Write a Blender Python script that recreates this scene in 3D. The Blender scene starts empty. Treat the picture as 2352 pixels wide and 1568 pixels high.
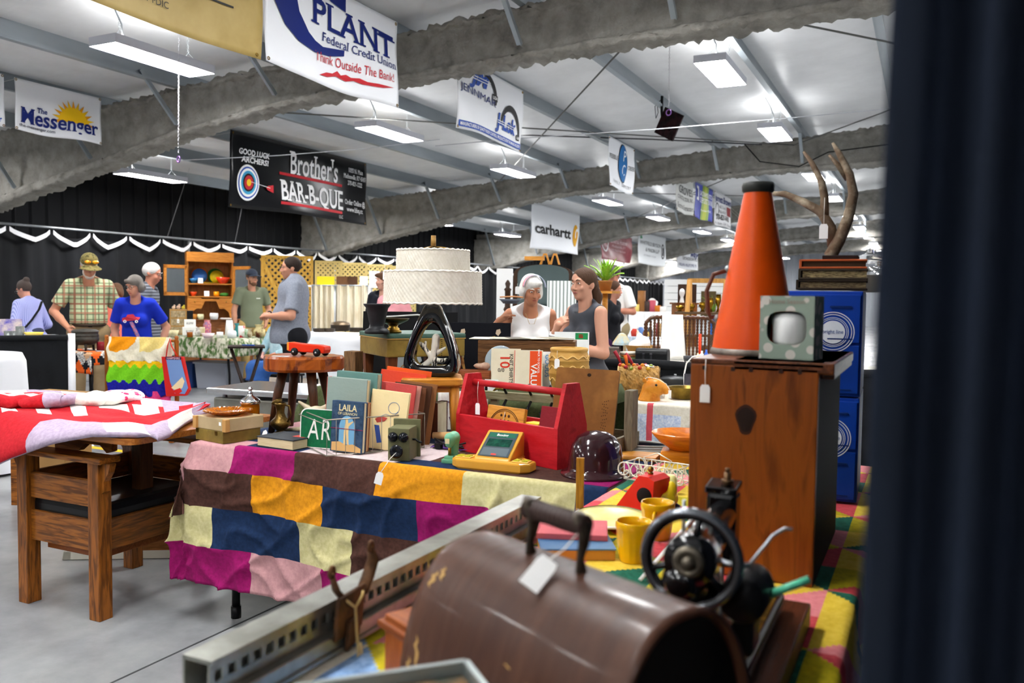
import bpy, bmesh, math, random
import numpy as np
from mathutils import Vector, Matrix, Euler
SC = bpy.context.scene
COL = SC.collection
rnd = random.Random(7)
PI = math.pi
# ---------------------------------------------------------------- camera
# the hall's long axis is +Y, its width is X; the lens is 30 mm, 1.35 m above the floor
FPX = 1960.0
CAM = Vector((0, 0, 1.35))
YAW, PITCH, ROLL = math.radians(25.897), math.radians(2.918), 0.0125
_f = Vector((-math.sin(YAW)*math.cos(PITCH), math.cos(YAW)*math.cos(PITCH), -math.sin(PITCH)))
_r = Vector((math.cos(YAW), math.sin(YAW), 0))
_u = _r.cross(_f)
_R = _r*math.cos(ROLL) + _u*math.sin(ROLL)
_U = _u*math.cos(ROLL) - _r*math.sin(ROLL)
cd = bpy.data.cameras.new('camera')
cam = bpy.data.objects.new('camera', cd); COL.objects.link(cam)
m = Matrix((( _R.x, _U.x, -_f.x, 0), (_R.y, _U.y, -_f.y, 0), (_R.z, _U.z, -_f.z, CAM.z), (0, 0, 0, 1)))
cam.matrix_world = m
cd.lens = 30.0; cd.sensor_width = 36; cd.clip_start = 0.05; cd.clip_end = 300
cd.dof.use_dof = True; cd.dof.focus_distance = 4.0; cd.dof.aperture_fstop = 3.8
SC.camera = cam
# ---------------------------------------------------------------- world, exposure
w = bpy.data.worlds.new('world'); SC.world = w; w.use_nodes = True
w.node_tree.nodes['Background'].inputs[0].default_value = (0.8, 0.88, 1, 1)
w.node_tree.nodes['Background'].inputs[1].default_value = 0.3
SC.view_settings.view_transform = 'Standard'; SC.view_settings.look = 'None'
SC.view_settings.gamma = 1; SC.view_settings.use_curve_mapping = False
SC.view_settings.exposure = 2.7
LAMP = 14.0            # emission of the high-bay panels
SC.cycles.use_denoising = True
SC.cycles.max_bounces = 6; SC.cycles.diffuse_bounces = 4; SC.cycles.transparent_max_bounces = 12
SC.cycles.sample_clamp_indirect = 8
# ---------------------------------------------------------------- survey helpers: where a sight line meets a surface of the hall
def ray(u, v): return _R*(u-1176) + _U*(784-v) + _f*FPX
def onz(u, v, z): d = ray(u, v); return CAM + d*((z-CAM.z)/d.z)
def onx(u, v, x): d = ray(u, v); return CAM + d*(x/d.x)
def ony(u, v, y): d = ray(u, v); return CAM + d*(y/d.y)
def wp(u, v, d): return CAM + ray(u, v)*(d/FPX)
def dep(p): return (Vector(p)-CAM).dot(_f)
def mpp(p): return dep(p)/FPX
def face(p): return math.atan2(p[0], -p[1]) if False else math.atan2(-(0-p[0]), (0-p[1])) + PI   # turn so that local -Y looks at the viewer's spot
# ---------------------------------------------------------------- materials
def lin(h):
 if not isinstance(h, str): return tuple(h)[:3]
 v = [int(h[i:i+2], 16)/255 for i in (0, 2, 4)]
 return tuple(c/12.92 if c <= .04045 else ((c+.055)/1.055)**2.4 for c in v)
_mc = {}
def MAT(c, r=.55, m=0., c2=None, sc=6., st=(1, 1, 1), bump=0., bsc=None, kind='noise', tr=0., em=0., coat=0., lo=.35, hi=.65, rot=(0, 0, 0), al=1., c3=None, ior=1.32, bst=None, det=5., rid=0):
 key = repr((c, r, m, c2, sc, st, bump, bsc, kind, tr, em, coat, lo, hi, rot, al, c3, ior, bst, det, rid))
 if key in _mc: return _mc[key]
 mt = bpy.data.materials.new('mat_' + (c if isinstance(c, str) else 'x')); mt.use_nodes = True
 nt = mt.node_tree; N = nt.nodes; L = nt.links
 p = N['Principled BSDF']; I = p.inputs
 I['Base Color'].default_value = (*lin(c), 1); I['Roughness'].default_value = r; I['Metallic'].default_value = m
 I['IOR'].default_value = ior
 if tr: I['Transmission Weight'].default_value = tr
 if al < 1: I['Alpha'].default_value = al
 if coat: I['Coat Weight'].default_value = coat; I['Coat Roughness'].default_value = .08
 if em: I['Emission Color'].default_value = (*lin(c), 1); I['Emission Strength'].default_value = em
 tc = mp = None
 def coords(s):
  tc = N.new('ShaderNodeTexCoord'); mp = N.new('ShaderNodeMapping'); L.new(tc.outputs['Object'], mp.inputs[0])
  mp.inputs['Scale'].default_value = s; mp.inputs['Rotation'].default_value = rot
  return mp.outputs[0]
 if c2 is not None:
  co = coords(st)
  rp = N.new('ShaderNodeValToRGB'); e = rp.color_ramp.elements
  e[0].color = (*lin(c), 1); e[1].color = (*lin(c2), 1); e[0].position = lo; e[1].position = hi
  if kind == 'noise':
   t = N.new('ShaderNodeTexNoise'); t.inputs['Scale'].default_value = sc; t.inputs['Detail'].default_value = det; t.inputs['Roughness'].default_value = .6
   L.new(co, t.inputs['Vector']); out = t.outputs[0]
  elif kind == 'wood':
   t = N.new('ShaderNodeTexNoise'); t.inputs['Scale'].default_value = sc; t.inputs['Detail'].default_value = 8; t.inputs['Distortion'].default_value = 1.2
   L.new(co, t.inputs['Vector']); out = t.outputs[0]
  elif kind == 'wave':
   t = N.new('ShaderNodeTexWave'); t.inputs['Scale'].default_value = sc; t.inputs['Distortion'].default_value = .3
   L.new(co, t.inputs['Vector']); out = t.outputs[0]
  elif kind == 'vor':
   t = N.new('ShaderNodeTexVoronoi'); t.inputs['Scale'].default_value = sc
   L.new(co, t.inputs['Vector']); out = t.outputs[0]
  elif kind == 'check':
   t = N.new('ShaderNodeTexChecker'); t.inputs['Scale'].default_value = sc; L.new(co, t.inputs['Vector']); out = t.outputs['Fac']
  L.new(out, rp.inputs[0])
  if kind in ('check',): rp.color_ramp.interpolation = 'CONSTANT'; e[1].position = .5
  if c3 is not None:
   n3 = rp.color_ramp.elements.new(.5*(lo+hi)); n3.color = (*lin(c3), 1)
  L.new(rp.outputs[0], I['Base Color'])
 if bump:
  b = N.new('ShaderNodeBump'); b.inputs['Strength'].default_value = bump; b.inputs['Distance'].default_value = .01
  t = N.new('ShaderNodeTexNoise'); t.inputs['Scale'].default_value = bsc or sc*3; t.inputs['Detail'].default_value = 4
  if rid: t.noise_type = 'RIDGED_MULTIFRACTAL'; t.inputs['Detail'].default_value = 2.5; t.inputs['Distortion'].default_value = .6
  L.new(coords(bst or st), t.inputs['Vector']); L.new(t.outputs[0], b.inputs['Height']); L.new(b.outputs[0], I['Normal'])
 _mc[key] = mt
 return mt
def PLAID(base, a, b, s1, s2, r=.85):
 key = repr(('plaid', base, a, b, s1, s2))
 if key in _mc: return _mc[key]
 mt = bpy.data.materials.new('mat_plaid'); mt.use_nodes = True; nt = mt.node_tree; N = nt.nodes; L = nt.links
 p = N['Principled BSDF']; p.inputs['Roughness'].default_value = r
 tc = N.new('ShaderNodeTexCoord'); prev = None
 mix = None; cur = None
 for ax, sc, col, wdt in (('X', s1, a, .16), ('Z', s1, a, .16), ('X', s2, b, .1), ('Z', s2, b, .1)):
  wv = N.new('ShaderNodeTexWave'); wv.bands_direction = ax; wv.inputs['Scale'].default_value = sc; L.new(tc.outputs['Object'], wv.inputs['Vector'])
  mr = N.new('ShaderNodeMath'); mr.operation = 'GREATER_THAN'; mr.inputs[1].default_value = 1-wdt; L.new(wv.outputs['Fac'], mr.inputs[0])
  ml = N.new('ShaderNodeMath'); ml.operation = 'MULTIPLY'; ml.inputs[1].default_value = .7; L.new(mr.outputs[0], ml.inputs[0])
  mx = N.new('ShaderNodeMix'); mx.data_type = 'RGBA'
  L.new(ml.outputs[0], mx.inputs[0]); mx.inputs[7].default_value = (*lin(col), 1)
  if cur is None: mx.inputs[6].default_value = (*lin(base), 1)
  else: L.new(cur, mx.inputs[6])
  cur = mx.outputs[2]
 L.new(cur, p.inputs['Base Color']); _mc[key] = mt
 return mt
def WOOD(c, c2, r=.45, ax='x', sc=5., coat=0., bump=.08):
 st = {'x': (1.5, 14, 14), 'y': (14, 1.5, 14), 'z': (14, 14, 1.5)}[ax]
 return MAT(c, r, c2=c2, sc=sc, st=st, kind='wood', lo=.4, hi=.62, coat=coat, bump=bump, bsc=sc*2)
def CLOTH(c, c2=None, r=.9, bsc=60, bump=.15, rid=0): return MAT(c, r, c2=c2, sc=70, bump=bump, bsc=bsc, rid=rid)
# ---------------------------------------------------------------- mesh builder: collects shapes, links ONE mesh object
class M:
 def __init__(s): s.V = []; s.F = []; s.S = []; s.mi = 0; s.I = []
 def add(s, vs, fs, smooth=False, mi=None):
  o = len(s.V); s.V.extend([tuple(v) for v in vs])
  for f in fs:
   s.F.append(tuple(i+o for i in f)); s.S.append(smooth); s.I.append(s.mi if mi is None else mi)
  return s
 def m(s, i): s.mi = i; return s
 def box(s, c, d, rot=None, bev=0., taper=None):
  x, y, z = d[0]/2, d[1]/2, d[2]/2
  if bev > 0:
   bm = bmesh.new(); bmesh.ops.create_cube(bm, size=1, matrix=Matrix.Diagonal((d[0], d[1], d[2], 1)))
   bmesh.ops.bevel(bm, geom=bm.edges[:], offset=min(bev, x*.9, y*.9, z*.9), segments=2, affect='EDGES', profile=.6)
   vs = [v.co.copy() for v in bm.verts]; bm.verts.index_update(); fs = [[v.index for v in f.verts] for f in bm.faces]; bm.free()
  else:
   vs = [Vector((sx*x, sy*y, sz*z)) for sz in (-1, 1) for sy in (-1, 1) for sx in (-1, 1)]
   fs = [(0, 2, 3, 1), (4, 5, 7, 6), (0, 1, 5, 4), (1, 3, 7, 5), (3, 2, 6, 7), (2, 0, 4, 6)]
  if taper: vs = [Vector((v.x*(1+(taper[0]-1)*(v.z/d[2]+.5)), v.y*(1+(taper[1]-1)*(v.z/d[2]+.5)), v.z)) for v in vs]
  if rot is not None:
   R = rot if isinstance(rot, Matrix) else Euler(rot).to_matrix()
   vs = [R @ v for v in vs]
  c = Vector(c)
  return s.add([v+c for v in vs], fs)
 def cyl(s, p0, p1, r0, r1=None, n=16, cap=True):
  return s.tube([p0, p1], [r0, r0 if r1 is None else r1], n, cap=cap)
 def tube(s, pts, r, n=8, closed=False, cap=True, flat=1.):
  P = [Vector(p) for p in pts]; k = len(P); rr = r if isinstance(r, (list, tuple)) else [r]*k
  vs = []; up = None
  for i, p in enumerate(P):
   a = P[(i-1) % k] if (closed or i > 0) else p; b = P[(i+1) % k] if (closed or i < k-1) else p
   t = (b-a)
   if t.length < 1e-9: t = Vector((0, 0, 1))
   t.normalize()
   if up is None:
    up = Vector((0, 0, 1)) if abs(t.z) < .9 else Vector((1, 0, 0))
   sd = t.cross(up)
   if sd.length < 1e-6: sd = t.orthogonal()
   sd.normalize(); up = sd.cross(t).normalized()
   for j in range(n):
    an = 2*PI*j/n
    vs.append(p + sd*(math.cos(an)*rr[i]) + up*(math.sin(an)*rr[i]*flat))
  fs = []
  for i in range(k if closed else k-1):
   a = i*n; b = ((i+1) % k)*n
   for j in range(n): fs.append((a+j, a+(j+1) % n, b+(j+1) % n, b+j))
  s.add(vs, fs, True)
  if cap and not closed:
   o = len(s.V)-len(vs)
   s.F.append(tuple(o+j for j in reversed(range(n)))); s.S.append(False); s.I.append(s.mi)
   s.F.append(tuple(o+(k-1)*n+j for j in range(n))); s.S.append(False); s.I.append(s.mi)
  return s
 def lathe(s, prof, n=24, o=(0, 0, 0), ax=None, sx=1., sy=1., smooth=True):
  vs = []; fs = []; k = len(prof)
  for (r, z) in prof:
   for j in range(n):
    a = 2*PI*j/n; vs.append(Vector((max(r, 1e-4)*math.cos(a)*sx, max(r, 1e-4)*math.sin(a)*sy, z)))
  for i in range(k-1):
   for j in range(n): fs.append((i*n+j, i*n+(j+1) % n, (i+1)*n+(j+1) % n, (i+1)*n+j))
  if ax is not None:
   q = Vector((0, 0, 1)).rotation_difference(Vector(ax)); vs = [q @ v for v in vs]
  o = Vector(o)
  return s.add([v+o for v in vs], fs, smooth)
 def ball(s, c, r, n=12, rot=None):
  r = (r, r, r) if not isinstance(r, (tuple, list)) else r
  vs = []; fs = []; h = max(4, n//2)
  for i in range(h+1):
   th = PI*i/h
   for j in range(n):
    a = 2*PI*j/n; vs.append(Vector((math.sin(th)*math.cos(a)*r[0], math.sin(th)*math.sin(a)*r[1], -math.cos(th)*r[2])))
  for i in range(h):
   for j in range(n): fs.append((i*n+j, i*n+(j+1) % n, (i+1)*n+(j+1) % n, (i+1)*n+j))
  if rot is not None:
   R = rot if isinstance(rot, Matrix) else Euler(rot).to_matrix(); vs = [R @ v for v in vs]
  c = Vector(c)
  return s.add([v+c for v in vs], fs, True)
 def torus(s, c, R, r, n=24, k=8, ax=(0, 0, 1), a0=0., a1=None):
  q = Vector((0, 0, 1)).rotation_difference(Vector(ax)); c = Vector(c)
  full = a1 is None; a1 = 2*PI if full else a1; num = n if full else n+1
  pts = [c + q @ Vector((R*math.cos(a0+(a1-a0)*i/n), R*math.sin(a0+(a1-a0)*i/n), 0)) for i in range(num)]
  return s.tube(pts, r, k, closed=full)
 def prism(s, pts, d, mat=None, smooth=False):
  n = len(pts); vs = [Vector((x, -d/2, z)) for x, z in pts]+[Vector((x, d/2, z)) for x, z in pts]
  fs = [tuple(range(n)), tuple(reversed(range(n, 2*n)))]+[(i, i+n, (i+1) % n+n, (i+1) % n) for i in range(n)]
  if mat is not None: vs = [mat @ v for v in vs]
  return s.add(vs, fs)
 def sheet(s, fn, nu, nv, mfn=None, th=0., smooth=True):
  vs = [Vector(fn(i/nu, j/nv)) for j in range(nv+1) for i in range(nu+1)]; W = nu+1
  fs = []; mi = []
  for j in range(nv):
   for i in range(nu):
    fs.append((j*W+i, j*W+i+1, (j+1)*W+i+1, (j+1)*W+i)); mi.append(s.mi if mfn is None else mfn((i+.5)/nu, (j+.5)/nv))
  if th:
   nrm = [Vector() for _ in vs]
   for f in fs:
    nn = (vs[f[1]]-vs[f[0]]).cross(vs[f[3]]-vs[f[0]])
    for q in f: nrm[q] += nn
   k = len(vs); vs += [v-(n.normalized()*th if n.length > 0 else Vector()) for v, n in zip(vs, nrm)]
   nf = len(fs)
   for a in range(nf): fs.append(tuple(q+k for q in reversed(fs[a]))); mi.append(mi[a])
   ring = list(range(nu+1))+[j*W+nu for j in range(1, nv+1)]+[nv*W+i for i in range(nu-1, -1, -1)]+[j*W for j in range(nv-1, 0, -1)]
   for a, b in zip(ring, ring[1:]+ring[:1]): fs.append((a, a+k, b+k, b)); mi.append(mi[0])
  o = len(s.V); s.V.extend([tuple(v) for v in vs])
  for f, q in zip(fs, mi): s.F.append(tuple(i+o for i in f)); s.S.append(smooth); s.I.append(q)
  return s
 def xf(s, mat, a=0):
  s.V[a:] = [tuple(mat @ Vector(v)) for v in s.V[a:]]; return s
 def text(s, txt, size, at=(0, 0), fn=None, cond=1., serif=0., bold=0., align='CENTER', shear=0., sp=1., fit=None):
  vs, fs = glyphs(txt, size, cond, serif, bold, align, shear, sp)
  if fit and vs:
   xs = [v[0] for v in vs]; w0 = max(xs)-min(xs); k = fit/w0; vs = [(v[0]*k, v[1]) for v in vs]
  fn = fn or (lambda x, z: (x, 0, z))
  return s.add([fn(at[0]+x, at[1]+z) for x, z in vs], fs)
 def out(s, name, mats, parent=None, loc=None, rz=None, rot=None, label=None, ang=40):
  me = bpy.data.meshes.new(name); me.from_pydata(s.V, [], s.F)
  mats = mats if isinstance(mats, (list, tuple)) else [mats]
  for q in mats: me.materials.append(q)
  me.polygons.foreach_set('material_index', [min(i, len(mats)-1) for i in s.I])
  me.polygons.foreach_set('use_smooth', s.S)
  me.validate(); me.update()
  ob = bpy.data.objects.new(name, me); COL.objects.link(ob)
  if parent is not None: ob.parent = parent
  if loc is not None: ob.location = loc
  if rz is not None: ob.rotation_euler = (0, 0, rz)
  if rot is not None: ob.rotation_euler = rot
  if label: ob['label'] = label
  return ob
_gc = {}
def glyphs(txt, size, cond, serif, bold, align, shear, sp):
 key = (txt, cond, serif, bold, align, shear, sp)
 if key not in _gc:
  cu = bpy.data.curves.new('t', 'FONT'); cu.body = txt; cu.size = 1; cu.align_x = align; cu.offset = bold; cu.shear = shear; cu.space_character = sp
  cu.resolution_u = 3
  o = bpy.data.objects.new('t', cu); COL.objects.link(o)
  dg = bpy.context.evaluated_depsgraph_get(); dg.update()
  me = o.evaluated_get(dg).to_mesh()
  vs = [(v.co.x*cond, v.co.y) for v in me.vertices]; fs = [tuple(p.vertices) for p in me.polygons]
  if serif and vs:
   cnt = {}
   for f in fs:
    for a, b in zip(f, f[1:]+f[:1]): k = (min(a, b), max(a, b)); cnt[k] = cnt.get(k, 0)+1
   for (a, b), c in cnt.items():
    if c != 1: continue
    (x0, y0), (x1, y1) = vs[a], vs[b]
    if abs(y0-y1) < .004 and .05*cond < abs(x1-x0) < .24*cond and (abs(y0) < .03 or y0 > .5):
     e = serif*cond; h = .05; lo = min(x0, x1)-e; hi = max(x0, x1)+e
     z0, z1 = (y0, y0+h) if y0 < .3 else (y0-h, y0)
     n = len(vs); vs += [(lo, z0), (hi, z0), (hi, z1), (lo, z1)]; fs.append((n, n+1, n+2, n+3))
  o.evaluated_get(dg).to_mesh_clear(); bpy.data.objects.remove(o); bpy.data.curves.remove(cu)
  _gc[key] = (vs, fs)
 vs, fs = _gc[key]
 return [(x*size, y*size) for x, y in vs], fs
# ---------------------------------------------------------------- smooth solids: blended shapes meshed by surface nets
def sdf(prims, vox, pad=None):
 """prims: ('c',p0,p1,r0,r1,k[,sy]) tapered limb, ('f',...) the same cut flat at p1, ('e',c,radii,k[,R]) ellipsoid, ('-',c,radii,k[,R]) carved, ('cut',p,n) half-space kept below"""
 lo = np.full(3, 1e9); hi = -lo
 for q in prims:
  if q[0] in 'cf':
   for p, r in ((q[1], q[3]), (q[2], q[4])):
    lo = np.minimum(lo, np.array(p)-r); hi = np.maximum(hi, np.array(p)+r)
  elif q[0] == 'e': R = max(q[2]); lo = np.minimum(lo, np.array(q[1])-R); hi = np.maximum(hi, np.array(q[1])+R)
 lo -= 3*vox; hi += 3*vox
 n = np.ceil((hi-lo)/vox).astype(int)+1
 F = np.full(n, 1.0, np.float32)
 ax = [lo[i]+vox*np.arange(n[i]) for i in range(3)]
 def win(a, b):
  i0 = np.clip(np.floor((a-lo)/vox).astype(int), 0, n); i1 = np.clip(np.ceil((b-lo)/vox).astype(int)+1, 0, n)
  return tuple(slice(i0[i], i1[i]) for i in range(3))
 for q in prims:
  if q[0] == 'cut':
   X, Y, Z = np.meshgrid(*ax, indexing='ij', sparse=True); p = q[1]; nn = np.array(q[2], float); nn /= np.linalg.norm(nn)
   F = np.maximum(F, (X-p[0])*nn[0]+(Y-p[1])*nn[1]+(Z-p[2])*nn[2]).astype(np.float32); continue
  if q[0] in 'cf':
   p0 = np.array(q[1], float); p1 = np.array(q[2], float); r0, r1, k = q[3], q[4], q[5]; sy = q[6] if len(q) > 6 else 1.
   e = max(r0, r1)+k+2*vox
   W = win(np.minimum(p0, p1)-e, np.maximum(p0, p1)+e)
   X, Y, Z = np.meshgrid(ax[0][W[0]], ax[1][W[1]], ax[2][W[2]], indexing='ij', sparse=True)
   d = p1-p0; L2 = max(d@d, 1e-12); dv = d*np.array([1, 1/sy, 1]); L2 = max(dv@dv, 1e-12)
   tx = ((X-p0[0])*dv[0]+(Y-p0[1])/sy*dv[1]+(Z-p0[2])*dv[2])/L2; t = np.clip(tx, 0, 1)
   D = np.sqrt((X-p0[0]-t*d[0])**2+((Y-p0[1]-t*d[1])/sy)**2+(Z-p0[2]-t*d[2])**2)-(r0+(r1-r0)*t)
   if q[0] == 'f': D = np.maximum(D, (tx-1)*math.sqrt(L2))
  else:
   c = np.array(q[1], float); rr = np.array(q[2], float); k = q[3]; Rm = np.array(q[4]) if len(q) > 4 else None
   e = rr.max()+k+2*vox; W = win(c-e, c+e)
   X, Y, Z = np.meshgrid(ax[0][W[0]]-c[0], ax[1][W[1]]-c[1], ax[2][W[2]]-c[2], indexing='ij', sparse=True)
   if Rm is not None:
    X, Y, Z = (Rm[0, i]*X+Rm[1, i]*Y+Rm[2, i]*Z for i in range(3))
   X, Y, Z = X/rr[0], Y/rr[1], Z/rr[2]
   k0 = np.sqrt(X*X+Y*Y+Z*Z); k1 = np.sqrt((X/rr[0])**2+(Y/rr[1])**2+(Z/rr[2])**2)
   D = k0*(k0-1)/np.maximum(k1, 1e-6)
  G = F[W]
  if q[0] == '-':
   D = -D; h = np.clip(.5-.5*(G-D)/k, 0, 1); F[W] = G*(1-h)+D*h+k*h*(1-h)
  else:
   h = np.clip(.5+.5*(G-D)/k, 0, 1); F[W] = G*(1-h)+D*h-k*h*(1-h)
 return nets(F, lo, vox)
def nets(F, lo, vox):
 S = F < 0
 c = sum(S[i:S.shape[0]-1+i, j:S.shape[1]-1+j, k:S.shape[2]-1+k].astype(np.int8) for i in (0, 1) for j in (0, 1) for k in (0, 1))
 mk = (c > 0) & (c < 8); ijk = np.argwhere(mk); idx = -np.ones(mk.shape, np.int64); idx[mk] = np.arange(len(ijk))
 acc = np.zeros((len(ijk), 3)); cnt = np.zeros(len(ijk))
 cs = [(i, j, k) for i in (0, 1) for j in (0, 1) for k in (0, 1)]
 for a in cs:
  for b in cs:
   if sum(b)-sum(a) == 1 and sum(abs(x-y) for x, y in zip(a, b)) == 1:
    fa = F[ijk[:, 0]+a[0], ijk[:, 1]+a[1], ijk[:, 2]+a[2]]; fb = F[ijk[:, 0]+b[0], ijk[:, 1]+b[1], ijk[:, 2]+b[2]]
    x = (fa < 0) != (fb < 0); t = np.where(x, fa/np.where(x, fa-fb, 1), 0)
    pt = np.array(a)+(np.array(b)-np.array(a))*t[:, None]; acc += pt*x[:, None]; cnt += x
 v = lo+vox*(ijk+acc/np.maximum(cnt, 1)[:, None])
 qs = []
 for a in range(3):
  b, d = (a+1) % 3, (a+2) % 3
  sl0 = [slice(None)]*3; sl1 = [slice(None)]*3
  sl0[a] = slice(0, -1); sl1[a] = slice(1, None); sl0[b] = sl1[b] = slice(1, -1); sl0[d] = sl1[d] = slice(1, -1)
  A = S[tuple(sl0)]; B = S[tuple(sl1)]
  for flip in (0, 1):
   e = np.argwhere((A & ~B) if not flip else (~A & B))
   if not len(e): continue
   e[:, b] += 1; e[:, d] += 1
   def cell(db, dd):
    q = e.copy(); q[:, b] += db; q[:, d] += dd; return idx[q[:, 0], q[:, 1], q[:, 2]]
   q = np.stack([cell(-1, -1), cell(0, -1), cell(0, 0), cell(-1, 0)], 1)
   qs.append(q if not flip else q[:, ::-1])
 q = np.concatenate(qs); q = q[(q >= 0).all(1)]
 return v, q
def SOLID(prims, vox): # -> M
 v, q = sdf(prims, vox); b = M(); b.add(v.tolist(), q.tolist(), True); return b
# ---------------------------------------------------------------- tagging
def tag(o, label=None, cat=None, group=None, kind=None):
 if label: o['label'] = label
 if cat: o['category'] = cat
 if group: o['group'] = group
 if kind: o['kind'] = kind
 return o
def T(name, label, cat, loc=(0, 0, 0), rz=0., group=None, rot=None):
 o = bpy.data.objects.new(name, None); COL.objects.link(o); o.location = loc
 o.rotation_euler = rot if rot is not None else (0, 0, rz); o.empty_display_size = .05
 return tag(o, label, cat, group)
def solo(name, b, mats, label, cat, loc=(0, 0, 0), rz=0., group=None, kind=None, rot=None):
 o = b.out(name, mats, None, loc, rz if rot is None else None, rot); return tag(o, label, cat, group, kind)
def struct(name, b, mats, label=None, loc=None):
 o = b.out(name, mats, None, loc); o['kind'] = 'structure'
 if label: o['label'] = label
 return o
def dup(root, loc, rz=0., label=None, group=None):
 r = root.copy(); COL.objects.link(r); r.location = loc; r.rotation_euler = (0, 0, rz)
 if label: r['label'] = label
 if group: r['group'] = group
 for ch in list(root.children):
  c = ch.copy(); COL.objects.link(c); c.parent = r
  for g in ch.children:
   d = g.copy(); COL.objects.link(d); d.parent = c
 return r
def noise3(p, s=1., seed=0.):
 from mathutils import noise
 return noise.noise(Vector(p)*s+Vector((seed, seed*1.7, seed*.3)))
def rotz(v, a): return Vector((v[0]*math.cos(a)-v[1]*math.sin(a), v[0]*math.sin(a)+v[1]*math.cos(a), v[2] if len(v) > 2 else 0))
STEEL = MAT('9aa0a4', .38, .75, c2='b8bdc0', sc=3)
CHROME = MAT('d8dadc', .18, 1.)
BLACK = MAT('0b0b0c', .5); BLACKM = MAT('141416', .35, .3); WHITE = MAT('f2f2f0', .6); TAGW = MAT('f6f5f2', .7)
BRASS = MAT('b08a3a', .3, .9, c2='6d5420', sc=9); STRING = MAT('efece2', .9)
def price_tag(par, at, hang=.05, size=.03, face=(0, -1), sway=0.):
 """white paper price tag on a string: parts of the thing it is tied to"""
 a = Vector(at); f = Vector((face[0], face[1], 0)).normalized(); sd = Vector((-f.y, f.x, 0))
 b = a+Vector((0, 0, -hang))+sd*sway
 M().tube([a, a.lerp(b, .5)+f*.003, b], .0009, 5).out('tag_string', STRING, par)
 k = size; pts = [(-.28*k, 0), (.28*k, 0), (.42*k, -.25*k), (.42*k, -1.5*k), (-.42*k, -1.5*k), (-.42*k, -.25*k)]
 mt = Matrix.Translation(b+f*.002) @ Matrix(((sd.x, -f.x, 0, 0), (sd.y, -f.y, 0, 0), (0, 0, 1, 0), (0, 0, 0, 1)))
 M().prism(pts, .0012, mt).out('price_tag', TAGW, par, label='white paper price tag')
# ================================================================ the hall
XW, XR = -13.8, 17.0          # side walls
Y0, Y1 = -10.0, 52.0          # end walls
RIDGE = 1.6
def ztop(x): return 4.52+.0795*x if x <= RIDGE else 4.52+.0795*(2*RIDGE-x)   # top of the rafters
concrete = MAT('6f7174', .27, c2='a2a3a3', sc=1.1, bump=.03, bsc=14, lo=.34, hi=.66, det=10, c3='8c8e90')
b = M(); b.box(((XW+XR)/2, (Y0+Y1)/2, -.05), (XR-XW, Y1-Y0, .1)); struct('floor', b, concrete, 'polished grey concrete floor')
for i, x in enumerate((-2.5, -7.3, 2.3)):
 b = M(); b.box((x, 21, .0006), (.009, 62, .0012)); o = struct('floor_joint', b, MAT('3f4042', .9), 'dark saw-cut joint in the concrete floor')
b = M(); b.box((-8, 5.06, .0008), (11, .075, .0016)); struct('floor_marking', b, MAT('f2c11a', .6), 'yellow painted line on the concrete floor')
deckm = MAT('e6e7e8', .3, c2='f0f1f2', sc=2, bump=.5, bsc=1.4, bst=(1, 5, 1))
def deck(x0, x1):
 def fn(s, t):
  x = x0+(x1-x0)*s; y = Y0+(Y1-Y0)*t
  k = abs(math.sin(PI*(x+2.17)/1.55)); sag = -.018*k*(1+.6*math.sin(y*2.1+x*3))
  return (x, y, ztop(x)+.215+sag)
 return M().sheet(fn, 90, 150)
struct('ceiling', deck(XW, RIDGE), deckm, 'white faced roof insulation between the steel purlins')
struct('ceiling_far_slope', deck(RIDGE, XR), deckm, 'white faced roof insulation on the other roof slope')
metalwall = MAT('b9bdc4', .5, c2='a7abb2', sc=.6, st=(6, 6, .3))
def ribwall(p0, p1, z0, z1, nrm, mat, name, lab):
 p0, p1, nrm = Vector(p0), Vector(p1), Vector(nrm); L = (p1-p0).length; n = int(L/.3)
 def fn(s, t):
  p = p0.lerp(p1, s); k = (s*n) % 1
  return p+nrm*(.03 if k < .12 else 0)+Vector((0, 0, z0+(z1-z0)*t))
 struct(name, M().sheet(fn, n*8, 1, smooth=False), mat, lab)
ribwall((XW, Y1, 0), (XR, Y1, 0), 0, 5.0, (0, -1, 0), metalwall, 'wall_far', 'grey ribbed metal end wall')
ribwall((XW, Y0, 0), (XR, Y0, 0), 0, 5.0, (0, 1, 0), metalwall, 'wall_near', 'grey ribbed metal end wall')
darkwall = MAT('0e0f12', .85)
ribwall((XW, Y0, 0), (XW, 46, 0), 0, 3.7, (1, 0, 0), darkwall, 'wall_left', 'black lined side wall above the drapes')
ribwall((XW, 46, 0), (XW, Y1, 0), 0, 3.7, (1, 0, 0), metalwall, 'wall_left_end', 'grey metal end of the side wall')
ribwall((XR, Y0, 0), (XR, Y1, 0), 0, 3.7, (-1, 0, 0), metalwall, 'wall_right', 'grey metal side wall')
# purlins: galvanised Z sections running the length of the hall
galv = MAT('8f989f', .36, .55, c2='a9b1b6', sc=1.2, st=(1, .3, 1))
px = [-2.17-1.55*k for k in range(-2, 8)]+[2.48+1.55*k for k in range(0, 9)]
for i, x in enumerate(px):
 z = ztop(x); b = M(); L = Y1-Y0; yc = (Y0+Y1)/2
 b.box((x, yc, z+.11), (.012, L, .21)); b.box((x+.035, yc, z+.008), (.075, L, .008)); b.box((x-.035, yc, z+.206), (.075, L, .008)); b.box((x+.071, yc, z+.02), (.006, L, .03))
 struct('ceiling_purlin', b, galv, 'grey galvanised roof purlin')
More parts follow.
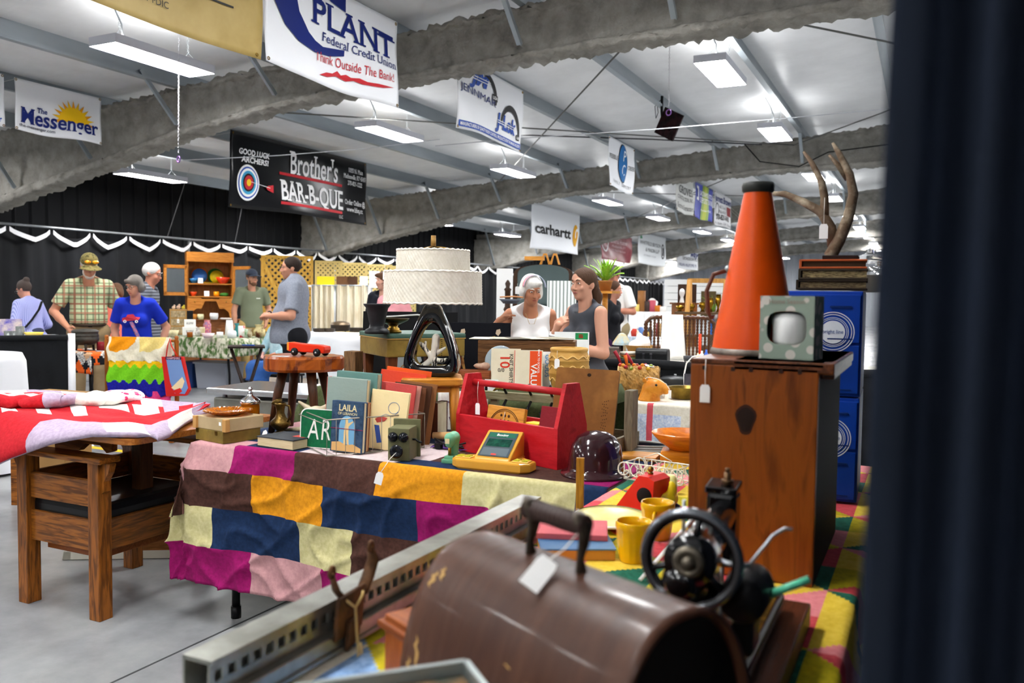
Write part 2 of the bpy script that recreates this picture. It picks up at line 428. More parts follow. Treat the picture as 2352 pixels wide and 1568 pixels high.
# rafters and columns sprayed with rough grey fireproofing
spray = MAT('76736d', .97, c2='a3a099', sc=5, bump=1., bsc=42, lo=.3, hi=.75, det=8)
botk = [(-13.7, 2.2), (-12.9, 2.32), (-12, 2.55), (-10, 2.95), (-8.5, 3.27), (-7, 3.49), (-5.2, 3.64), (-3, 3.74), (-.4, 3.80), (1.6, 3.86)]
def zbot(x):
 if x > RIDGE: x = 2*RIDGE-x
 for (a, za), (c, zc) in zip(botk, botk[1:]):
  if x <= c: return za+(zc-za)*(x-a)/(c-a)
 return botk[-1][1]
FRAMES = [7.87+8.83*k for k in (-1, 0, 1, 2, 3, 4)]
sec = [(-.15, 0), (-.16, .1), (-.085, .15), (-.08, .5), (-.085, .86), (-.15, .92), (-.15, 1.), (.15, 1.), (.15, .92), (.085, .86), (.08, .5), (.085, .15), (.16, .1), (.15, 0)]
sec2 = []
for (a, b_), (c, d_) in zip(sec, sec[1:]+sec[:1]):
 for k in range(3): sec2.append((a+(c-a)*k/3, b_+(d_-b_)*k/3))
for fi, fy in enumerate(FRAMES):
 step = .045 if fi <= 2 else .12
 xs = np.arange(XW+.1, XR-.1, step) if fi else np.arange(XW+.1, XR-.1, .3)
 xs = [x for x in xs if x < 4] + list(np.arange(4, XR-.1, .4))
 n = len(sec2); vs = []; fs = []
 for i, x in enumerate(xs):
  zt, zb = ztop(x)+.01, zbot(x)
  for j, (yy, k) in enumerate(sec2):
   zz = zb+.0+(zt-zb)*k
   p = Vector((x, fy+yy, zz)); d = noise3(p, 9, fi)*.022+noise3(p, 3, fi)*.02+rnd.uniform(-.024, .024)
   c = Vector((0, yy, (k-.5)*.5)); c.normalize(); vs.append(p+c*d)
 for i in range(len(xs)-1):
  for j in range(n): fs.append((i*n+j, i*n+(j+1) % n, (i+1)*n+(j+1) % n, (i+1)*n+j))
 b = M(); b.add(vs, fs, True); struct('ceiling_rafter', b, spray, 'tapered roof rafter sprayed with rough grey fireproofing')
 zs = np.arange(0, 3.3, .07); vs = []; fs = []
 ring = [(-.0, -.17), (.45, -.17), (.5, -.17), (.52, -.1), (.52, .1), (.5, .17), (.45, .17), (0, .17)]
 for z in zs:
  tp = .75+.35*z/3.3
  for (a, c) in ring:
   d = rnd.uniform(-.012, .012); vs.append((XW+.03+(a*tp*1.25 if a else 0)+d, fy+c+d, z))
 n = len(ring)
 for i in range(len(zs)-1):
  for j in range(n-1): fs.append((i*n+j, i*n+j+1, (i+1)*n+j+1, (i+1)*n+j))
 b = M(); b.add(vs, fs, True); struct('wall_column', b, spray, 'tapered steel column sprayed with rough grey fireproofing')
 for x in px:
  if x > 1 or (fi == 0) or fi > 4: continue
  zt = ztop(x)+.1; zb = zbot(x)+.13
  for sgn in (-1,):
   p0 = Vector((x+.02, fy+sgn*(.55+.3*(zt-zb)), zt)); p1 = Vector((x+.02, fy+sgn*.17, zb)); dv = p1-p0; an = math.atan2(dv.y, -dv.z)
   b = M(); b.box((p0+p1)/2, (.055, .006, dv.length), (an, 0, 0)); b.box((p0+p1)/2+Vector((.027, .0, 0)), (.006, .05, dv.length), (an, 0, 0))
   struct('ceiling_brace', b, galv, 'thin galvanised angle brace under a purlin')
# X rod bracing under the roof
rod = MAT('6f6f6c', .5, .6)
for (ya, yb) in ((FRAMES[1], FRAMES[2]), (FRAMES[2], FRAMES[3])):
 for xa, xb in ((-8.5, -2.3), (-2.3, 3.9)):
  for f in (0, 1):
   a, c = (xa, xb) if not f else (xb, xa)
   b = M(); b.tube([(a, ya+.2, ztop(a)-.12), (c, yb-.2, ztop(c)-.12)], .011, 6); struct('ceiling_brace_rod', b, rod, 'thin steel cross-bracing rod under the roof')
# cables strung across the hall
wire = MAT('c9ccd0', .5, .3)
def cable(n, pts, r, mat, lab):
 solo(n, M().tube(pts, r, 6), mat, lab, 'cable')
# ---------------------------------------------------------------- high-bay light fixtures
lampm = MAT('ffffff', .5, em=LAMP); housing = MAT('d9dbe4', .35, .2)
def make_fixture():
 t = T('ceiling_light', 'x', 'light')
 b = M(); L, W, h = 1.22, .36, .085
 b.box((0, 0, h-.004), (W, L, .008)); b.box((-W/2, 0, h/2), (.006, L, h)); b.box((W/2, 0, h/2), (.006, L, h)); b.box((0, -L/2, h/2), (W, .006, h)); b.box((0, L/2, h/2), (W, .006, h))
 b.out('housing', housing, t)
 b = M(); b.box((0, 0, .008), (W-.012, L-.012, .006)); b.out('diffuser', lampm, t); M().box((0, 0, h+.003), (W*.8, L*.9, .004)).out('added_uplight', MAT('fffffe', .5, em=LAMP*.11), t)  # weak glowing top panel is added to brighten the roof
 for y in (-.42, .42):
  b = M(); b.tube([(-.12, y, h), (0, y, h+.1)], .0025, 4); b.tube([(.12, y, h), (0, y, h+.1)], .0025, 4)
  k = 14
  for i in range(k):
   z = h+.1+i*.029; q = (.004, .0) if i % 2 else (0, .004)
   b.torus((0, y, z+.012), .012, .0022, 8, 4, (1, 0, 0) if i % 2 else (0, 1, 0))
  b.out('chain', STEEL, t)
 b = M(); b.tube([(.02, -.4, h), (.03, -.42, h+.15), (-.03, -.45, h+.3), (-.12, -.5, h+.46)], .008, 6); b.out('conduit', STEEL, t)
 return t
fx0 = make_fixture(); first = True
FY = [-4.8, -1.0, 1.55, 5.75, 10.35, 14.4, 19.6, 23.9, 29.2, 33.5, 38.6, 42.8, 48]
colname = {-11.8: 'row nearest the black drapes', -7.0: 'middle left row', -2.3: 'row over the orange megaphone', 2.4: 'row beyond the ridge', 7.1: 'far right row', 11.8: 'outermost right row'}
nth = ['behind the viewer', 'second behind the viewer', 'overhead', 'nearest in view', 'second in view', 'third in view', 'fourth in view', 'fifth in view', 'sixth in view', 'seventh in view', 'eighth in view', 'ninth in view', 'tenth in view']
for x in (-11.8, -7.0, -2.3, 2.4, 7.1, 11.8):
 for i, y in enumerate(FY):
  yy = y+(.45 if (x == -7.0 and i == 3) else 0)
  lab = 'bright white hanging light panel, %s of the %s' % (nth[i], colname[x])
  if first: fx0.location = (x, yy, ztop(x)-.3); fx0['label'] = lab; fx0['group'] = 'hanging light panels'; first = False
  else: dup(fx0, (x, yy, ztop(x)-.3), 0, lab, 'hanging light panels')
# ---------------------------------------------------------------- black pipe-and-drape along the wall
drapem = MAT('17181c', .8, c2='0e0f12', sc=2.5, st=(1, 1, .2), bump=.1, bsc=4)
XD = -13.1
def drape(y0, y1, z0=.02, z1=2.36, ph=0., amp=.05, ax='y', x=XD):
 L = abs(y1-y0)
 def fn(s, t):
  c = y0+(y1-y0)*s; z = z0+(z1-z0)*t
  sc = max(0, abs(math.sin(PI*s*L/.75)))*.1*t**6
  k = amp*math.sin(c*9+ph+1.3*math.sin(c*2.3))*(1-.3*t)+.02*math.sin(c*23+z*1.2)
  return (x+k, c, z-sc) if ax == 'y' else (c, x+k, z-sc)
 return M().sheet(fn, int(L*16), 12)
segs = [(3.5, 7.9), (7.9, 12.4), (12.4, 17), (17, 22), (22, 28), (28, 36), (36, 46)]
sn = ['leftmost', 'second', 'third', 'fourth', 'fifth', 'sixth', 'farthest']
for i, (a, c) in enumerate(segs):
 t = T('drape_panel', '%s black cloth drape panel hanging along the left wall, counted from the left edge' % sn[i], 'drape', (0, 0, 0), 0, 'black drapes along the wall')
 drape(a+.05, c-.05, ph=i).out('curtain', drapem, t)
 b = M(); n = int((c-a)/.75); st = (c-a)/n
 for k in range(n):
  ya = a+k*st; dp = rnd.uniform(.1, .2); off = rnd.uniform(.3, .7)
  def fn(s, q, ya=ya, dp=dp, off=off):
   y = ya+st*(.04+.92*s); sag = dp*(1-abs(s-off)/(off if s < off else 1-off))**.7
   return (XD+.07+.03*math.sin(s*PI), y, 2.38-sag-.075*q)
  b.sheet(fn, 10, 1)
 b.out('hem_tape', MAT('f3f3f6', .7), t)
 b = M(); b.cyl((XD, a+.03, 2.42), (XD, c+.02, 2.42), .022, n=8)
 b.out('rail', STEEL, t)
 b = M(); b.cyl((XD-.03, c, 0), (XD-.03, c, 2.44), .022, n=8); b.out('post', STEEL, t)
b = M(); b.cyl((XD+.22, 8.03, .02), (XD+.22, 8.03, 2.35), .035, n=8); b.box((XD+.25, 8.03, .01), (.16, .3, .02)); solo('white_upright', b, WHITE, 'white upright pole against the black drapes behind the man in the camouflage cap', 'pole')
# far cross drape
t = T('drape_panel', 'dark grey drape hanging across the far end of the hall', 'drape')
drape(-13.0, -8.5, ph=3, ax='x', x=46.5).out('curtain', MAT('2c2f36', .8), t); M().cyl((-13.1, 46.5, 2.4), (-8.5, 46.5, 2.4), .022, n=8).out('rail', STEEL, t)
M().cyl((-8.5, 46.5, 0), (-8.5, 46.5, 2.4), .022, n=8).out('post', STEEL, t)
# ================================================================ banners hung in two rows under the roof (both face the aisle)
NAVY = MAT('12246e', .5); RED = MAT('c0202c', .5); BLU = MAT('1d4aa8', .5); BLK = MAT('0c0c0e', .45); WHT = MAT('f4f4f4', .5); MUST = MAT('e0a21c', .5)
def banner(label, X, ya, yb, z0, z1, bg, els, grommet=True, wav=.02, hang=True, seed=0):
 W, H = yb-ya, z1-z0
 t = T('banner', label, 'banner', (X, (ya+yb)/2, z0))
 def pos(a, b, off=0.):   # a along the length, b up, both 0..1
  k = wav*(math.sin(a*5+seed)+.6*math.sin(a*11+b*3+seed*2))*(1.1-b) + .35*wav*math.sin(b*7+a*4+seed)
  return (k+off, (a-.5)*W, b*H+.012*math.sin(a*PI*2+seed)*(1-b))
 M().sheet(lambda s, q: pos(s, q), 48, 20, th=.002).out('sheet', bg, t)
 parts = {}
 for e in els:
  kind, mt = e[0], e[1]
  b = parts.setdefault(mt.name, (mt, M()))[1]; off = .009+.003*e[-1].get('l', 0) if isinstance(e[-1], dict) else .009
  o = e[-1] if isinstance(e[-1], dict) else {}
  if kind == 't':     # text: txt, a-centre, baseline b, cap height, width
   _, _, txt, a, bb, cap, wd = e[:7]; sz = cap*H/.72
   tilt = o.get('tilt', 0)
   b.text(txt, sz, (0, 0), lambda x, z: pos(a+x/W, bb+z/H+tilt*x/W, off), 1, o.get('serif', 0), o.get('bold', 0), 'CENTER', o.get('shear', 0), o.get('sp', 1), fit=wd*W)
  elif kind == 'p':   # polygon
   pts = e[2]; bil = lambda s, q: pos(*[(pts[0][i]*(1-s)+pts[1][i]*s)*(1-q)+(pts[3][i]*(1-s)+pts[2][i]*s)*q for i in (0, 1)], off)
   if len(pts) == 4: b.sheet(bil, 10, 4)
   else: b.add([pos(x, z, off) for x, z in pts], [tuple(range(len(pts)))])
  elif kind == 'r':   # ring or disc: centre, radii outer, radii inner, angle range
   _, _, c, ro, ri, a0, a1 = e[:7]; n = 36
   P = [(c[0]+ro[0]*math.cos(math.radians(a0+(a1-a0)*i/n)), c[1]+ro[1]*math.sin(math.radians(a0+(a1-a0)*i/n))) for i in range(n+1)]
   c2 = o.get('c2', c)
   Q = [(c2[0]+ri[0]*math.cos(math.radians(a0+(a1-a0)*i/n)), c2[1]+ri[1]*math.sin(math.radians(a0+(a1-a0)*i/n))) for i in range(n+1)]
   cl = lambda p: pos(min(.995, max(.005, p[0])), min(.995, max(.005, p[1])), off)
   b.add([cl(p) for p in P+Q], [(i, i+1, n+2+i, n+1+i) for i in range(n)])
 for mt, b in parts.values(): b.out('lettering', mt, t)
 if grommet:
  for a in (.015, .985):
   for q in (.03, .97):
    if z0 < 2.8 and ya > 20: continue
    p = pos(a, q, .004); b = M(); b.torus(p, .012, .004, 8, 4, (1, 0, 0)); b.out('grommet', BRASS, t)
 if hang:
  b = M(); xp = min(px, key=lambda q: abs(q-X)); zt = ztop(xp)+.012-z0
  for a in (.02, .5, .98):
   p = pos(a, .98); b.tube([p, (xp-X, p[1], zt)], .002, 4)
  b.out('cord', STRING, t)
 return t
vin = MAT('eceef2', .38, bump=.05, bsc=3)
sf = {'serif': .09, 'bold': .012}
# gold bank banner at the top edge
banner('gold vinyl banner cut off by the top edge, black lettering and Member FDIC', -4.6, 2.1, 5.07, 3.12, 4.02, MAT('c9b173', .45, c2='a98f4e', sc=1.1), [
 ('t', BLK, 'First United', .44, .62, .27, .62, {'serif': .1}), ('t', BLK, 'Bank', .56, .34, .2, .24, dict(sf)),
 ('p', BLK, [(.7, .335), (.9, .33), (.9, .345), (.7, .35)]), ('t', BLK, 'Member FDIC', .645, .15, .05, .13)], seed=1)
co = [(.055, .97), (.04, .78), (.05, .6), (.12, .42), (.21, .32), (.325, .285), (.44, .31), (.555, .37)]; ci_ = [(.2, .97), (.18, .8), (.21, .6), (.28, .45), (.33, .4), (.39, .375), (.46, .4), (.555, .43)]
c1 = [('p', NAVY, [a, b, d, e]) for a, b, d, e in zip(co, co[1:], ci_[1:], ci_)]+[('p', NAVY, [(.44, .86), (.56, .82), (.56, .99), (.44, .99)]),
 ('t', NAVY, 'PLANT', .63, .555, .27, .68, {'serif': .08, 'bold': .01, 'tilt': -.05}), ('t', NAVY, 'Federal Credit Union', .68, .435, .09, .6, {'serif': .07}),
 ('t', RED, 'Think Outside The Bank!', .645, .25, .1, .62, {'tilt': .1}),
 ('p', RED, [(.36, .085), (.42, .14), (.47, .155), (.51, .2), (.54, .17), (.58, .195), (.62, .18), (.68, .2), (.74, .185), (.82, .2), (.87, .205), (.95, .215), (.86, .17), (.78, .155), (.7, .145), (.64, .155), (.58, .125), (.5, .14), (.43, .1)])]
banner('large white credit union banner with a big navy C and red slogan', -4.6, 5.1, 6.9, 3.12, 3.94, vin, c1, seed=2)
sun = []
YEL = MAT('f2c014', .5); ORA = MAT('e39a10', .5)
for i in range(13):
 a = math.radians(-4+188*i/12); r0, r1 = .165, .255; da = .13
 sun.append(('p', YEL if i % 2 else ORA, [(.66+r0*math.cos(a-da), .36+r0*1.75*math.sin(a-da)), (.66+r1*math.cos(a), .36+r1*1.75*math.sin(a)), (.66+r0*math.cos(a+da), .36+r0*1.75*math.sin(a+da))]))
banner('white newspaper banner with a yellow rising sun', -9.4, 6.35, 7.47, 3.2, 3.78, vin, sun+[
 ('r', YEL, (.66, .34), (.18, .32), (.001, .001), 0, 180), ('t', NAVY, 'Messenger', .5, .17, .3, .9, {'serif': .05, 'bold': .02, 'l': 1}),
 ('t', NAVY, 'The', .3, .42, .1, .12, {'serif': .06, 'bold': .02, 'l': 1}), ('t', MAT('33384a', .5), 'the-messenger.com', .25, .08, .06, .42, {'bold': .01})], seed=3)
banner('white banner cut off by the left edge of the picture', -9.4, 5.1, 6.22, 3.2, 3.78, vin, [('t', BLU, '*', .93, .0, .18, .07, {'bold': .02})], seed=4)
LB = MAT('3f9fc8', .5)
ring = [(WHT, .065, .24), (BLU, .058, .212), (WHT, .052, .19), (LB, .043, .158), (BLK, .033, .12), (RED, .026, .095), (YEL, .013, .047)]
blkv = MAT('0b0b0e', .22, bump=.12, bsc=2.5)
banner('glossy black barbecue banner with an archery target', -9.4, 9.7, 13.12, 2.67, 3.8, blkv, [
 ('t', WHT, 'GOOD LUCK', .145, .72, .075, .19, {'bold': .03, 'shear': .15}), ('t', WHT, 'ARCHERS!', .15, .62, .075, .17, {'bold': .03, 'shear': .15})] +
 [('r', m_, (.105, .35), (a*1.0, b_), (.001, .001), 0, 360, {'l': i}) for i, (m_, a, b_) in enumerate(ring)] +
 [('p', WHT, [(.115, .36), (.23, .31), (.23, .316), (.115, .365)], {'l': 8}), ('p', RED, [(.215, .34), (.25, .36), (.25, .25), (.215, .28), (.205, .31)], {'l': 8}),
 ('t', WHT, "Brother's", .56, .585, .33, .36, {'serif': .08, 'bold': .012}), ('p', RED, [(.305, .535), (.775, .53), (.775, .57), (.305, .575)]),
 ('t', WHT, 'BAR-B-QUE', .545, .185, .29, .48, {'serif': .08, 'bold': .015}), ('p', RED, [(.305, .115), (.775, .115), (.775, .155), (.305, .155)]),
 ('t', WHT, 'LLC', .765, .045, .05, .03, {'serif': .05}), ('t', WHT, '1055 N. Main', .895, .79, .07, .13, {'serif': .06}), ('t', WHT, 'Madisonville, KY 42431', .89, .69, .07, .2, {'serif': .06}),
 ('t', WHT, '270-821-1222', .89, .59, .07, .13, {'serif': .06}), ('t', WHT, 'Order Online @', .895, .285, .08, .19, {'serif': .06}), ('t', WHT, 'www.bbq.cc', .89, .175, .08, .15, {'serif': .06})], wav=.035, seed=5)
def arch(c, r, a0, a1, m_): return ('r', m_, c, r, (r[0]*.9, r[1]*.84), a0, a1, {'c2': (c[0]-.004, c[1]-.03)})
banner('white banner with two black arches, blue italic letters and a blue bottom strip', -4.6, 8.06, 9.72, 3.17, 3.92, vin, [
 ('t', BLU, 'JM', .29, .73, .21, .27, {'bold': .05, 'shear': .3}), ('p', WHT, [(.1, .79), (.44, .79), (.44, .802), (.1, .802)], {'l': 2}), ('p', WHT, [(.1, .83), (.44, .83), (.44, .842), (.1, .842)], {'l': 2}),
 arch((.3, .62), (.24, .4), -10, 85, BLK), ('t', NAVY, 'JENNMAR', .285, .54, .11, .5, {'tilt': -.12}), ('p', BLK, [(.47, .61), (.55, .6), (.55, .69), (.47, .7)]), ('t', WHT, 'USA', .51, .625, .05, .065, {'bold': .02, 'l': 1}),
 ('t', BLU, 'J-Lok', .7, .235, .23, .36, {'bold': .04, 'shear': .25}), ('p', WHT, [(.5, .3), (.9, .3), (.9, .312), (.5, .312)], {'l': 2}), ('p', WHT, [(.5, .335), (.9, .335), (.9, .347), (.5, .347)], {'l': 2}),
 arch((.78, .22), (.18, .44), 0, 160, BLK), ('p', BLK, [(.9, .17), (.96, .165), (.96, .25), (.9, .255)]), ('t', WHT, 'USA', .93, .19, .045, .05, {'bold': .02, 'l': 1}),
 ('p', BLU, [(.015, .035), (.985, .035), (.985, .125), (.015, .125)]), ('t', WHT, 'MANUFACTURERS OF QUALITY ROOF CONTROL PRODUCTS FOR THE MINING INDUSTRY', .5, .055, .05, .94, {'bold': .015, 'l': 1})], seed=6)
GRY = MAT('4a4c52', .5)
banner('white dentistry banner with a blue oval monogram', -4.6, 12.87, 14.2, 3.14, 3.92, vin, [
 ('r', BLK, (.52, .57), (.195, .4), (.001, .001), 0, 360), ('r', MAT('1667a8', .5), (.52, .57), (.18, .38), (.001, .001), 0, 360, {'l': 1}),
 ('t', WHT, 'P', .55, .62, .24, .14, {'shear': .3, 'l': 2}), ('t', WHT, 'C', .52, .33, .24, .15, {'shear': .3, 'l': 2}),
 ('t', BLK, 'PEBBLE', .17, .58, .09, .28, {'serif': .06}), ('t', BLK, 'CREEK', .86, .5, .09, .25, {'serif': .06}), ('t', GRY, 'FAMILY  DENTISTRY', .52, .09, .07, .78, {'sp': 1.2})], seed=7)
banner('small white construction banner with black script, left of the blue bank banner', -4.6, 16.9, 18.3, 3.15, 3.92, MAT('cfd0cc', .5), [
 ('t', BLK, 'GROVES', .52, .5, .2, .8, {'serif': .08}), ('t', BLK, 'CONSTRUCTION, INC', .5, .34, .1, .84, {'serif': .06}), ('t', BLK, 'Electrical Contractors', .5, .1, .14, .9, {'shear': .4})], seed=8)
banner('blue and yellow-green bank banner', -4.6, 18.45, 20.1, 3.16, 3.92, MAT('1d2f9e', .4), [
 ('p', MAT('7f9a32', .4), [(.36, .005), (.72, .005), (.76, .995), (.42, .995)]), ('p', MAT('a9b432', .4), [(.46, .005), (.62, .005), (.66, .995), (.52, .995)], {'l': 1}), ('t', WHT, 'SACRAMENTO', .6, .68, .14, .7, {'serif': .06, 'l': 2}), ('t', WHT, 'DEPOSIT BANK', .62, .48, .16, .72, {'serif': .06, 'l': 2}),
 ('p', WHT, [(.04, .5), (.18, .5), (.18, .9), (.04, .9), (.04, .82), (.12, .82), (.12, .58), (.04, .58)], {'l': 2}), ('t', WHT, 'Member FDIC', .6, .25, .06, .5, {'l': 2})], seed=9)
banner('small white insurance banner with a phone number, right of the blue bank banner', -4.6, 20.35, 22.15, 3.16, 3.95, MAT('dcdcde', .5), [
 ('t', NAVY, 'Jarrett Brown', .5, .72, .2, .92, {'bold': .02}), ('r', GRY, (.16, .48), (.11, .2), (.09, .16), 0, 360), ('t', BLK, '463 E. Center St', .5, .54, .1, .42), ('t', BLK, 'Madisonville, KY', .48, .4, .1, .42),
 ('p', MAT('8a1e22', .5), [(.74, .38), (.96, .38), (.96, .66), (.74, .66)]), ('t', BLK, '270-821-0405', .5, .2, .16, .7, {'bold': .02}), ('t', GRY, 'Auto - Home - Life - Business', .5, .05, .09, .94)], seed=10)
banner('small yellow sign peeking out beside the orange megaphone', -4.6, 24.0, 26.0, 3.2, 3.5, MAT('c8bd5a', .5), [('t', BLK, '27', .4, .2, .3, .3)], seed=11)
banner('white banner with a bold black lowercase word and a mustard logo', -9.4, 20.45, 23.9, 2.67, 3.84, vin, [
 ('t', BLK, 'carhartt', .42, .36, .24, .74, {'bold': .03}), ('r', MUST, (.905, .46), (.062, .27), (.001, .001), 0, 360), ('r', WHT, (.94, .5), (.04, .14), (.02, .08), 40, 230, {'l': 1})], wav=.035, seed=12)
banner('maroon glossy banner with faded white lettering', -9.4, 25.7, 28.95, 2.62, 3.5, MAT('74232c', .3, c2='8d3c44', sc=3), [
 ('r', WHT, (.13, .62), (.1, .34), (.085, .28), 0, 360), ('t', MAT('d9b9bb', .5), 'Funeral Home', .52, .66, .17, .6, {'serif': .06}), ('t', MAT('d9b9bb', .5), 'Madisonville, KY', .55, .5, .1, .45), ('t', MAT('d9b9bb', .5), '1000 North Main Street', .55, .36, .09, .5)], wav=.04, seed=13)
banner('pale law firm banner with a round black emblem', -9.4, 29.6, 33.2, 2.65, 3.8, MAT('dfe2e4', .45), [
 ('p', MAT('2f8f5b', .5), [(.06, .78), (.13, .8), (.1, .9), (.06, .9)]), ('t', GRY, 'WHITFIELD BRYSON', .43, .62, .12, .74), ('t', GRY, '& MASON LLP', .5, .42, .12, .5), ('t', MAT('9a9da0', .5), 'ATTORNEYS AT LAW', .42, .26, .06, .46), ('r', BLK, (.88, .5), (.06, .26), (.045, .2), 0, 360), ('p', BLK, [(.86, .36), (.9, .36), (.91, .6), (.87, .66)])], seed=14)
banner('small white orthodontics banner with blue script near the far wall', -9.4, 34.9, 38.5, 2.68, 3.6, vin, [
 ('t', NAVY, 'way', .78, .62, .3, .4, {'shear': .4, 'bold': .03}), ('t', GRY, 'ORTHODONTICS', .6, .44, .14, .72, {'bold': .02}), ('t', NAVY, 'WILLIAM A. MILLEY DMD, MS', .5, .14, .14, .8)], seed=15)
# ---------------------------------------------------------------- hanging odds and ends under the roof
t = T('hanging_screen', 'black flat screen tilted on a bracket under the roof', 'screen', wp(1537, 285, 12.6))
s = 12.6/FPX
M().box((0, 0, 0), (.33, .04, .4), (.15, .5, 0), bev=.006).out('screen', MAT('0a0708', .2, c2='2a1518', sc=14), t)
M().tube([(-.12, .05, .02), (-.15, .07, .22), (-.15, .07, .44)], .022, 8).out('bracket', BLACK, t)
M().tube([(-.15, .07, .4), (-.26, .07, .3), (-.24, .07, .12), (-.2, .06, .2), (-.22, .07, .3)], .006, 5).out('cable', BLACK, t)
t.rotation_euler = (0, 0, -.1)
def chain(name, label, p0, p1, hook=True, r=.008):
 t = T(name, label, 'chain', p0, 0, 'loose chains with clips')
 p1 = Vector(p1)-Vector(p0); n = max(4, int(p1.length/(r*2.4))); b = M()
 for i in range(n):
  b.torus(p1*((i+.5)/n), r, r*.24, 8, 4, (1, 0, .0) if i % 2 else (0, 1, 0))
 b.out('links', MAT('c9c9cc', .35, .8), t)
 if hook:
  q = p1-Vector((0, 0, .06)); M().torus(q, .03, .006, 14, 6, (.3, 1, 0)).out('clip', MAT('8d5fb0', .35, .6), t)
 return t
p = wp(1536, 245, 9.0); p2 = wp(1540, -40, 9.0); p2.z = ztop(p2.x)+.2; chain('chain', 'silver chain with purple clip hanging in front of the black tilted screen', p2, p)
chain('chain', 'thin chain with purple clip hanging in front of the leftmost rafter', Vector((-6.8, onx(412, 172, -6.8).y, ztop(-6.8)+.2)), onx(410, 352, -6.8))
chain('chain', 'long slanted chain running down to the drape rail over the left booth', Vector((-12.6, onx(400, 375, -13).y, ztop(-12.6)+.2)), onx(384, 545, -13.0), False)
chain('chain', 'chain dropping from the lower left corner of the black banner to the drape rail', Vector((-12.6, onx(535, 474, -13).y, ztop(-12.6)+.2)), onx(539, 560, -13.0), False)
cable('ceiling_cable', [wp(1000, 335, 11), wp(1190, 318, 11), wp(1500, 297, 11), wp(1800, 272, 11), wp(2060, 248, 11)], .006, wire, 'thin pale cable stretched across the hall under the roof')
cable('ceiling_cable', [wp(420, 368, 11), wp(640, 357, 11), wp(830, 342, 11), wp(1010, 320, 11)], .006, wire, 'thin pale cable stretched in front of the black barbecue banner')
cable('ceiling_cable', [wp(560, 277, 15), wp(900, 300, 15), wp(1500, 320, 15), wp(1750, 332, 15)], .012, MAT('3c3d40', .5), 'dark cable stretched below the purlins')
cable('ceiling_cable', [(-3.2, FRAMES[2]-.2, 4.3), (-2.9, FRAMES[2]-.22, 3.95), (-2.2, FRAMES[2]-.22, 3.82), (-1.7, FRAMES[2]-.22, 4.05), (-1.0, FRAMES[2]-.22, 4.1), (-.2, FRAMES[2]-.22, 4.15)], .012, BLACK, 'black cable drooping along the second rafter')
# ================================================================ folding tables and their cloths
def fold_table(name, label, x0, x1, y0, y1, z, legs=True, group=None, cat='table', top=None):
 t = T(name, label, cat, ((x0+x1)/2, (y0+y1)/2, 0), 0, group); W, D = x1-x0, y1-y0
 M().box((0, 0, z-.03), (W-.02, D-.02, .04), bev=.01).out('table_top', top or MAT('c9c6bd', .6), t)
 for sx in (-1, 1):
  for sy in (-1, 1):
   X = sx*(W/2-.1); Y = sy*(D/2-.09)
   b = M(); b.tube([(X-sx*.05, Y*.9, z-.05), (X-sx*.04, Y*.93, z*.6), (X, Y, z*.32), (X, Y, .0)], .017, 10); b.cyl((X, Y, 0), (X, Y, .05), .021, n=10); b.out('leg', BLACKM, t)
 return t
def cloth(x0, x1, y0, y1, z, df=0, db=0, dl=0, dr=0, mfn=None, res=.02, wr=.01, seed=0, th=.003, hem=.01, fold=8.):
 a0, a1, b0, b1 = x0-dl, x1+dr, y0-df, y1+db
 def fn(s, q):
  a = a0+(a1-a0)*s; bb = b0+(b1-b0)*q
  ox = x0-a if a < x0 else (a-x1 if a > x1 else 0); oy = y0-bb if bb < y0 else (bb-y1 if bb > y1 else 0)
  x = min(max(a, x0), x1); y = min(max(bb, y0), y1); d = max(ox, oy)
  k = min(1, d/.12); e = .012*min(1, d/.012)
  n1 = math.sin(a*fold+seed+1.5*math.sin(a*2.1))*.5 + noise3((a*3, bb*3, seed), 1.3)*.9; n2 = noise3((a*14, bb*14, seed+3), 1)
  n3 = noise3((a*5+bb*6, (a-bb)*16, seed+8), 1.)
  c1 = (1-abs(noise3((a*4+bb*3, bb*3-a*2, seed+5), 1.3)))**13+(1-abs(noise3((a*3-bb*4, bb*2+a, seed+15), 1.5)))**13
  off = e+k*(wr*1.6*n1+wr*.3*n2+wr*.3*n3+wr*1.1*c1)
  if oy > 0 and oy >= ox: y += (-1 if bb < y0 else 1)*(off+.02*k)
  if ox > 0 and ox >= oy*.999: x += (-1 if a < x0 else 1)*(off+.02*k)
  if ox > 0 and oy > 0:
   mn = min(ox, oy); x += (-1 if a < x0 else 1)*(.012+.35*mn if ox < oy else 0); y += (-1 if bb < y0 else 1)*(.35*mn+.012 if oy < ox else 0)
  zz = z+.004-max(0, d-.006)-(.5*hem*math.sin(a*4+seed)*k if d > 0 else 0)
  zz += (0.0015*n2 if d == 0 else 0)
  return (x, y, zz)
 g = lambda s, q: mfn(a0+(a1-a0)*s, b0+(b1-b0)*q) if mfn else 0
 return M().sheet(fn, max(4, int((a1-a0)/res)), max(4, int((b1-b0)/res)), g, th)
VEL = [CLOTH(a_, b_, .9, 8, .8, 1) for a_, b_ in (('4e3028', '3c231c'), ('dc9414', 'c47e0c'), ('0f2444', '172f52'), ('9a0e62', '840b52'), ('cfc794', 'bdb57f'), ('c49496', 'b48488'), ('d9c9c9', 'cbb9bb'))]
BR, MU, NV, MG, OL, PK, PP = range(7)
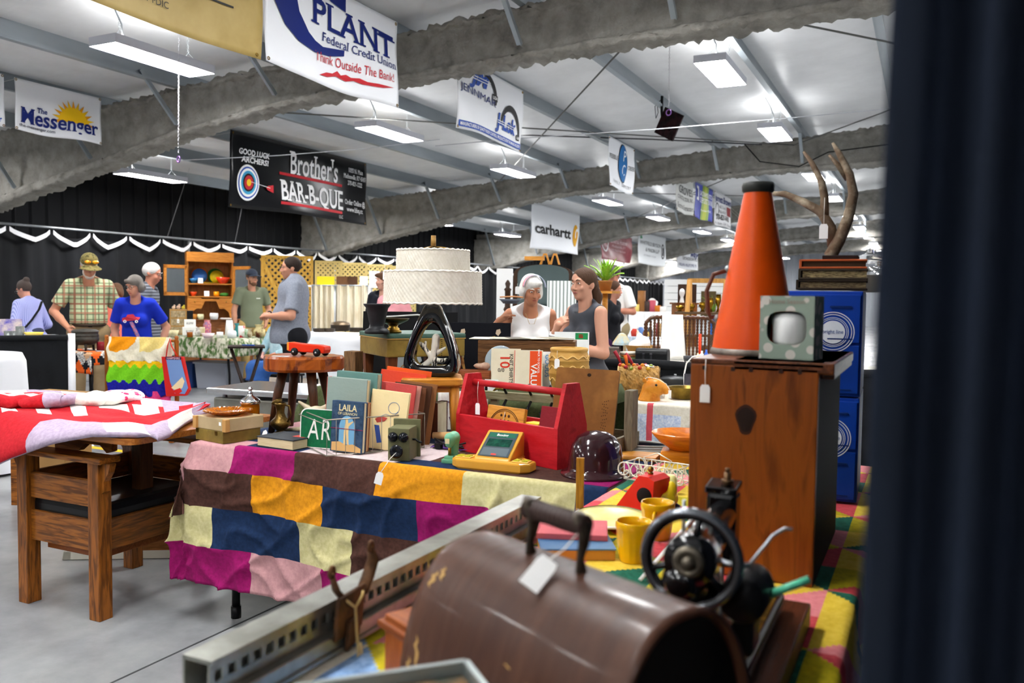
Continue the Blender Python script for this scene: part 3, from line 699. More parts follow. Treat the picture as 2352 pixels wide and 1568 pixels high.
# main table, front edge along X
fold_table('folding_table', 'folding table under the velvet patchwork cloth, black bent leg showing below', -2.66, -.9, 2.57, 3.33, .745)
def patch1(a, b):
 d = 2.565-b
 def pick(xs, cs):
  for x, c in zip(xs, cs):
   if a < x: return c
  return cs[-1]
 if d < -.42: return pick((-2.2, -1.7, -1.3), (PK, NV, BR, NV))
 if d < -.1: return pick((-2.45, -2.12, -1.98, -1.62, -1.25, -1.0), (NV, BR, MG, PP, BR, BR, MG))
 if d < -.005: return pick((-2.42, -2.15, -1.98, -1.72, -1.42, -1.0), (PK, NV, PP, PP, NV, BR, MG))
 if d < .118: return pick((-2.46, -2.15, -1.76, -1.42, -1.0), (PK, MG, BR, MU, OL, NV))
 if d < .265: return pick((-2.35, -2.0, -1.59, -1.2), (BR, MU, NV, MG, BR))
 if d < .425: return pick((-2.55, -2.12, -1.86, -1.45), (OL, NV, OL, BR, NV))
 return pick((-2.36, -2.0, -1.6), (MG, PK, MG, OL))
solo('patchwork_tablecloth', cloth(-2.675, -.895, 2.56, 3.34, .745, .585, .04, .3, .0, patch1, .0115, .015, 2), VEL, 'velvet patchwork tablecloth of mustard, navy, magenta, brown and pink blocks', 'tablecloth')
# side table running toward the viewer, with a bright quilt
fold_table('folding_table', 'folding table under the bright yellow and green quilt in the foreground', -.865, -.13, .62, 3.36, .745)
QL = [CLOTH('e8c84a', 'd9b62e'), CLOTH('d8545a', 'c23c46'), CLOTH('1f6a54', '16543f'), CLOTH('8fb0d6', '6f92c0'), CLOTH('f0ead9', 'e2dcc8'), CLOTH('e58b8e', 'd97a80'), CLOTH('c8b414', 'a89a10')]
def patch2(a, b):
 g = .17; i = math.floor(a/g); j = math.floor(b/g); u = a/g-i; v = b/g-j
 h = (i*7+j*13) % 6; tri = (u+v < 1) if (i+j) % 2 else (u > v)
 if b < 1.45 and a < -.55: pal = (3, 6, 5, 4)
 else: pal = (0, 1, 0, 2, 6, 5)
 return pal[(h+(3 if tri else 0)) % len(pal)]
solo('quilt_tablecloth', cloth(-.872, -.123, .6, 3.37, .745, .1, .2, .01, .4, patch2, .009, .012, 5, fold=14), QL, 'bright quilt tablecloth of yellow, red and green triangles in the foreground', 'tablecloth')
# raised table behind the main one
fold_table('folding_table', 'raised table covered in olive green felt behind the main patchwork table', -2.78, -1.5, 3.46, 4.44, .885)
felt = CLOTH('4a5230', '3c4426')
solo('green_tablecloth', cloth(-2.79, -1.49, 3.45, 4.45, .885, .7, .5, .3, .1, None, .05, .004, 9), felt, 'olive green felt tablecloth behind the lamp stool', 'tablecloth')
# ================================================================ foreground: sewing machine, its bentwood cover, chest, megaphone
TZ = .75
# bentwood cover: axis (.927,-.376) with the open near end facing the viewer's right
CA = Vector((.903, -.43, 0)); CP = Vector((.43, .903, 0)); CC = Vector((-.405, .972, TZ))
def casept(s, a, r=1.): # s along the axis -.24.. .24, a arch angle 0..pi from near base to far base
 hw, hh = .128*r, .27*r
 k = 2.4; ca, sa = math.cos(a), math.sin(a)
 x = -math.copysign(abs(ca)**(2/k), ca)*hw; z = abs(sa)**(2/k)*hh
 return (s, x, z)
bent = MAT('3c231a', .42, c2='543628', sc=3.2, st=(5, 1, 1), kind='noise', bump=.12, bsc=9, bst=(9, 1, 1), coat=.1, c3='472c20')
t = T('sewing_machine_cover', 'domed brown bentwood sewing machine cover with a ribbed handle, large in the foreground', 'sewing machine cover', CC, math.atan2(CA.y, CA.x))
def shell(s, q):
 return casept(-.175+.385*s, PI*q)
M().sheet(shell, 30, 40, th=.006).out('dome', bent, t)
# closed far end and the pale scratches
n = 40; b = M(); b.add([casept(-.166, PI*i/n, .97) for i in range(n+1)], [tuple(range(n+1))]); b.add([casept(-.173, PI*i/n, .985) for i in range(n+1)], [tuple(reversed(range(n+1)))]); b.out('end_panel', bent, t)
b = M()
n = 40; b.add([casept(.196, PI*i/n, .965) for i in range(n+1)], [tuple(range(n+1))]); b.out('hollow_shade', MAT('070605', .9), t, label='black sheet standing in for the shaded hollow of the cover')  # flat black sheet paints the shade inside the open end
scr = MAT('b08a52', .7); r2 = random.Random(3)
b = M()
def scratch(s0, a0, s1, a1, w):
 s0 += .07; s1 += .07
 P = []
 for i in range(7):
  k = i/6; P.append((s0+(s1-s0)*k+.003*math.sin(i*2.3), a0+(a1-a0)*k, w*(1-abs(2*k-1)**2)+.0006))
 vs = []
 for s, a, ww in P:
  for q in (-1, 1):
   p = casept(s+q*ww, a, 1.004); vs.append(p)
 b.add(vs, [(2*i, 2*i+1, 2*i+3, 2*i+2) for i in range(6)])
for s0, a0, s1, a1, w in ((-.222, 1.0, -.226, .86, .004), (-.214, 1.06, -.208, .94, .0035), (-.2, .88, -.19, .88, .003), (-.218, .55, -.205, .38, .003), (-.225, .42, -.224, .3, .003), (-.207, .36, -.2, .2, .004), (-.196, .33, -.194, .26, .003), (-.21, .18, -.214, .1, .003), (.05, .5, .045, .2, .002), (.0, .62, .02, .6, .003), (-.04, .66, -.03, .64, .003)): scratch(s0, a0, s1, a1, w)
b.out('scratches', scr, t, label='pale scratches through the brown finish')
# handle on the ridge
for sx in (-.05, .045):
 b = M(); b.tube([(sx, 0, .262), (sx-.004, 0, .285), (sx+.002, 0, .305), (sx+.004, 0, .322), (sx, -.004, .336), (sx-.008, 0, .341)], [.011, .006, .009, .011, .013, .008], 8, flat=.55); b.out('handle_bracket', MAT('3a332c', .4, .6, c2='5d5347', sc=20), t)
b = M(); P = [(-.06+.112*i/40, 0, .328) for i in range(41)]
b.tube(P, [.0125+.0018*math.sin(i*2.0) for i in range(41)], 12); b.out('grip', MAT('3b2a25', .45), t, label='ribbed brown grip')
q = .021; b = M(); mt = Matrix.Translation((.02, -.03, .285)) @ Euler((-1.0, .5, .5)).to_matrix().to_4x4()
b.prism([(-.5*q, 0), (.5*q, 0), (.62*q, .4*q), (.62*q, 2.3*q), (-.62*q, 2.3*q), (-.62*q, .4*q)], .001, mt @ Matrix.Rotation(PI, 4, 'X')); b.out('price_tag', TAGW, t, label='white paper price tag')
M().tube([(.045, 0, .325), (.035, -.02, .3), (.02, -.03, .285)], .001, 5).out('tag_string', STRING, t)
# small wooden box with a white bell push at the cover's far end
bx = CC+CA*-.262+CP*.0
t = T('wooden_box', 'small orange-brown wooden box with moulded lid left of the bentwood cover', 'box', bx, math.atan2(CA.y, CA.x))
ow = WOOD('a85a20', '8a4413', .4, 'z', 6)
M().box((0, 0, .053), (.1, .13, .106), bev=.002).out('body', ow, t)
b = M(); b.box((0, 0, .112), (.118, .148, .012), bev=.004); b.box((0, 0, .122), (.1, .13, .01), bev=.003); b.out('lid', WOOD('9a552a', '7c3f1c', .4, 'x', 6), t)
kn = T('china_ball', 'round white china ball resting on the small wooden box', 'knob', bx+CA*.02+Vector((0, 0, .1275)))
M().lathe([(0, 0), (.02, 0), (.021, .004), (.014, .007)], 16).out('base', BLACKM, kn); M().ball((0, 0, .022), (.021, .021, .017), 16).out('knob', MAT('f3f1ee', .25), kn)
# perforated steel rail along the left edge of the table
t = T('steel_rail', 'long galvanised steel rail with a row of punched holes along the table edge', 'rail', (-.9, 1.42, TZ+.012))
gs = MAT('a9aaa2', .36, .75, c2='77776f', sc=7); L = 1.12
b = M(); b.box((0, 0, .078), (.055, L, .006)); b.box((-.026, 0, .04), (.004, L, .08)); b.box((.02, 0, .002), (.05, L, .006))
b.box((.03, 0, .015), (.02, L, .028), bev=.003)
# web with square holes
pit = .026; n = int(L/pit)
for i in range(n):
 y = -L/2+pit*(i+.5); b.box((.022, y-pit*.36, .055), (.004, pit*.36, .018))
b.box((.022, 0, .0385), (.004, L, .017)); b.box((.022, 0, .0705), (.004, L, .014))
b.out('channel', gs, t)
t = T('rusty_tool', 'rusty iron tool with two strap handles hung over the steel rail', 'tool', (-.905, 1.16, TZ+.09)); ru = MAT('6a4526', .7, .4, c2='3f2a1a', sc=22)
b = M(); b.box((.05, -.01, -.02), (.008, .085, .075), (0, .1, .1), bev=.006); b.box((.05, .0, -.055), (.008, .06, .05), (0, .1, .3), bev=.006); b.out('blade', ru, t)
b = M(); b.tube([(.05, -.02, 0), (.045, -.04, .025), (.04, -.045, .05)], [.012, .011, .008], 8, flat=.4); b.torus((.04, -.045, .056), .008, .004, 12, 6, (1, .2, 0)); b.out('handle', ru, t)
b = M(); b.tube([(.045, .03, 0), (.03, .07, .015), (.03, .085, .04), (.03, .08, .06)], [.011, .012, .011, .008], 8, flat=.4); b.torus((.03, .078, .066), .008, .004, 12, 6, (1, .2, 0)); b.out('handle', ru, t)
b = M(); b.tube([(.056, -.035, .012), (.062, -.01, -.01), (.066, -.012, -.05), (.068, -.01, -.085)], .0028, 6); b.tube([(.062, -.01, -.01), (.064, .006, .006), (.06, .014, .01)], .0026, 6); b.out('twine', MAT('b59a63', .9), t)
b = M(); b.prism([(-.006, 0), (.006, 0), (.012, -.03), (.008, -.05), (-.01, -.046)], .001, Matrix.Translation((.069, -.008, -.07)) @ Matrix.Rotation(PI/2, 4, 'Z')); b.out('paper_tag', MAT('d8c79a', .8), t, label='cream paper tag')
# glass-topped little display case nearest the viewer
t = T('display_tray', 'small metal-rimmed showcase cut off by the bottom edge of the picture', 'tray', (-.44, .675, TZ), math.radians(47))
b = M(); s = .19
b.box((0, 0, .093), (s-.01, s-.01, .186)); b.out('body', MAT('3b3a34', .5, c2='6a5a3e', sc=30), t); b = M()
for k in range(4): b.box(Vector((math.cos(k*PI/2), math.sin(k*PI/2), 0))*s/2+Vector((0, 0, .19)), (.007 if k % 2 == 0 else s, s if k % 2 == 0 else .007, .022))
b.out('rim', MAT('9aa2a0', .35, .7), t); M().box((0, 0, .187), (s*.93, s*.93, .002)).out('lining', MAT('7d5a34', .6, c2='2c3a34', sc=26), t)
# sewing machine
t = T('sewing_machine', 'antique black sewing machine with gold decals and a spoked handwheel', 'sewing machine', (-.3, 1.13, TZ))
jap = MAT('0a0a0c', .16, coat=.6, ior=1.5); gold = MAT('b8962e', .4, .6, c2='6e5a1c', sc=60); dk = MAT('2b2a28', .3, .8)
wb = WOOD('5c2e1a', '43200f', .4, 'y', 7)
b = M(); b.box((.0, .23, .022), (.25, .56, .044), bev=.004); b.out('wooden_base', wb, t)
b = M(); b.box((0, .235, .064), (.176, .42, .026), bev=.008); b.out('bed', jap, t)
b = M(); b.box((.072, .235, .0776), (.012, .34, .0012)); b.box((.04, .4, .0776), (.05, .03, .0012)); b.box((.03, .1, .0776), (.05, .05, .0012)); b.text('VESTA', .035, (0, 0), lambda x, z: (.052+.0-z, .17+x, .0784), 1, .08, .02); b.out('gold_decal', gold, t, label='gold decal on the black bed')
prims = [('c', (.015, .06, .08), (.015, .05, .19), .042, .034, .01), ('c', (.015, .05, .205), (.0, .2, .228), .036, .026, .02), ('c', (.0, .2, .228), (-.01, .36, .228), .026, .024, .02), ('c', (.015, .0, .22), (.015, .05, .215), .03, .036, .01)]
SOLID(prims, .006).out('arm', jap, t)
b = M(); b.box((-.012, .375, .2), (.052, .05, .13), bev=.008); b.box((-.012, .375, .273), (.055, .055, .012), (.12, 0, 0), bev=.003); b.out('head', jap, t)
b = M(); b.torus((-.012, .3492, .225), .014, .003, 12, 6, (0, 1, 0)); b.box((-.012, .3492, .225), (.014, .002, .014), (0, PI/4, 0)); b.torus((-.012, .349, .225), .019, .0016, 8, 5, (0, 1, 0)); b.out('medallion', gold, t, label='gold medallion on the head')
b = M(); b.cyl((-.005, .37, .27), (-.005, .37, .3), .006, n=10); b.cyl((-.005, .37, .282), (-.005, .37, .287), .011, n=12); b.cyl((-.005, .37, .3), (-.005, .37, .307), .004, n=8); b.out('presser_screw', MAT('6b5138', .4, .7), t)
b = M(); b.cyl((-.03, .17, .235), (-.03, .17, .29), .003, n=8); b.out('spool_pin', STEEL, t)
b = M(); b.cyl((-.012, .375, .14), (-.012, .375, .085), .004, n=8); b.box((-.012, .375, .095), (.02, .016, .006)); b.out('needle_bar', STEEL, t)
wz = .252; wx = .026
hw = bpy.data.objects.new('handwheel', None)
b = M(); b.torus((wx, -.005, wz), .062, .0085, 40, 12, (0, 1, 0))
for k in range(3):
 a = 2*PI*k/3+PI/3+.35; b.tube([(wx+.02*math.cos(a), -.002, wz+.02*math.sin(a)), (wx+.06*math.cos(a), -.004, wz+.06*math.sin(a))], [.011, .007], 8, flat=.6)
b.lathe([(0, -.02), (.034, -.02), (.036, -.015), (.036, .02), (0, .02)], 24, (wx, 0, wz), (0, 1, 0)); b.out('handwheel', jap, t)
b = M(); b.torus((wx, -.02, wz), .016, .006, 24, 8, (0, 1, 0)); b.lathe([(0, -.006), (.008, -.006), (.008, 0), (.014, .002), (.02, .004)], 20, (wx, -.022, wz), (0, 1, 0)); b.out('stop_knob', MAT('8a8272', .45, .7, c2='5d564a', sc=40), t, label='dull nickel knob at the centre of the wheel')
b = M(); b.torus((wx, -.008, wz), .0635, .0065, 48, 8, (0, 1, 0)); b.out('wheel_rim', MAT('777b80', .25, .85), t)
b = M(); b.lathe([(0, -.045), (.026, -.045), (.032, -.036), (.034, .03), (.03, .045), (0, .045)], 20, (.09, .05, .2), (0, 1, .0)); b.box((.09, .05, .15), (.03, .06, .06), bev=.008); b.out('motor', MAT('121213', .35), t)
b = M(); b.cyl((.06, .02, .12), (.078, .02, .115), .013, n=14); b.torus((.066, .005, .118), .01, .003, 14, 6, (0, 1, 0)); b.out('clamp_screw', STEEL, t)
b = M(); b.tube([(.06, .0, .255), (.085, .0, .25), (.098, .02, .248)], .0032, 6); b.tube([(.09, .06, .235), (.115, .1, .27), (.13, .11, .28), (.14, .11, .28)], .0026, 6); b.out('bobbin_lever', STEEL, t)
b = M(); b.cyl((.118, .055, .2), (.17, .06, .228), .0055, n=10); b.cyl((.17, .06, .228), (.1705, .06, .2283), .004, n=10); b.out('thread_spindle', MAT('5fc6a0', .3), t, label='mint green plastic rod sticking out of the motor')
# wooden chest standing on end
cx0, cx1, cy0, cy1 = -.465, -.197, 1.863, 2.36
t = T('wooden_chest', 'tall orange-brown wooden chest with a dark knot, standing behind the sewing machine', 'chest', ((cx0+cx1)/2, (cy0+cy1)/2, TZ)); W = cx1-cx0; D = cy1-cy0; Hc = .473
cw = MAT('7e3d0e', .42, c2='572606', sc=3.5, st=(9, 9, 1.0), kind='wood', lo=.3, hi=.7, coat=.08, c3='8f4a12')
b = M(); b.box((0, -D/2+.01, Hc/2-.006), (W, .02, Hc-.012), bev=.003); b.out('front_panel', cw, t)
shade_wood = MAT('0c0705', .6, c2='070403', sc=5)  # near-black body colour paints in the shade on the chest's right side
b = M(); b.box((0, .01, Hc/2-.006), (W, D-.02, Hc-.012)); b.out('body', shade_wood, t)
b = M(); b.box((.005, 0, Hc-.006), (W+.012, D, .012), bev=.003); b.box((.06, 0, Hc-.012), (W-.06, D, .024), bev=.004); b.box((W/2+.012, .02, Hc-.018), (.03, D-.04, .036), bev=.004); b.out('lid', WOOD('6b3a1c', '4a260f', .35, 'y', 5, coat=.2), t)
b = M(); kx, kz = -.012, .345
for i in range(4): b.add([(kx+(.021-.004*i)*math.cos(a)*(1+.2*math.sin(3*a)), -D/2-.0006-.0003*i, kz+(.033-.006*i)*math.sin(a)) for a in [2*PI*j/20 for j in range(20)]], [tuple(reversed(range(20)))], mi=min(i, 1))
b.out('knot', [MAT('3c1d10', .5), MAT('22120c', .5)], t, label='dark oval knot in the wood')
b = M()
for i in range(5): b.box((-W/2+.03+i*.05+(i % 2)*.012, -D/2-.0008, Hc-.02), (.008, .0016, .009))
b.out('nail_marks', MAT('2e170d', .6), t)
price_tag(t, (-.1, -D/2-.004, Hc-.002), .055, .026)
# megaphone on the chest
t = T('megaphone', 'tall orange megaphone cone with a black mouthpiece rim on top of the wooden chest', 'megaphone', (-.372, 2.1, 1.223)); om = MAT('e05200', .38, c2='d04200', sc=2.5, ior=1.34)
M().lathe([(.0985, .012), (.0935, .05), (.032, .388)], 40).out('cone', om, t)
M().lathe([(.101, .0), (.103, .004), (.101, .013), (.097, .015)], 40).out('bell_rim', MAT('8d8278', .5, .5, c2='5f564e', sc=20), t)
M().lathe([(.031, .382), (.037, .388), (.038, .4), (.035, .408), (.028, .408), (.024, .385)], 32).out('mouthpiece', MAT('2e302d', .45), t)
b = M(); b.tube([(-.063, -.02, .2), (-.095, -.028, .19), (-.11, -.03, .15), (-.106, -.03, .1), (-.1, -.026, .085), (-.082, -.02, .09)], .0052, 8); b.out('handle', MAT('6b4030', .5), t)
b = M(); b.ball((-.062, -.02, .203), .009, 10); b.ball((-.085, -.022, .085), .009, 10); b.out('rivets', STEEL, t)
# boxed white ornament
t = T('boxed_mug', 'white mug in a pale green snowflake gift box with a round window, beside the megaphone', 'boxed mug', (-.27, 1.98, 1.223), -.12)
pg = MAT('d3cdc2', .7, c2='94a393', sc=36, kind='vor', lo=.36, hi=.42); bw_, bh_, bd_ = .115, .138, .085
b = M()
# front panel with a rounded opening
n = 32; O = []; I_ = []
for i in range(n):
 a = 2*PI*(i+.5)/n; c, s = math.cos(a), math.sin(a); k = 1/max(abs(c)/(bw_/2), abs(s)/(bh_/2)); O.append((k*c, k*s+bh_/2))
 p = 3.2; r = (abs(c/.043)**p+abs(s/.037)**p)**(-1/p); I_.append((r*c, r*s+.069))
b.add([(x, -bd_/2, z) for x, z in O]+[(x, -bd_/2, z) for x, z in I_]+[(x, -bd_/2+.004, z) for x, z in I_], [(i, (i+1) % n, n+(i+1) % n, n+i) for i in range(n)]+[(n+i, n+(i+1) % n, 2*n+(i+1) % n, 2*n+i) for i in range(n)])
b.box((-bw_/2, 0, bh_/2), (.002, bd_, bh_)); b.box((bw_/2, 0, bh_/2), (.002, bd_, bh_)); b.box((0, bd_/2, bh_/2), (bw_, .002, bh_)); b.box((0, 0, bh_), (bw_, bd_, .002)); b.box((0, 0, .001), (bw_, bd_, .002)); b.out('carton', pg, t)
b = M(); b.text('Home Season', .014, (0, .122), lambda x, z: (x, -bd_/2-.0008, z), 1, .05, .01); b.out('lettering', MAT('9a8b7d', .7), t)
M().box((0, bd_/2-.004, .069), (.1, .002, .1)).out('inner_card', MAT('e2cf9c', .7), t)
M().lathe([(.0, .028), (.034, .028), (.04, .04), (.041, .085), (.035, .1), (0, .104)], 24, (0, -.0, .0)).out('mug', MAT('f5f5f2', .3), t)
# blue drawer cabinet: two stacked units with ring logo
bl = MAT('0a3fa8', .45, c2='083690', sc=3)
for k, lab in ((0, 'lower blue metal drawer cabinet, standing on the quilt behind the chest'), (1, 'upper blue metal drawer cabinet with a white ring emblem, under the stack of old books')):
 t = T('drawer_cabinet', lab, 'cabinet', (-.35, 2.86, TZ+.006+k*.315), .035, 'blue metal cabinets'); W, Dc, Hh = .35, .34, .311
 M().box((0, 0, Hh/2), (W, Dc, Hh), bev=.004).out('body', bl, t)
 for r in range(2):
  b = M(); b.box((0, -Dc/2-.003, .08+r*.15), (W-.012, .006, .142), bev=.002); d = b.out('drawer_front', bl, t)
  b = M(); b.box((.115, -Dc/2-.007, .115+r*.15), (.06, .004, .006)); b.box((.115, -Dc/2-.006, .02+r*.15), (.07, .003, .004)); b.out('pull_slot', MAT('062a6b', .5), d)
 b = M(); c = (.095, .19); e = -Dc/2-.0072
 def rg(ro, ri):
  n = 48; b.add([(c[0]+ro*math.cos(2*PI*i/n), e, c[1]+ro*math.sin(2*PI*i/n)) for i in range(n)]+[(c[0]+ri*math.cos(2*PI*i/n), e, c[1]+ri*math.sin(2*PI*i/n)) for i in range(n)], [(i, (i+1) % n, n+(i+1) % n, n+i) for i in range(n)])
 for ro, ri in ((.06, .0575), (.053, .051), (.044, .0425), (.0395, .038), (.034, .0001)): rg(ro, ri)
 b.text("CLARK'S", .034, (-.03, .125), lambda x, z: (x, e, z), 1, 0, .02); b.out('emblem', MAT('dfe6ef', .5), t, label='white ring emblem')
 b = M(); b.text('bright line', .0155, (.095, .186), lambda x, z: (x, e-.001, z), 1, 0, .004, fit=.058); b.out('emblem_lettering', MAT('2b4f94', .5), t)
# old books stacked on the cabinet and antlers
zz = TZ+.006+.63; r3 = random.Random(5)
for i, (w_, h_, d_, c1, c2, lab) in enumerate(((.2, .03, .15, '2d2218', '8b7a5a', 'worn dark book at the bottom of the stack on the blue cabinet'), (.195, .032, .15, '3a3126', 'b9a678', 'thick old book with cream pages, second from the bottom on the blue cabinet'), (.19, .028, .15, 'b85a30', '4a3020', 'old book with a worn orange spine in the stack on the blue cabinet'), (.1, .012, .11, '2a1a16', '191412', 'thin black booklet on top of the old book stack'))):
 t = T('book', lab, 'book', (-.265+(.0 if i < 3 else .03)+r3.uniform(-.006, .006), 2.78, zz), .03+r3.uniform(-.05, .05), 'old books under the antlers')
 b = M(); b.box((0, 0, .003), (w_, d_, .006), bev=.002); b.box((0, 0, h_-.003), (w_, d_, .006), bev=.002); b.box((-w_/2+.004, 0, h_/2), (.008, d_, h_), bev=.002); b.out('cover', MAT(c1, .8, c2=c1, sc=20, bump=.2), t)
 M().box((.004, 0, h_/2), (w_-.016, d_-.01, h_-.01)).out('pages', MAT(c2, .9, c2='3b2d1e', sc=60, st=(1, 1, 6)), t); zz += h_+.0005
t = T('antlers', 'pair of brown deer antlers with a price tag standing on the old books', 'antlers', (-.275, 2.8, zz-.002), .0)
an = MAT('8a7560', .6, c2='c3b49b', sc=9, bump=.3, c3='6f5b48');
b = M(); b.tube([(.0, 0, 0), (.025, 0, .05), (.05, 0, .12), (.062, .0, .19), (.05, -.01, .25), (.02, -.02, .31), (-.0, -.02, .345)], [.02, .019, .017, .015, .012, .009, .004], 10); b.tube([(.045, 0, .235), (.015, -.01, .28), (-.01, -.015, .31)], [.01, .008, .004], 8); b.out('antler', an, t)
b = M(); b.tube([(.01, .02, .02), (.0, .0, .09), (-.03, .0, .14), (-.08, .0, .17), (-.14, .01, .2), (-.2, .02, .205)], [.018, .017, .015, .013, .01, .005], 10); b.tube([(-.02, .0, .125), (-.02, 0, .18), (-.03, -.005, .23), (-.06, -.01, .29), (-.085, -.01, .325)], [.015, .013, .011, .008, .004], 10); b.out('antler', an, t)
price_tag(t, (-.018, -.02, .18), .08, .03)
t = T('glass_dish', 'clear pressed glass lidded dish behind the old books', 'dish', (-.17, 2.95, TZ+.006+.626+.055)); gl = MAT('f4f7f8', .08, tr=.85, ior=1.3)
M().lathe([(.0, .0), (.05, .0), (.056, .02), (.058, .04), (.05, .05), (.03, .062), (.012, .068), (.012, .08), (0, .086)], 20).out('dish', gl, t)
t = T('cardboard_box', 'small grey carton under the glass dish on the blue cabinet', 'box', (-.17, 2.95, TZ+.006+.6265)); M().box((0, 0, .027), (.09, .11, .054), bev=.002).out('carton', MAT('b9b3a5', .7), t)
# dark drape hanging close on the right
dn = MAT('111823', .9, c2='172030', sc=3)
def fn(s, q):
 x = -.028+.62*s; z = -.0+2.3*q
 y = .56+.024*math.sin(x*118+2.2)+.012*math.sin(x*61)+.03*s
 return (x*(1-.0)+(.022*(z-1.1))+.008*math.sin(z*3)*.4, y, z)
solo('booth_drape', M().sheet(fn, 260, 24, th=.002), dn, 'dark navy drape hanging close to the viewer at the right edge', 'drape')
t = M().sheet(lambda s, q: (.1+.03*math.sin(s*60)-.02*s, .68+2.9*s, 2.3*q), 120, 4, th=.002)  # unseen drape added to block light from the right
solo('booth_drape', t, dn, 'added unseen navy drape shading the right side of the bright quilt table', 'drape')
# ================================================================ things on the main patchwork table
S1 = .7495
def on1(u, v, z=S1): return onz(u, v, z)
def book(label, loc, w, h, d, cover, rz=0, rot=None, pages='e5d9b8', spine=None, group=None, name='book', art=None):
 """upright book, front cover facing local -Y, spine on the -X side; w wide, h tall, d thick"""
 t = T(name, label, 'book', loc, rz, group, rot)
 cv = cover if not isinstance(cover, str) else MAT(cover, .7, c2=cover, sc=30, bump=.08)
 b = M(); b.box((0, -d/2, h/2), (w, .004, h), bev=.0015); b.box((0, d/2, h/2), (w, .004, h), bev=.0015); b.out('cover', cv, t)
 M().box((-w/2+.002, 0, h/2), (.006, d+.004, h), bev=.002).out('spine', MAT(spine, .7) if spine else cv, t)
 M().box((.001, 0, h/2), (w-.008, d-.004, h-.008)).out('pages', MAT(pages, .9, c2='cdbf98', sc=120, st=(1, 4, .2)), t)
 if art: art(t, w, h, -d/2-.0024)
 return t
# --- left end: two tan boxes, amber plate, amber jar
p = Vector((-2.6, 2.66, S1)); rz = -.19
t = T('hinged_box', 'olive gold hinged box, lower of the two boxes under the amber plate', 'box', p, rz); M().box((0, 0, .024), (.19, .18, .048), bev=.002).out('body', MAT('8a7233', .5, c2='6f5a26', sc=12), t); b = M(); b.box((-.08, -.0915, .04), (.015, .003, .016)); b.box((.05, -.0915, .04), (.015, .003, .016)); b.out('hinges', BRASS, t)
t = T('cardboard_box', 'cream cardboard box directly under the amber glass plate', 'box', p+Vector((.008, .004, .0485)), rz+.03); M().box((0, 0, .026), (.195, .185, .052), bev=.003).out('carton', MAT('c0ab84', .75, c2='b19a72', sc=6), t); b = M(); b.box((-.0975, -.0925, .026), (.022, .022, .05), bev=.002); b.box((.0975, -.0925, .026), (.022, .022, .05), bev=.002); b.out('corner_tape', MAT('c08f52', .6), t); M().box((.06, -.0935, .03), (.014, .001, .014)).out('label_sticker', WHITE, t)
amb = MAT('d97a0c', .1, tr=.75, ior=1.35, c2='e8930f', sc=20);
t = T('amber_plate', 'amber pressed-glass plate with a scalloped edge lying on the two tan boxes', 'plate', p+Vector((.0, .0, .1012)), rz)
def pl(s, q):
 a = 2*PI*s; r = .098*q*(1+.035*math.sin(a*18)*q**4); return (r*math.cos(a), r*math.sin(a), .004+.016*max(0, q-.62)/.38+.0015*math.sin(a*36)*(q > .6))
M().sheet(pl, 108, 10, th=.004).out('plate', MAT('e08a1c', .12, tr=.55, ior=1.4, c2='b0600e', sc=40), t)
M().lathe([(0, .0005), (.05, .0005), (.05, .005), (0, .0055)], 24).out('foot', MAT('c58a2a', .2, c2='8a7a3a', sc=30), t)
t = T('apothecary_jar', 'amber glass jar with a silver domed lid behind the amber plate', 'jar', (-2.6, 2.79, S1))
M().lathe([(0, 0), (.037, 0), (.039, .004), (.0385, .135), (.036, .14), (.036, .136), (.035, .008), (0, .008)], 32).out('glass', MAT('c97408', .06, tr=.7, ior=1.3, c2='e08c10', sc=3), t)
M().lathe([(.0405, .134), (.0425, .136), (.0425, .148), (.039, .152), (.03, .16), (.014, .168), (.009, .178), (.011, .183), (.006, .187), (.009, .193), (.009, .2), (0, .207)], 28).out('lid', CHROME, t)
b = M(); b.torus((0, -.0395, .06), .012, .003, 14, 6, (0, 1, 0)); b.torus((.014, -.038, .06), .012, .003, 14, 6, (0, 1, 0)); b.out('relief_mark', MAT('f0b040', .2), t)
t = T('paper_tag', 'white paper tag standing beside the cream cardboard box', 'tag', (-2.465, 2.72, S1+.001)); b = M(); b.prism([(-.014, 0), (.016, 0), (.014, .03), (.004, .04), (-.008, .034)], .001, Matrix.Rotation(-.3, 4, 'X')); b.out('card', TAGW, t)
# --- thick dark book lying flat
t = T('book', 'dark navy book with a red label lying flat at the front of the patchwork table', 'book', (-2.275, 2.655, S1), -.08)
dn_ = MAT('22262c', .6, c2='2b3037', sc=20, bump=.1)
b = M(); b.box((0, 0, .002), (.2, .15, .004), bev=.001); b.box((0, 0, .039), (.2, .15, .004), bev=.001); b.box((0, .073, .02), (.2, .006, .04), bev=.002); b.out('cover', dn_, t)
M().box((0, -.003, .0205), (.19, .14, .033)).out('pages', MAT('d9caa2', .9, c2='c4b388', sc=200, st=(.1, .1, 3)), t); M().box((.055, .02, .0413), (.06, .05, .0008)).out('label_panel', MAT('b23a2c', .6), t)
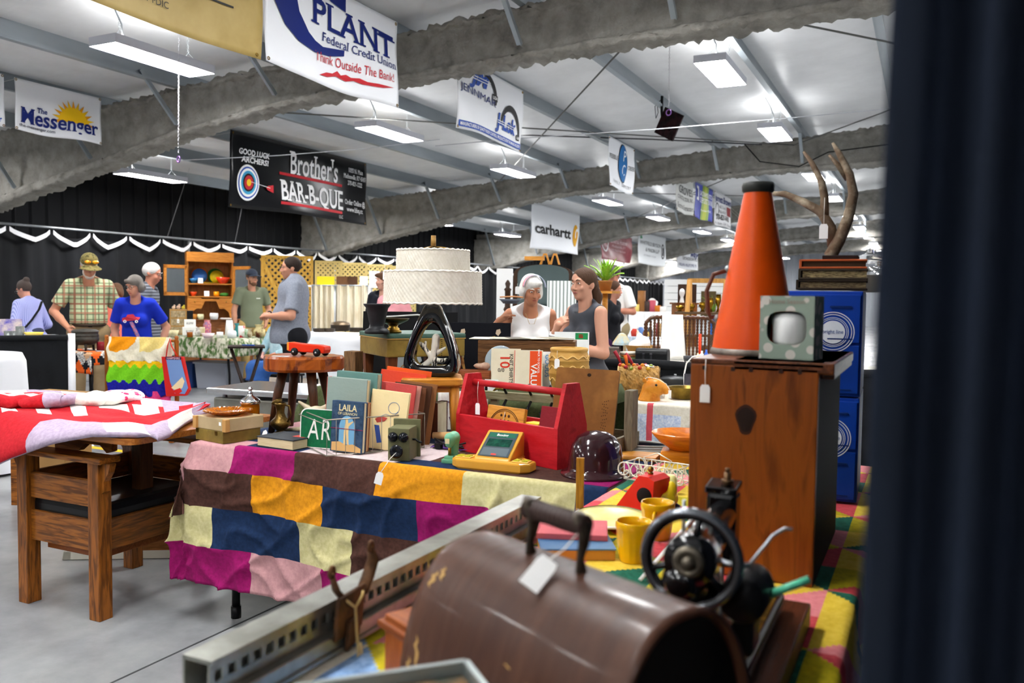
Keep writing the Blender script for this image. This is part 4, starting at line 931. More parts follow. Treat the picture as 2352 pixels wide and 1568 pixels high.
# --- green road sign
t = T('road_sign', 'green reflective road sign with white letters AR leaning by the books', 'sign', (-2.115, 2.66, S1+.002), rot=(-.06, 0, .1))
def rrect(w, h, r, n=6):
 P = []
 for cx, cz, a0 in ((w/2-r, h-r, 0), (-w/2+r, h-r, 90), (-w/2+r, r, 180), (w/2-r, r, 270)):
  for i in range(n+1): a = math.radians(a0+90*i/n); P.append((cx+r*math.cos(a), cz+r*math.sin(a)))
 return P
M().prism(rrect(.2, .155, .03), .003).out('plate', MAT('0f5a38', .35, c2='14683f', sc=60), t)
b = M(); O = rrect(.2, .155, .03); b.add([(x, -.0021, z) for x, z in O]+[(x*.96, -.0021, .0775+(z-.0775)*.95) for x, z in O], [(i, (i+1) % len(O), len(O)+(i+1) % len(O), len(O)+i) for i in range(len(O))])
b.text('ARA', .115, (.016, .035), lambda x, z: (x, -.0022, z), 1, 0, .0, 'CENTER', .1, 1.15, fit=.165); b.out('lettering', MAT('e9e6df', .5), t)
# --- wire book rack with its books
def art_laila(t, w, h, y):
 sk = MAT('2f5d84', .6, c2='3f7aa5', sc=24); M().box((0, y, h*.5), (w*.96, .0004, h*.97)).out('cover_picture', MAT('39506a', .65, c2='20354d', sc=50), t)
 b = M(); n = 16; b.add([(.03*math.cos(PI*i/n)*1.15, y-.0006, .095+.045*math.sin(PI*i/n)) for i in range(n+1)]+[(-.0345, y-.0006, .03), (.0345, y-.0006, .03)][::1], [tuple(list(range(n+1))+[n+1, n+2])]); b.out('arch_picture', MAT('6fa3c4', .6), t)
 b = M(); b.text('LAILA', .035, (0, .158), lambda x, z: (x, y-.001, z), .9, 0, .02); b.text('OF LEBANON', .014, (0, .143), lambda x, z: (x, y-.001, z), 1, 0, .01); b.out('title_lettering', MAT('d9c99a', .6), t)
 b = M(); b.add([(x, y-.0009, z) for x, z in ((-.012, .03), (-.004, .03), (-.002, .07), (.004, .03), (.012, .03), (.008, .075), (.008, .1), (.028, .118), (.027, .122), (.006, .112), (.003, .13), (-.006, .13), (-.008, .11), (-.012, .08))], [tuple(range(14))]); b.out('figure_picture', MAT('e0bf86', .6), t)
 b = M(); b.add([(x, y-.0008, z) for x, z in ((-w*.46, .004), (w*.46, .004), (w*.46, .02), (.03, .034), (.0, .028), (-.03, .04), (-w*.46, .036))], [tuple(range(7))]); b.out('ground_picture', MAT('cfa468', .6), t)
 b = M(); b.box((0, y-.001, h*.46), (w+.004, .002, .002)); b.out('ribbon', MAT('8f1d4a', .6), t)
RB = 'books in the wire rack'
book('small picture book with a blue archway cover at the front of the wire rack', (-1.975, 2.64, S1+.004), .142, .195, .022, '2d4560', rot=(-.06, .02, .06), art=art_laila, group=RB)
book('thin book with orange page edges tied behind the blue picture book', (-1.985, 2.675, S1+.004), .145, .19, .016, '9c5a34', rot=(-.06, .02, .06), pages='d9a25a', group=RB)
book('tall grey-green book with a red spine standing in the wire rack', (-2.04, 2.712, S1+.004), .185, .275, .024, '8a9a92', rot=(-.05, .03, .05), spine='b8322a', pages='d8c39a', group=RB)
book('tall teal book, tallest at the back of the wire rack', (-2.03, 2.765, S1+.004), .19, .295, .03, '5e837c', rot=(-.05, .03, .04), spine='557a74', pages='6f7a70', group=RB)
def art_yel(t, w, h, y):
 b = M(); b.torus((.02, y, h*.72), .022, .0012, 20, 5, (0, 1, 0)); b.tube([(-.03, y, h*.55), (-.01, y, h*.6), (.02, y, h*.58), (.04, y, h*.66)], .001, 4); b.out('drawing', MAT('7a86a0', .7), t)
 b = M(); b.add([(x, y-.0006, z) for x, z in ((-.05, h*.5), (-.03, h*.56), (.0, h*.54), (-.01, h*.48), (-.04, h*.44))], [(0, 1, 2, 3, 4)]); b.out('red_figure', MAT('b3473e', .7), t)
 b = M(); b.add([(x, y-.0006, z) for x, z in ((-.05, h*.4), (-.03, h*.4), (-.012, h*.12), (-.03, h*.1))], [(0, 1, 2, 3)]); b.out('blue_figure', MAT('3b57a0', .7), t)
book('cream picture book with a blue and red drawing, right half of the wire rack', (-1.885, 2.755, S1+.004), .15, .23, .02, 'ecd6a0', rot=(-.1, .1, .3), art=art_yel, group=RB)
bk = [('red book leaning right behind the cream picture book', -1.9, 2.81, .15, .255, .02, 'c04a46'), ('pale salmon book in the leaning row behind the cream picture book', -1.9, 2.845, .15, .25, .018, 'cf9484'), ('thin brown book, first brown spine in the leaning row', -1.892, 2.875, .15, .24, .018, '6a4026'), ('dark brown book leaning among brown spines in the wire rack', -1.885, 2.905, .15, .245, .016, '4e2f1c'), ('tan brown book leaning among brown spines in the wire rack', -1.878, 2.935, .15, .25, .016, '8a5a32'), ('bright red-orange book standing higher at the back of the rack', -1.98, 2.97, .19, .285, .02, 'd8442a'), ('orange and navy book, farthest back in the wire rack', -1.98, 3.01, .19, .295, .02, 'e0571e')]
for lab, x, y, w_, h_, d_, c in bk: book(lab, (x, y, S1+.004), w_, h_, d_, c, rot=(-.12, .12, .42), group=RB)
t = T('wire_rack', 'long wire record rack holding upright books on the patchwork table', 'rack', (-1.99, 2.77, S1), 1.0); wr_ = MAT('9a9384', .4, .7); b = M(); Lr, Wr = .4, .26
def rect(z, l, w, r): b.tube([(-l/2, -w/2, z), (l/2, -w/2, z), (l/2, w/2, z), (-l/2, w/2, z)], r, 6, closed=True)
rect(.14, Lr, Wr, .0026); rect(.006, Lr, Wr, .002); b.out('rails', wr_, t)
b = M()
for i in range(12): x = -Lr/2+Lr*i/11; b.tube([(x, -Wr/2, .14), (x, -Wr/2, .004), (x, Wr/2, .004), (x, Wr/2, .14)], .0013, 5)
b.tube([(-Lr/2, -Wr/2, .14), (-Lr/2-.02, -Wr/2-.01, .13), (-Lr/2-.02, Wr/2+.01, .13), (-Lr/2, Wr/2, .14)], .002, 5); b.out('wires', wr_, t)
# --- olive toy wall telephone
t = T('toy_telephone', 'olive wooden toy wall telephone with black bells and mouthpiece', 'telephone', (-1.735, 2.655, S1), .28); ol = MAT('6b6a4a', .5, c2='5d5c40', sc=15)
b = M(); b.box((0, 0, .06), (.082, .1, .12), bev=.003); b.out('case', ol, t); M().box((0, .056, .07), (.105, .012, .142), bev=.003).out('backboard', ol, t)
for sx in (-.02, .02): b = M(); b.lathe([(0, 0), (.017, 0), (.019, .008), (.012, .018), (.004, .022), (0, .022)], 18, (sx, -.05, .088), (0, -1, 0)); b.ball((sx, -.073, .088), .004, 8); b.out('bell', MAT('101218', .2), t)
b = M(); b.lathe([(0, 0), (.013, 0), (.014, .012), (.024, .024), (.025, .03), (.012, .03), (.006, .024), (0, .024)], 20, (0, -.05, .036), (0, -1, .1)); b.out('mouthpiece', MAT('101218', .2), t)
b = M(); b.tube([(.041, -.01, .075), (.055, -.01, .075), (.057, -.012, .072), (.07, -.02, .068)], .004, 8); b.ball((.074, -.022, .068), (.008, .005, .005), 8); b.out('crank', BLACK, t)
M().tube([(0, -.08, .036), (-.015, -.1, .018), (-.025, -.125, -.004), (-.03, -.16, -.02)], .0012, 5).out('tag_string', STRING, t)
b = M(); b.prism([(-.008, 0), (.008, 0), (.014, -.01), (.014, -.045), (-.014, -.045), (-.014, -.01)], .001, Matrix.Translation((-.03, -.165, -.02)) @ Matrix.Rotation(.25, 4, 'Y')); b.out('price_tag', TAGW, t, label='white price tag hanging over the cloth')
# --- mint green desk punch
t = T('desk_punch', 'small mint green metal desk punch with a rounded head', 'punch', on1(1028, 1064)+Vector((0, .03, 0)), .12); mn = MAT('6fb08c', .35, c2='64a380', sc=10)
b = M(); b.box((0, 0, .008), (.052, .075, .016), bev=.004); b.box((0, 0, .02), (.036, .06, .014), bev=.004); b.out('base', mn, t)
pr = [('c', (.004, .012, .03), (.004, .015, .085), .016, .018, .01), ('c', (.0, -.012, .088), (.002, .014, .09), .02, .022, .01), ('c', (-.002, -.018, .07), (-.002, -.016, .09), .015, .019, .008)]
SOLID(pr, .004).out('head', mn, t); b = M(); b.cyl((-.002, -.014, .026), (-.002, -.016, .06), .006, n=10); b.out('plunger', BRASS, t); M().box((-.002, -.0385, .082), (.016, .002, .018)).out('maker_plate', MAT('d9cda0', .6), t)
# --- yellow handheld game
t = T('handheld_game', 'yellow two-player handheld electronic game with a dark green screen', 'electronic game', (-1.355, 2.675, S1), -.03+.1); yg = MAT('e0a53a', .3, c2='d89a30', sc=4, coat=.3)
def plan(P, z0, z1, ins, b):
 n = len(P); cx = sum(x for x, y in P)/n; cy = sum(y for x, y in P)/n
 def ring(z, k): return [(cx+(x-cx)*k, cy+(y-cy)*k, z) for x, y in P]
 R = ring(z0, .95)+ring(z0+.006, 1)+ring(z1-.006, 1)+ring(z1-.0015, .985)+ring(z1, .95); fs = []
 for k in range(4): fs += [(k*n+i, k*n+(i+1) % n, (k+1)*n+(i+1) % n, (k+1)*n+i) for i in range(n)]
 fs += [tuple(reversed(range(n))), tuple(range(4*n, 5*n))]; b.add(R, fs, False)
b = M(); plan([(-.12, -.075), (.12, -.075), (.148, -.05), (.15, .0), (.085, .05), (.075, .09), (-.075, .09), (-.085, .05), (-.15, .0), (-.148, -.05)], 0, .034, 0, b)
b.out('body', yg, t)
b = M(); mt = Matrix(((0, 1, 0, 0), (1, 0, 0, 0), (0, 0, 1, 0), (0, 0, 0, 1)))
b.prism([(-.05, .02), (-.045, .036), (.085, .118), (.097, .118), (.1, .11), (.1, .02)], .138, mt); o = b.out('hood', yg, t); bv = o.modifiers.new('bevel', 'BEVEL'); bv.width = .006; bv.segments = 2
th = math.atan2(.082, .13); sl = Matrix.Translation((0, .02, .0785)) @ Matrix.Rotation(th, 4, 'X')
def pan(w0, w1, y0_, y1_, z, mat, nm, lab=None):
 b = M(); b.add([sl @ Vector(v) for v in ((-w0, y0_, z), (w0, y0_, z), (w1, y1_, z), (-w1, y1_, z))], [(0, 1, 2, 3)]); return b.out(nm, mat, t, label=lab)
pan(.058, .056, -.064, .064, .0012, MAT('3e4a50', .4), 'screen_bezel', 'dark grey screen bezel'); pan(.052, .051, .036, .06, .002, MAT('11614a', .4), 'title_panel', 'green title panel'); pan(.046, .046, -.012, .028, .002, MAT('0e2f2a', .1, c2='1a5a44', sc=30), 'screen', 'dark green screen'); pan(.05, .05, -.06, -.02, .002, MAT('56646a', .5), 'switch_panel'); pan(.01, .01, -.058, -.05, .003, MAT('d8443a', .4), 'red_button')
b = M(); b.text('Boxing', .016, (0, 0), lambda x, z: tuple(sl @ Vector((x, .043+z, .003))), 1, 0, .02); b.out('title_lettering', WHITE, t)
for sx in (-1, 1):
 b = M(); b.box((sx*.108, -.03, .036), (.062, .045, .004), bev=.002); pd = b.out('keypad', MAT('e6b85a', .4), t); b = M()
 for i in range(4): b.box((sx*.108+(-.015 if i % 2 else .015), -.03+(-.01 if i < 2 else .01), .0395), (.02, .011, .004), bev=.0015)
 b.out('buttons', MAT('b8b41e', .4), pd)
# --- red wooden tool carrier
TC = Vector((-1.375, 2.9, S1)); TR = -.33
t = T('tool_carrier', 'red wooden tool carrier with a round dowel handle', 'tool carrier', TC, TR); rd = MAT('b3121a', .42, c2='9c0d16', sc=5, st=(1, 4, 4), bump=.1, bsc=20, c3='c0202a'); L2, D2 = .535, .16
M().box((0, -D2/2+.008, .072), (L2-.036, .016, .144), bev=.002).out('side_board', rd, t); M().box((0, D2/2-.008, .072), (L2-.036, .016, .144), bev=.002).out('side_board', rd, t); M().box((0, 0, .008), (L2-.036, D2-.032, .014)).out('bottom_board', rd, t)
for sx in (-1, 1):
 b = M(); mt = Matrix.Translation((sx*(L2/2-.009), 0, 0)) @ Matrix(((0, 1, 0, 0), (1, 0, 0, 0), (0, 0, 1, 0), (0, 0, 0, 1)))
 b.prism([(-D2/2, 0), (D2/2, 0), (D2/2, .144), (.035, .3), (-.035, .3), (-D2/2, .144)], .018, mt); b.out('end_board', rd, t)
b = M(); b.cyl((-L2/2+.01, 0, .265), (L2/2-.01, 0, .265), .013, n=16); b.out('dowel_handle', MAT('c22a2e', .4, c2='a5161e', sc=7), t)
price_tag(t, (-L2/2+.055, -.014, .27), .085, .03)
t = T('peg_board', 'square wooden peg game board with drilled holes in the red carrier', 'game board', TC+rotz((-.06, -.03, .017), TR), rot=(-.18, 0, TR)); pw_ = WOOD('cf9038', 'b57626', .4, 'x', 5, coat=.2)
M().box((0, 0, .085), (.2, .016, .17), bev=.003).out('board', pw_, t); b = M(); b.torus((0, -.009, .075), .085, .0014, 40, 6, (0, 1, 0)); b.torus((0, -.009, .075), .079, .001, 40, 6, (0, 1, 0))
for r_ in range(7):
 for c_ in range(7):
  if (2 <= r_ <= 4) or (2 <= c_ <= 4): b.lathe([(0, 0), (.0055, 0), (.0055, .0012), (0, .0012)], 10, ((c_-3)*.02, -.008, .075+(r_-3)*.02), (0, -1, 0))
b.out('holes', MAT('4a2a10', .7), t); price_tag(t, (.0, -.011, .15), .06, .028)
def art_gold(t, w, h, y):
 b = M(); b.text('DUMAS', .03, (0, 0), lambda x, z: (w*.3-z, y-.0008, h*.25+x), 1, .08, .02); b.out('title_lettering', MAT('d8b45a', .4, .5), t)
book('dark red book with gold title slanting inside the red tool carrier', TC+rotz((.17, -.02, .017), TR), .1, .19, .03, '7d1420', rot=(-.2, 0, TR+.05), pages='c9b078', art=art_gold)
t = T('yellow_block', 'flat yellow block lying inside the red tool carrier', 'block', TC+rotz((.07, .02, .017), TR), TR); M().box((0, 0, .06), (.07, .05, .12), bev=.004).out('block', MAT('e8c21a', .5), t)
# --- dark brown hard hat
t = T('hard_hat', 'glossy dark brown domed hard hat at the right end of the patchwork table', 'hat', (-1.005, 2.74, S1)); hh = MAT('2a1418', .14, c2='34181c', sc=2, coat=.5)
M().lathe([(.118, .0), (.12, .004), (.117, .009), (.098, .016), (.093, .03), (.092, .06), (.084, .1), (.064, .131), (.035, .147), (0, .152)], 40, sy=1.08).out('shell', hh, t); b = M(); b.torus((0, 0, .03), .0935, .003, 40, 6); b.out('brow_band', hh, t)
# --- leaning boards in a weathered crate
gw = WOOD('7d745f', '655c49', .8, 'z', 6, bump=.2); gwx = WOOD('7d745f', '655c49', .8, 'x', 6, bump=.2); CR = Vector((-1.2, 3.2, S1))
t = T('wooden_crate', 'weathered grey wooden crate with a tall corner post behind the hard hat', 'crate', CR, -.05)
M().box((0, -.11, .035), (.33, .014, .07)).out('front_slat', gwx, t); M().box((0, .11, .035), (.33, .014, .07)).out('back_slat', gwx, t); M().box((-.158, 0, .035), (.014, .206, .07)).out('side_slat', gwx, t); M().box((.158, 0, .035), (.014, .206, .07)).out('side_slat', gwx, t); M().box((0, 0, .006), (.3, .2, .01)).out('bottom', gwx, t)
b = M(); b.box((.18, -.02, .125), (.035, .06, .25), bev=.003); b.out('corner_post', gw, t)
t = T('thin_plank', 'large thin ochre-brown wooden panel with worn corners leaning in the grey crate', 'panel', CR+Vector((-.02, -.06, .012)), rot=(-.2, 0, -.1)); M().prism([(x, z) for x, z in rrect(.28, .315, .01)], .008).out('panel', MAT('8a5a22', .5, c2='9c6a2c', sc=3, bump=.06, c3='7a4c1a'), t); b = M()
for i in range(12):
 for j in range(3): b.ball((.085+.008*j+.004*math.sin(i*3), -.0042, .06+i*.012+.003*math.sin(i+j)), (.0022, .0006, .0022), 6)
b.out('worm_holes', MAT('4b2c10', .8), t); M().ball((.01, -.0044, .29), (.009, .001, .007), 10).out('nail_hole', MAT('2d1b0c', .8), t)
# --- wooden stool with the black lamp
LS = on1(992, 1002)+Vector((-.0, .0, 0)); LS.z = S1
for i in range(2):
 book(('brown leather book standing between the lamp stool legs, left one', 'darker brown leather book standing between the lamp stool legs, right one')[i], (LS.x-.02+.045*i, LS.y+.0+.02*i, S1), .03, .15, .1, ('7a3f24', '5a3020')[i], rz=.1)
mp_ = WOOD('c8842c', 'b06e1e', .4, 'x', 4, coat=.2); mpz = WOOD('c27c28', 'a8661c', .42, 'z', 4)
t = T('low_stool', 'small honey-coloured wooden stool under the black lamp', 'stool', LS, .55)
hs = .262; P = rrect(.25, .25, .035); b = M(); b.add([(x, z-.125, hs-.032) for x, z in P]+[(x*1.03, (z-.125)*1.03, hs-.026) for x, z in P]+[(x*1.03, (z-.125)*1.03, hs-.006) for x, z in P]+[(x*.99, (z-.125)*.99, hs) for x, z in P], [(k*len(P)+i, k*len(P)+(i+1) % len(P), (k+1)*len(P)+(i+1) % len(P), (k+1)*len(P)+i) for k in range(3) for i in range(len(P))]+[tuple(range(3*len(P), 4*len(P))), tuple(reversed(range(len(P))))]); b.out('seat', mp_, t)
for sx in (-1, 1):
 for sy in (-1, 1): b = M(); b.tube([(sx*.092, sy*.092, hs-.03), (sx*.096, sy*.096, .1), (sx*.1, sy*.1, 0)], [.021, .019, .016], 14); b.out('leg', mpz, t)
b = M(); b.box((0, -.092, hs-.045), (.18, .016, .03)); b.box((0, .092, hs-.045), (.18, .016, .03)); b.box((-.092, 0, hs-.045), (.016, .18, .03)); b.box((.092, 0, hs-.045), (.016, .18, .03)); b.out('apron', mp_, t)
LZ = S1+hs
t = T('table_lamp', 'glossy black pear-shaped ceramic lamp with white branch inside and two-tier woven shade', 'lamp', (LS.x, LS.y, LZ), .35)
ck = MAT('08080b', .1, coat=.8)
# base: hollow pear: outline swept as a thick rounded loop
def spl(P, m):
 Q = []; n = len(P)
 for i in range(n-1):
  p0, p1, p2, p3 = P[max(i-1, 0)], P[i], P[i+1], P[min(i+2, n-1)]
  for k in range(m):
   u = k/m; Q.append(tuple(.5*(2*b1+(c1-a1)*u+(2*a1-5*b1+4*c1-d1)*u*u+(-a1+3*b1-3*c1+d1)*u**3) for a1, b1, c1, d1 in zip(p0, p1, p2, p3)))
 return Q+[P[-1]]
def mir(P): return P+[(-x, z) for x, z in reversed(P[1:-1])]
O = mir(spl([(0, 0), (.08, 0), (.106, .01), (.117, .04), (.112, .09), (.096, .15), (.076, .205), (.054, .255), (.037, .292), (.022, .31), (0, .314)], 4))
I2 = mir(spl([(0, .045), (.055, .047), (.074, .06), (.08, .085), (.074, .115), (.062, .15), (.046, .185), (.028, .212), (.012, .225), (0, .228)], 4)+[(0, .2285)])
def resamp(P, n=72):
 P = P+[P[0]]; L = [0]
 for a, c in zip(P, P[1:]): L.append(L[-1]+math.hypot(c[0]-a[0], c[1]-a[1]))
 Q = []
 for i in range(n):
  t_ = L[-1]*i/n; k = max(q for q in range(len(L)) if L[q] <= t_+1e-9); k = min(k, len(P)-2); f = (t_-L[k])/max(1e-9, L[k+1]-L[k]); Q.append((P[k][0]+(P[k+1][0]-P[k][0])*f, P[k][1]+(P[k+1][1]-P[k][1])*f))
 return Q
O = resamp(O); I2 = resamp(I2); n = len(O); b = M(); dy = .052; vs = []; rings = []
for (P, y) in ((O, .7), (O, 1.), (None, 1.), (I2, .85), (I2, -.85), (None, -1.), (O, -1.), (O, -.7)):
 if P is None: P = [((a+c)/2, (b_+d)/2) for (a, b_), (c, d) in zip(O, I2)]; y = y*1.02
 k = 1. if P is not O or abs(y) < .9 else .965
 rings.append([(x*k, -y*dy*(1.15-.6*max(0, z-.1)/.2), .145+(z-.145)*k) for x, z in P])
for r_ in rings: vs += r_
R_ = len(rings); b.add(vs, [(k*n+i, k*n+(i+1) % n, ((k+1) % R_)*n+(i+1) % n, ((k+1) % R_)*n+i) for k in range(R_) for i in range(n)], True)
b.out('base', ck, t, ang=60)
br = MAT('e9e3d3', .4, c2='1a1712', sc=16, st=(3, 3, .6), lo=.53, hi=.57, bump=.2)
pr = [('c', (-.045, 0, .035), (.0, 0, .075), .014, .012, .008), ('c', (.0, 0, .075), (.012, 0, .13), .012, .016, .008), ('c', (.012, 0, .13), (.015, 0, .165), .016, .017, .006), ('c', (.0, 0, .075), (-.04, 0, .125), .012, .009, .008), ('c', (-.04, 0, .125), (-.052, -.005, .14), .01, .008, .006), ('c', (-.035, 0, .12), (-.03, 0, .145), .008, .006, .006), ('c', (.005, 0, .09), (.055, 0, .122), .011, .006, .008), ('c', (.0, 0, .07), (.045, -.005, .066), .011, .009, .008), ('c', (.045, -.005, .066), (.062, -.005, .074), .009, .006, .006), ('c', (.01, 0, .03), (.005, 0, .075), .012, .01, .008)]
SOLID(pr, .0045).out('branch', br, t, label='white speckled ceramic branch')
M().cyl((0, 0, .3), (0, 0, .34), .012, n=12).out('neck', BRASS, t)
sh = MAT('e4ded0', .85, c2='d6cfbe', sc=40, tr=0)
def tier(r0, r1, z0, z1, nm):
 n = 120
 def fn(s, q):
  a = 2*PI*s; wv = .0022*math.sin(a*70)*math.cos((z1-z0)*q*PI/.011); r = r0+(r1-r0)*q+wv; return (r*math.cos(a), r*math.sin(a), z0+(z1-z0)*q)
 b = M(); b.sheet(fn, 280, max(10, int((z1-z0)/.0045)), th=-.002); o = b.out(nm, sh, t)
 b = M()
 for z, r in ((z0, r0), (z1, r1)):
  b.tube([((r+.001)*math.cos(a), (r+.001)*math.sin(a), z+.0022*math.sin(a*36)) for a in [2*PI*i/144 for i in range(144)]], .0042, 6, closed=True)
 b.out('edge_lacing', MAT('efe9dc', .85), o)
tier(.208, .205, .312, .444, 'lower_shade'); tier(.155, .153, .446, .535, 'upper_shade')
b = M(); b.tube([(.205*math.cos(a), .205*math.sin(a), .444) for a in [2*PI*i/40 for i in range(40)]], .002, 5, closed=True)
for k in range(3): a = 2*PI*k/3+.4; b.tube([(.15*math.cos(a), .15*math.sin(a), .535), (.03*math.cos(a), .03*math.sin(a), .552), (0, 0, .552)], .0025, 5); b.tube([(.15*math.cos(a), .15*math.sin(a), .448), (.205*math.cos(a), .205*math.sin(a), .444)], .002, 5)
b.cyl((0, 0, .32), (0, 0, .555), .005, n=8); b.out('harp', BRASS, t); b = M(); b.cyl((0, 0, .555), (0, 0, .6), .0115, .0105, 14); b.out('finial', MAT('b08a4e', .6, c2='8a6530', sc=40), t)
price_tag(t, (-.19, -.075, .475), .03, .024, (-.3, -1))
# --- slice-of-wood stool with the red toy car
SS = Vector((-2.49, 3.0, S1))
t = T('slice_stool', 'stool with a live-edge wood slice top and splayed dark legs', 'stool', SS, .2); HS = .335
def slc(s, q): pass
n = 48; rr = [.172*(1+.06*math.sin(3*a+1)+.03*math.sin(7*a)+.02*math.sin(12*a+2)) for a in [2*PI*i/n for i in range(n)]]
b = M(); ring = lambda z, k: [(rr[i]*k*math.cos(2*PI*i/n), rr[i]*k*.92*math.sin(2*PI*i/n), z) for i in range(n)]
b.add(ring(HS-.066, .95)+ring(HS-.055, 1.0)+ring(HS-.01, 1.0)+ring(HS, .97), [(k*n+i, k*n+(i+1) % n, (k+1)*n+(i+1) % n, (k+1)*n+i) for k in range(3) for i in range(n)]+[tuple(range(3*n, 4*n)), tuple(reversed(range(n)))]); b.out('seat', MAT('8a3f14', .3, c2='5a220c', sc=7, kind='wood', st=(1.5, 1.5, 1), coat=.4, lo=.35, hi=.6, c3='a5551a'), t)
for k in range(4):
 a = PI/4+PI/2*k+.1; c, s = math.cos(a), math.sin(a); b = M(); b.tube([(c*.09, s*.09, HS-.064), (c*.115, s*.115, HS*.5), (c*.145, s*.145, 0)], [.022, .02, .014], 14); b.out('leg', WOOD('4a2a18', '38200f', .4, 'z', 5), t)
t = T('toy_car', 'red wooden toy car with black wheels on the live-edge stool', 'toy car', SS+Vector((.055, -.02, HS+.0004)), .05); rc = MAT('dd3210', .3, c2='d02a0c', sc=6, coat=.4)
b = M(); P = [(-.1, .018), (.09, .014), (.096, .03), (.094, .045), (.06, .05), (-.02, .052), (-.07, .056), (-.1, .058)]; b.prism(P, .05); o = b.out('body', rc, t); bv = o.modifiers.new('b', 'BEVEL'); bv.width = .004; bv.segments = 2
M().box((-.098, 0, .04), (.012, .052, .036), bev=.003).out('tail_block', MAT('e08a30', .4), t)
for sx in (-.058, .06):
 for sy in (-1, 1): b = M(); b.lathe([(0, -.008), (.014, -.008), (.0175, -.004), (.0175, .004), (.014, .008), (0, .008)], 20, (sx, sy*.031, .0178), (0, 1, 0)); w_ = b.out('wheel', MAT('121214', .25), t); b = M(); b.ball((sx, sy*.04, .0178), .005, 10); b.out('hub_cap', STEEL, w_)
t = T('paper_tag', 'white tag lying in front of the red toy car', 'tag', SS+Vector((-.02, -.12, HS+.0006)), .3); M().box((0, 0, .0008), (.075, .022, .0012)).out('card', TAGW, t)
# --- brass ewer, bleached skull and box under the slice stool
t = T('ewer', 'small tarnished brass ewer pitcher standing under the live-edge stool', 'pitcher', (-2.5, 2.865, S1)); eb = MAT('7d6230', .35, .85, c2='4a3a1c', sc=30, bump=.3, bsc=60)
M().lathe([(0, 0), (.03, 0), (.03, .006), (.014, .014), (.03, .026), (.044, .042), (.042, .056), (.024, .074), (.017, .092), (.018, .11), (.024, .128), (.026, .136), (.022, .136), (.014, .11), (0, .1)], 24).out('body', eb, t); b = M(); b.tube([(.02, 0, .128), (.05, 0, .125), (.058, 0, .09), (.04, 0, .056)], .004, 8); b.out('handle', eb, t); b = M(); b.lathe([(.018, 0), (.026, .014), (.02, .02)], 14, (-.012, 0, .128), (-.6, 0, 1)); b.out('spout', eb, t)
t = T('animal_skull', 'bleached white animal skull under the live-edge stool', 'skull', (-2.36, 2.93, S1), .6)
pr = [('e', (0, 0, .075), (.045, .05, .05), .02), ('c', (0, -.02, .06), (0, -.1, .03), .032, .018, .02), ('c', (-.03, .0, .03), (-.03, -.08, .014), .012, .01, .012), ('c', (.03, .0, .03), (.03, -.08, .014), .012, .01, .012), ('-', (-.038, -.035, .075), (.016, .016, .016), .008), ('-', (.038, -.035, .075), (.016, .016, .016), .008), ('c', (-.03, .02, .11), (-.075, .03, .14), .014, .006, .01), ('c', (.03, .02, .11), (.075, .03, .14), .014, .006, .01)]
SOLID(pr, .006).out('skull', MAT('d3c7ab', .7, c2='a8977a', sc=12, bump=.25), t)
t = T('horn', 'pale curved horn lying beside the bleached skull', 'horn', (-2.3, 2.87, S1)); M().tube([(-.22, .03, .012), (-.12, .06, .02), (-.02, .08, .05), (.05, .08, .045), (.1, .06, .02)], [.006, .012, .018, .014, .006], 10).out('horn', MAT('cabd9d', .6, c2='a39272', sc=20), t)
t = T('paper_box', 'flat open tan box under the animal skull', 'box', (-2.37, 2.95, S1-.0), .1); M().box((.02, .1, .012), (.28, .07, .02), bev=.002).out('tray', MAT('b08a4a', .7), t)
# --- loose things between the stools
t = T('cable_coil', 'tangled black cord on a purple cloth between the stool and the red carrier', 'cable', (-1.66, 2.94, S1)); b = M()
for k in range(4): b.tube([((.06+.012*k)*math.cos(a)+.02*math.sin(k*2), (.04+.008*k)*math.sin(a), .012+.008*math.sin(3*a+k)+.006*k) for a in [2*PI*i/24 for i in range(24)]], .0035, 6, closed=True)
b.box((-.06, -.05, .012), (.03, .02, .02), bev=.003); b.out('cord', BLACK, t); M().sheet(lambda s, q: (-.1+.2*s, -.05+.11*q, .004+.006*abs(math.sin(9*s+5*q))), 16, 10, th=.002).out('purple_cloth', CLOTH('6b4a9a', '5a3d86'), t)
t = T('hand_drill', 'old hand tool with a pale wooden handle lying behind the mint punch', 'tool', (-1.68, 3.04, S1), .25); M().tube([(-.14, 0, .03), (-.06, 0, .032), (.0, 0, .03)], [.014, .017, .012], 12).out('handle', MAT('c29a66', .5), t); M().tube([(0, 0, .03), (.05, 0, .03), (.1, 0, .02)], [.008, .012, .014], 12).out('shaft', MAT('7a6a58', .4, .6), t); M().lathe([(0, -.03), (.022, -.03), (.022, .03), (0, .03)], 14, (.12, 0, .022), (0, 1, .2)).out('spool', MAT('b8683a', .5, c2='d9c090', sc=30, st=(1, 4, 1)), t)
# ================================================================ things on the raised green table
S3 = .8905
def on3(u, v): return onz(u, v, S3)
def lookat(p, extra=0.): return math.atan2(p[0], -p[1]) * -1 + extra if False else math.atan2(p[1], p[0]) - PI/2 + extra   # local +Y away from the viewer
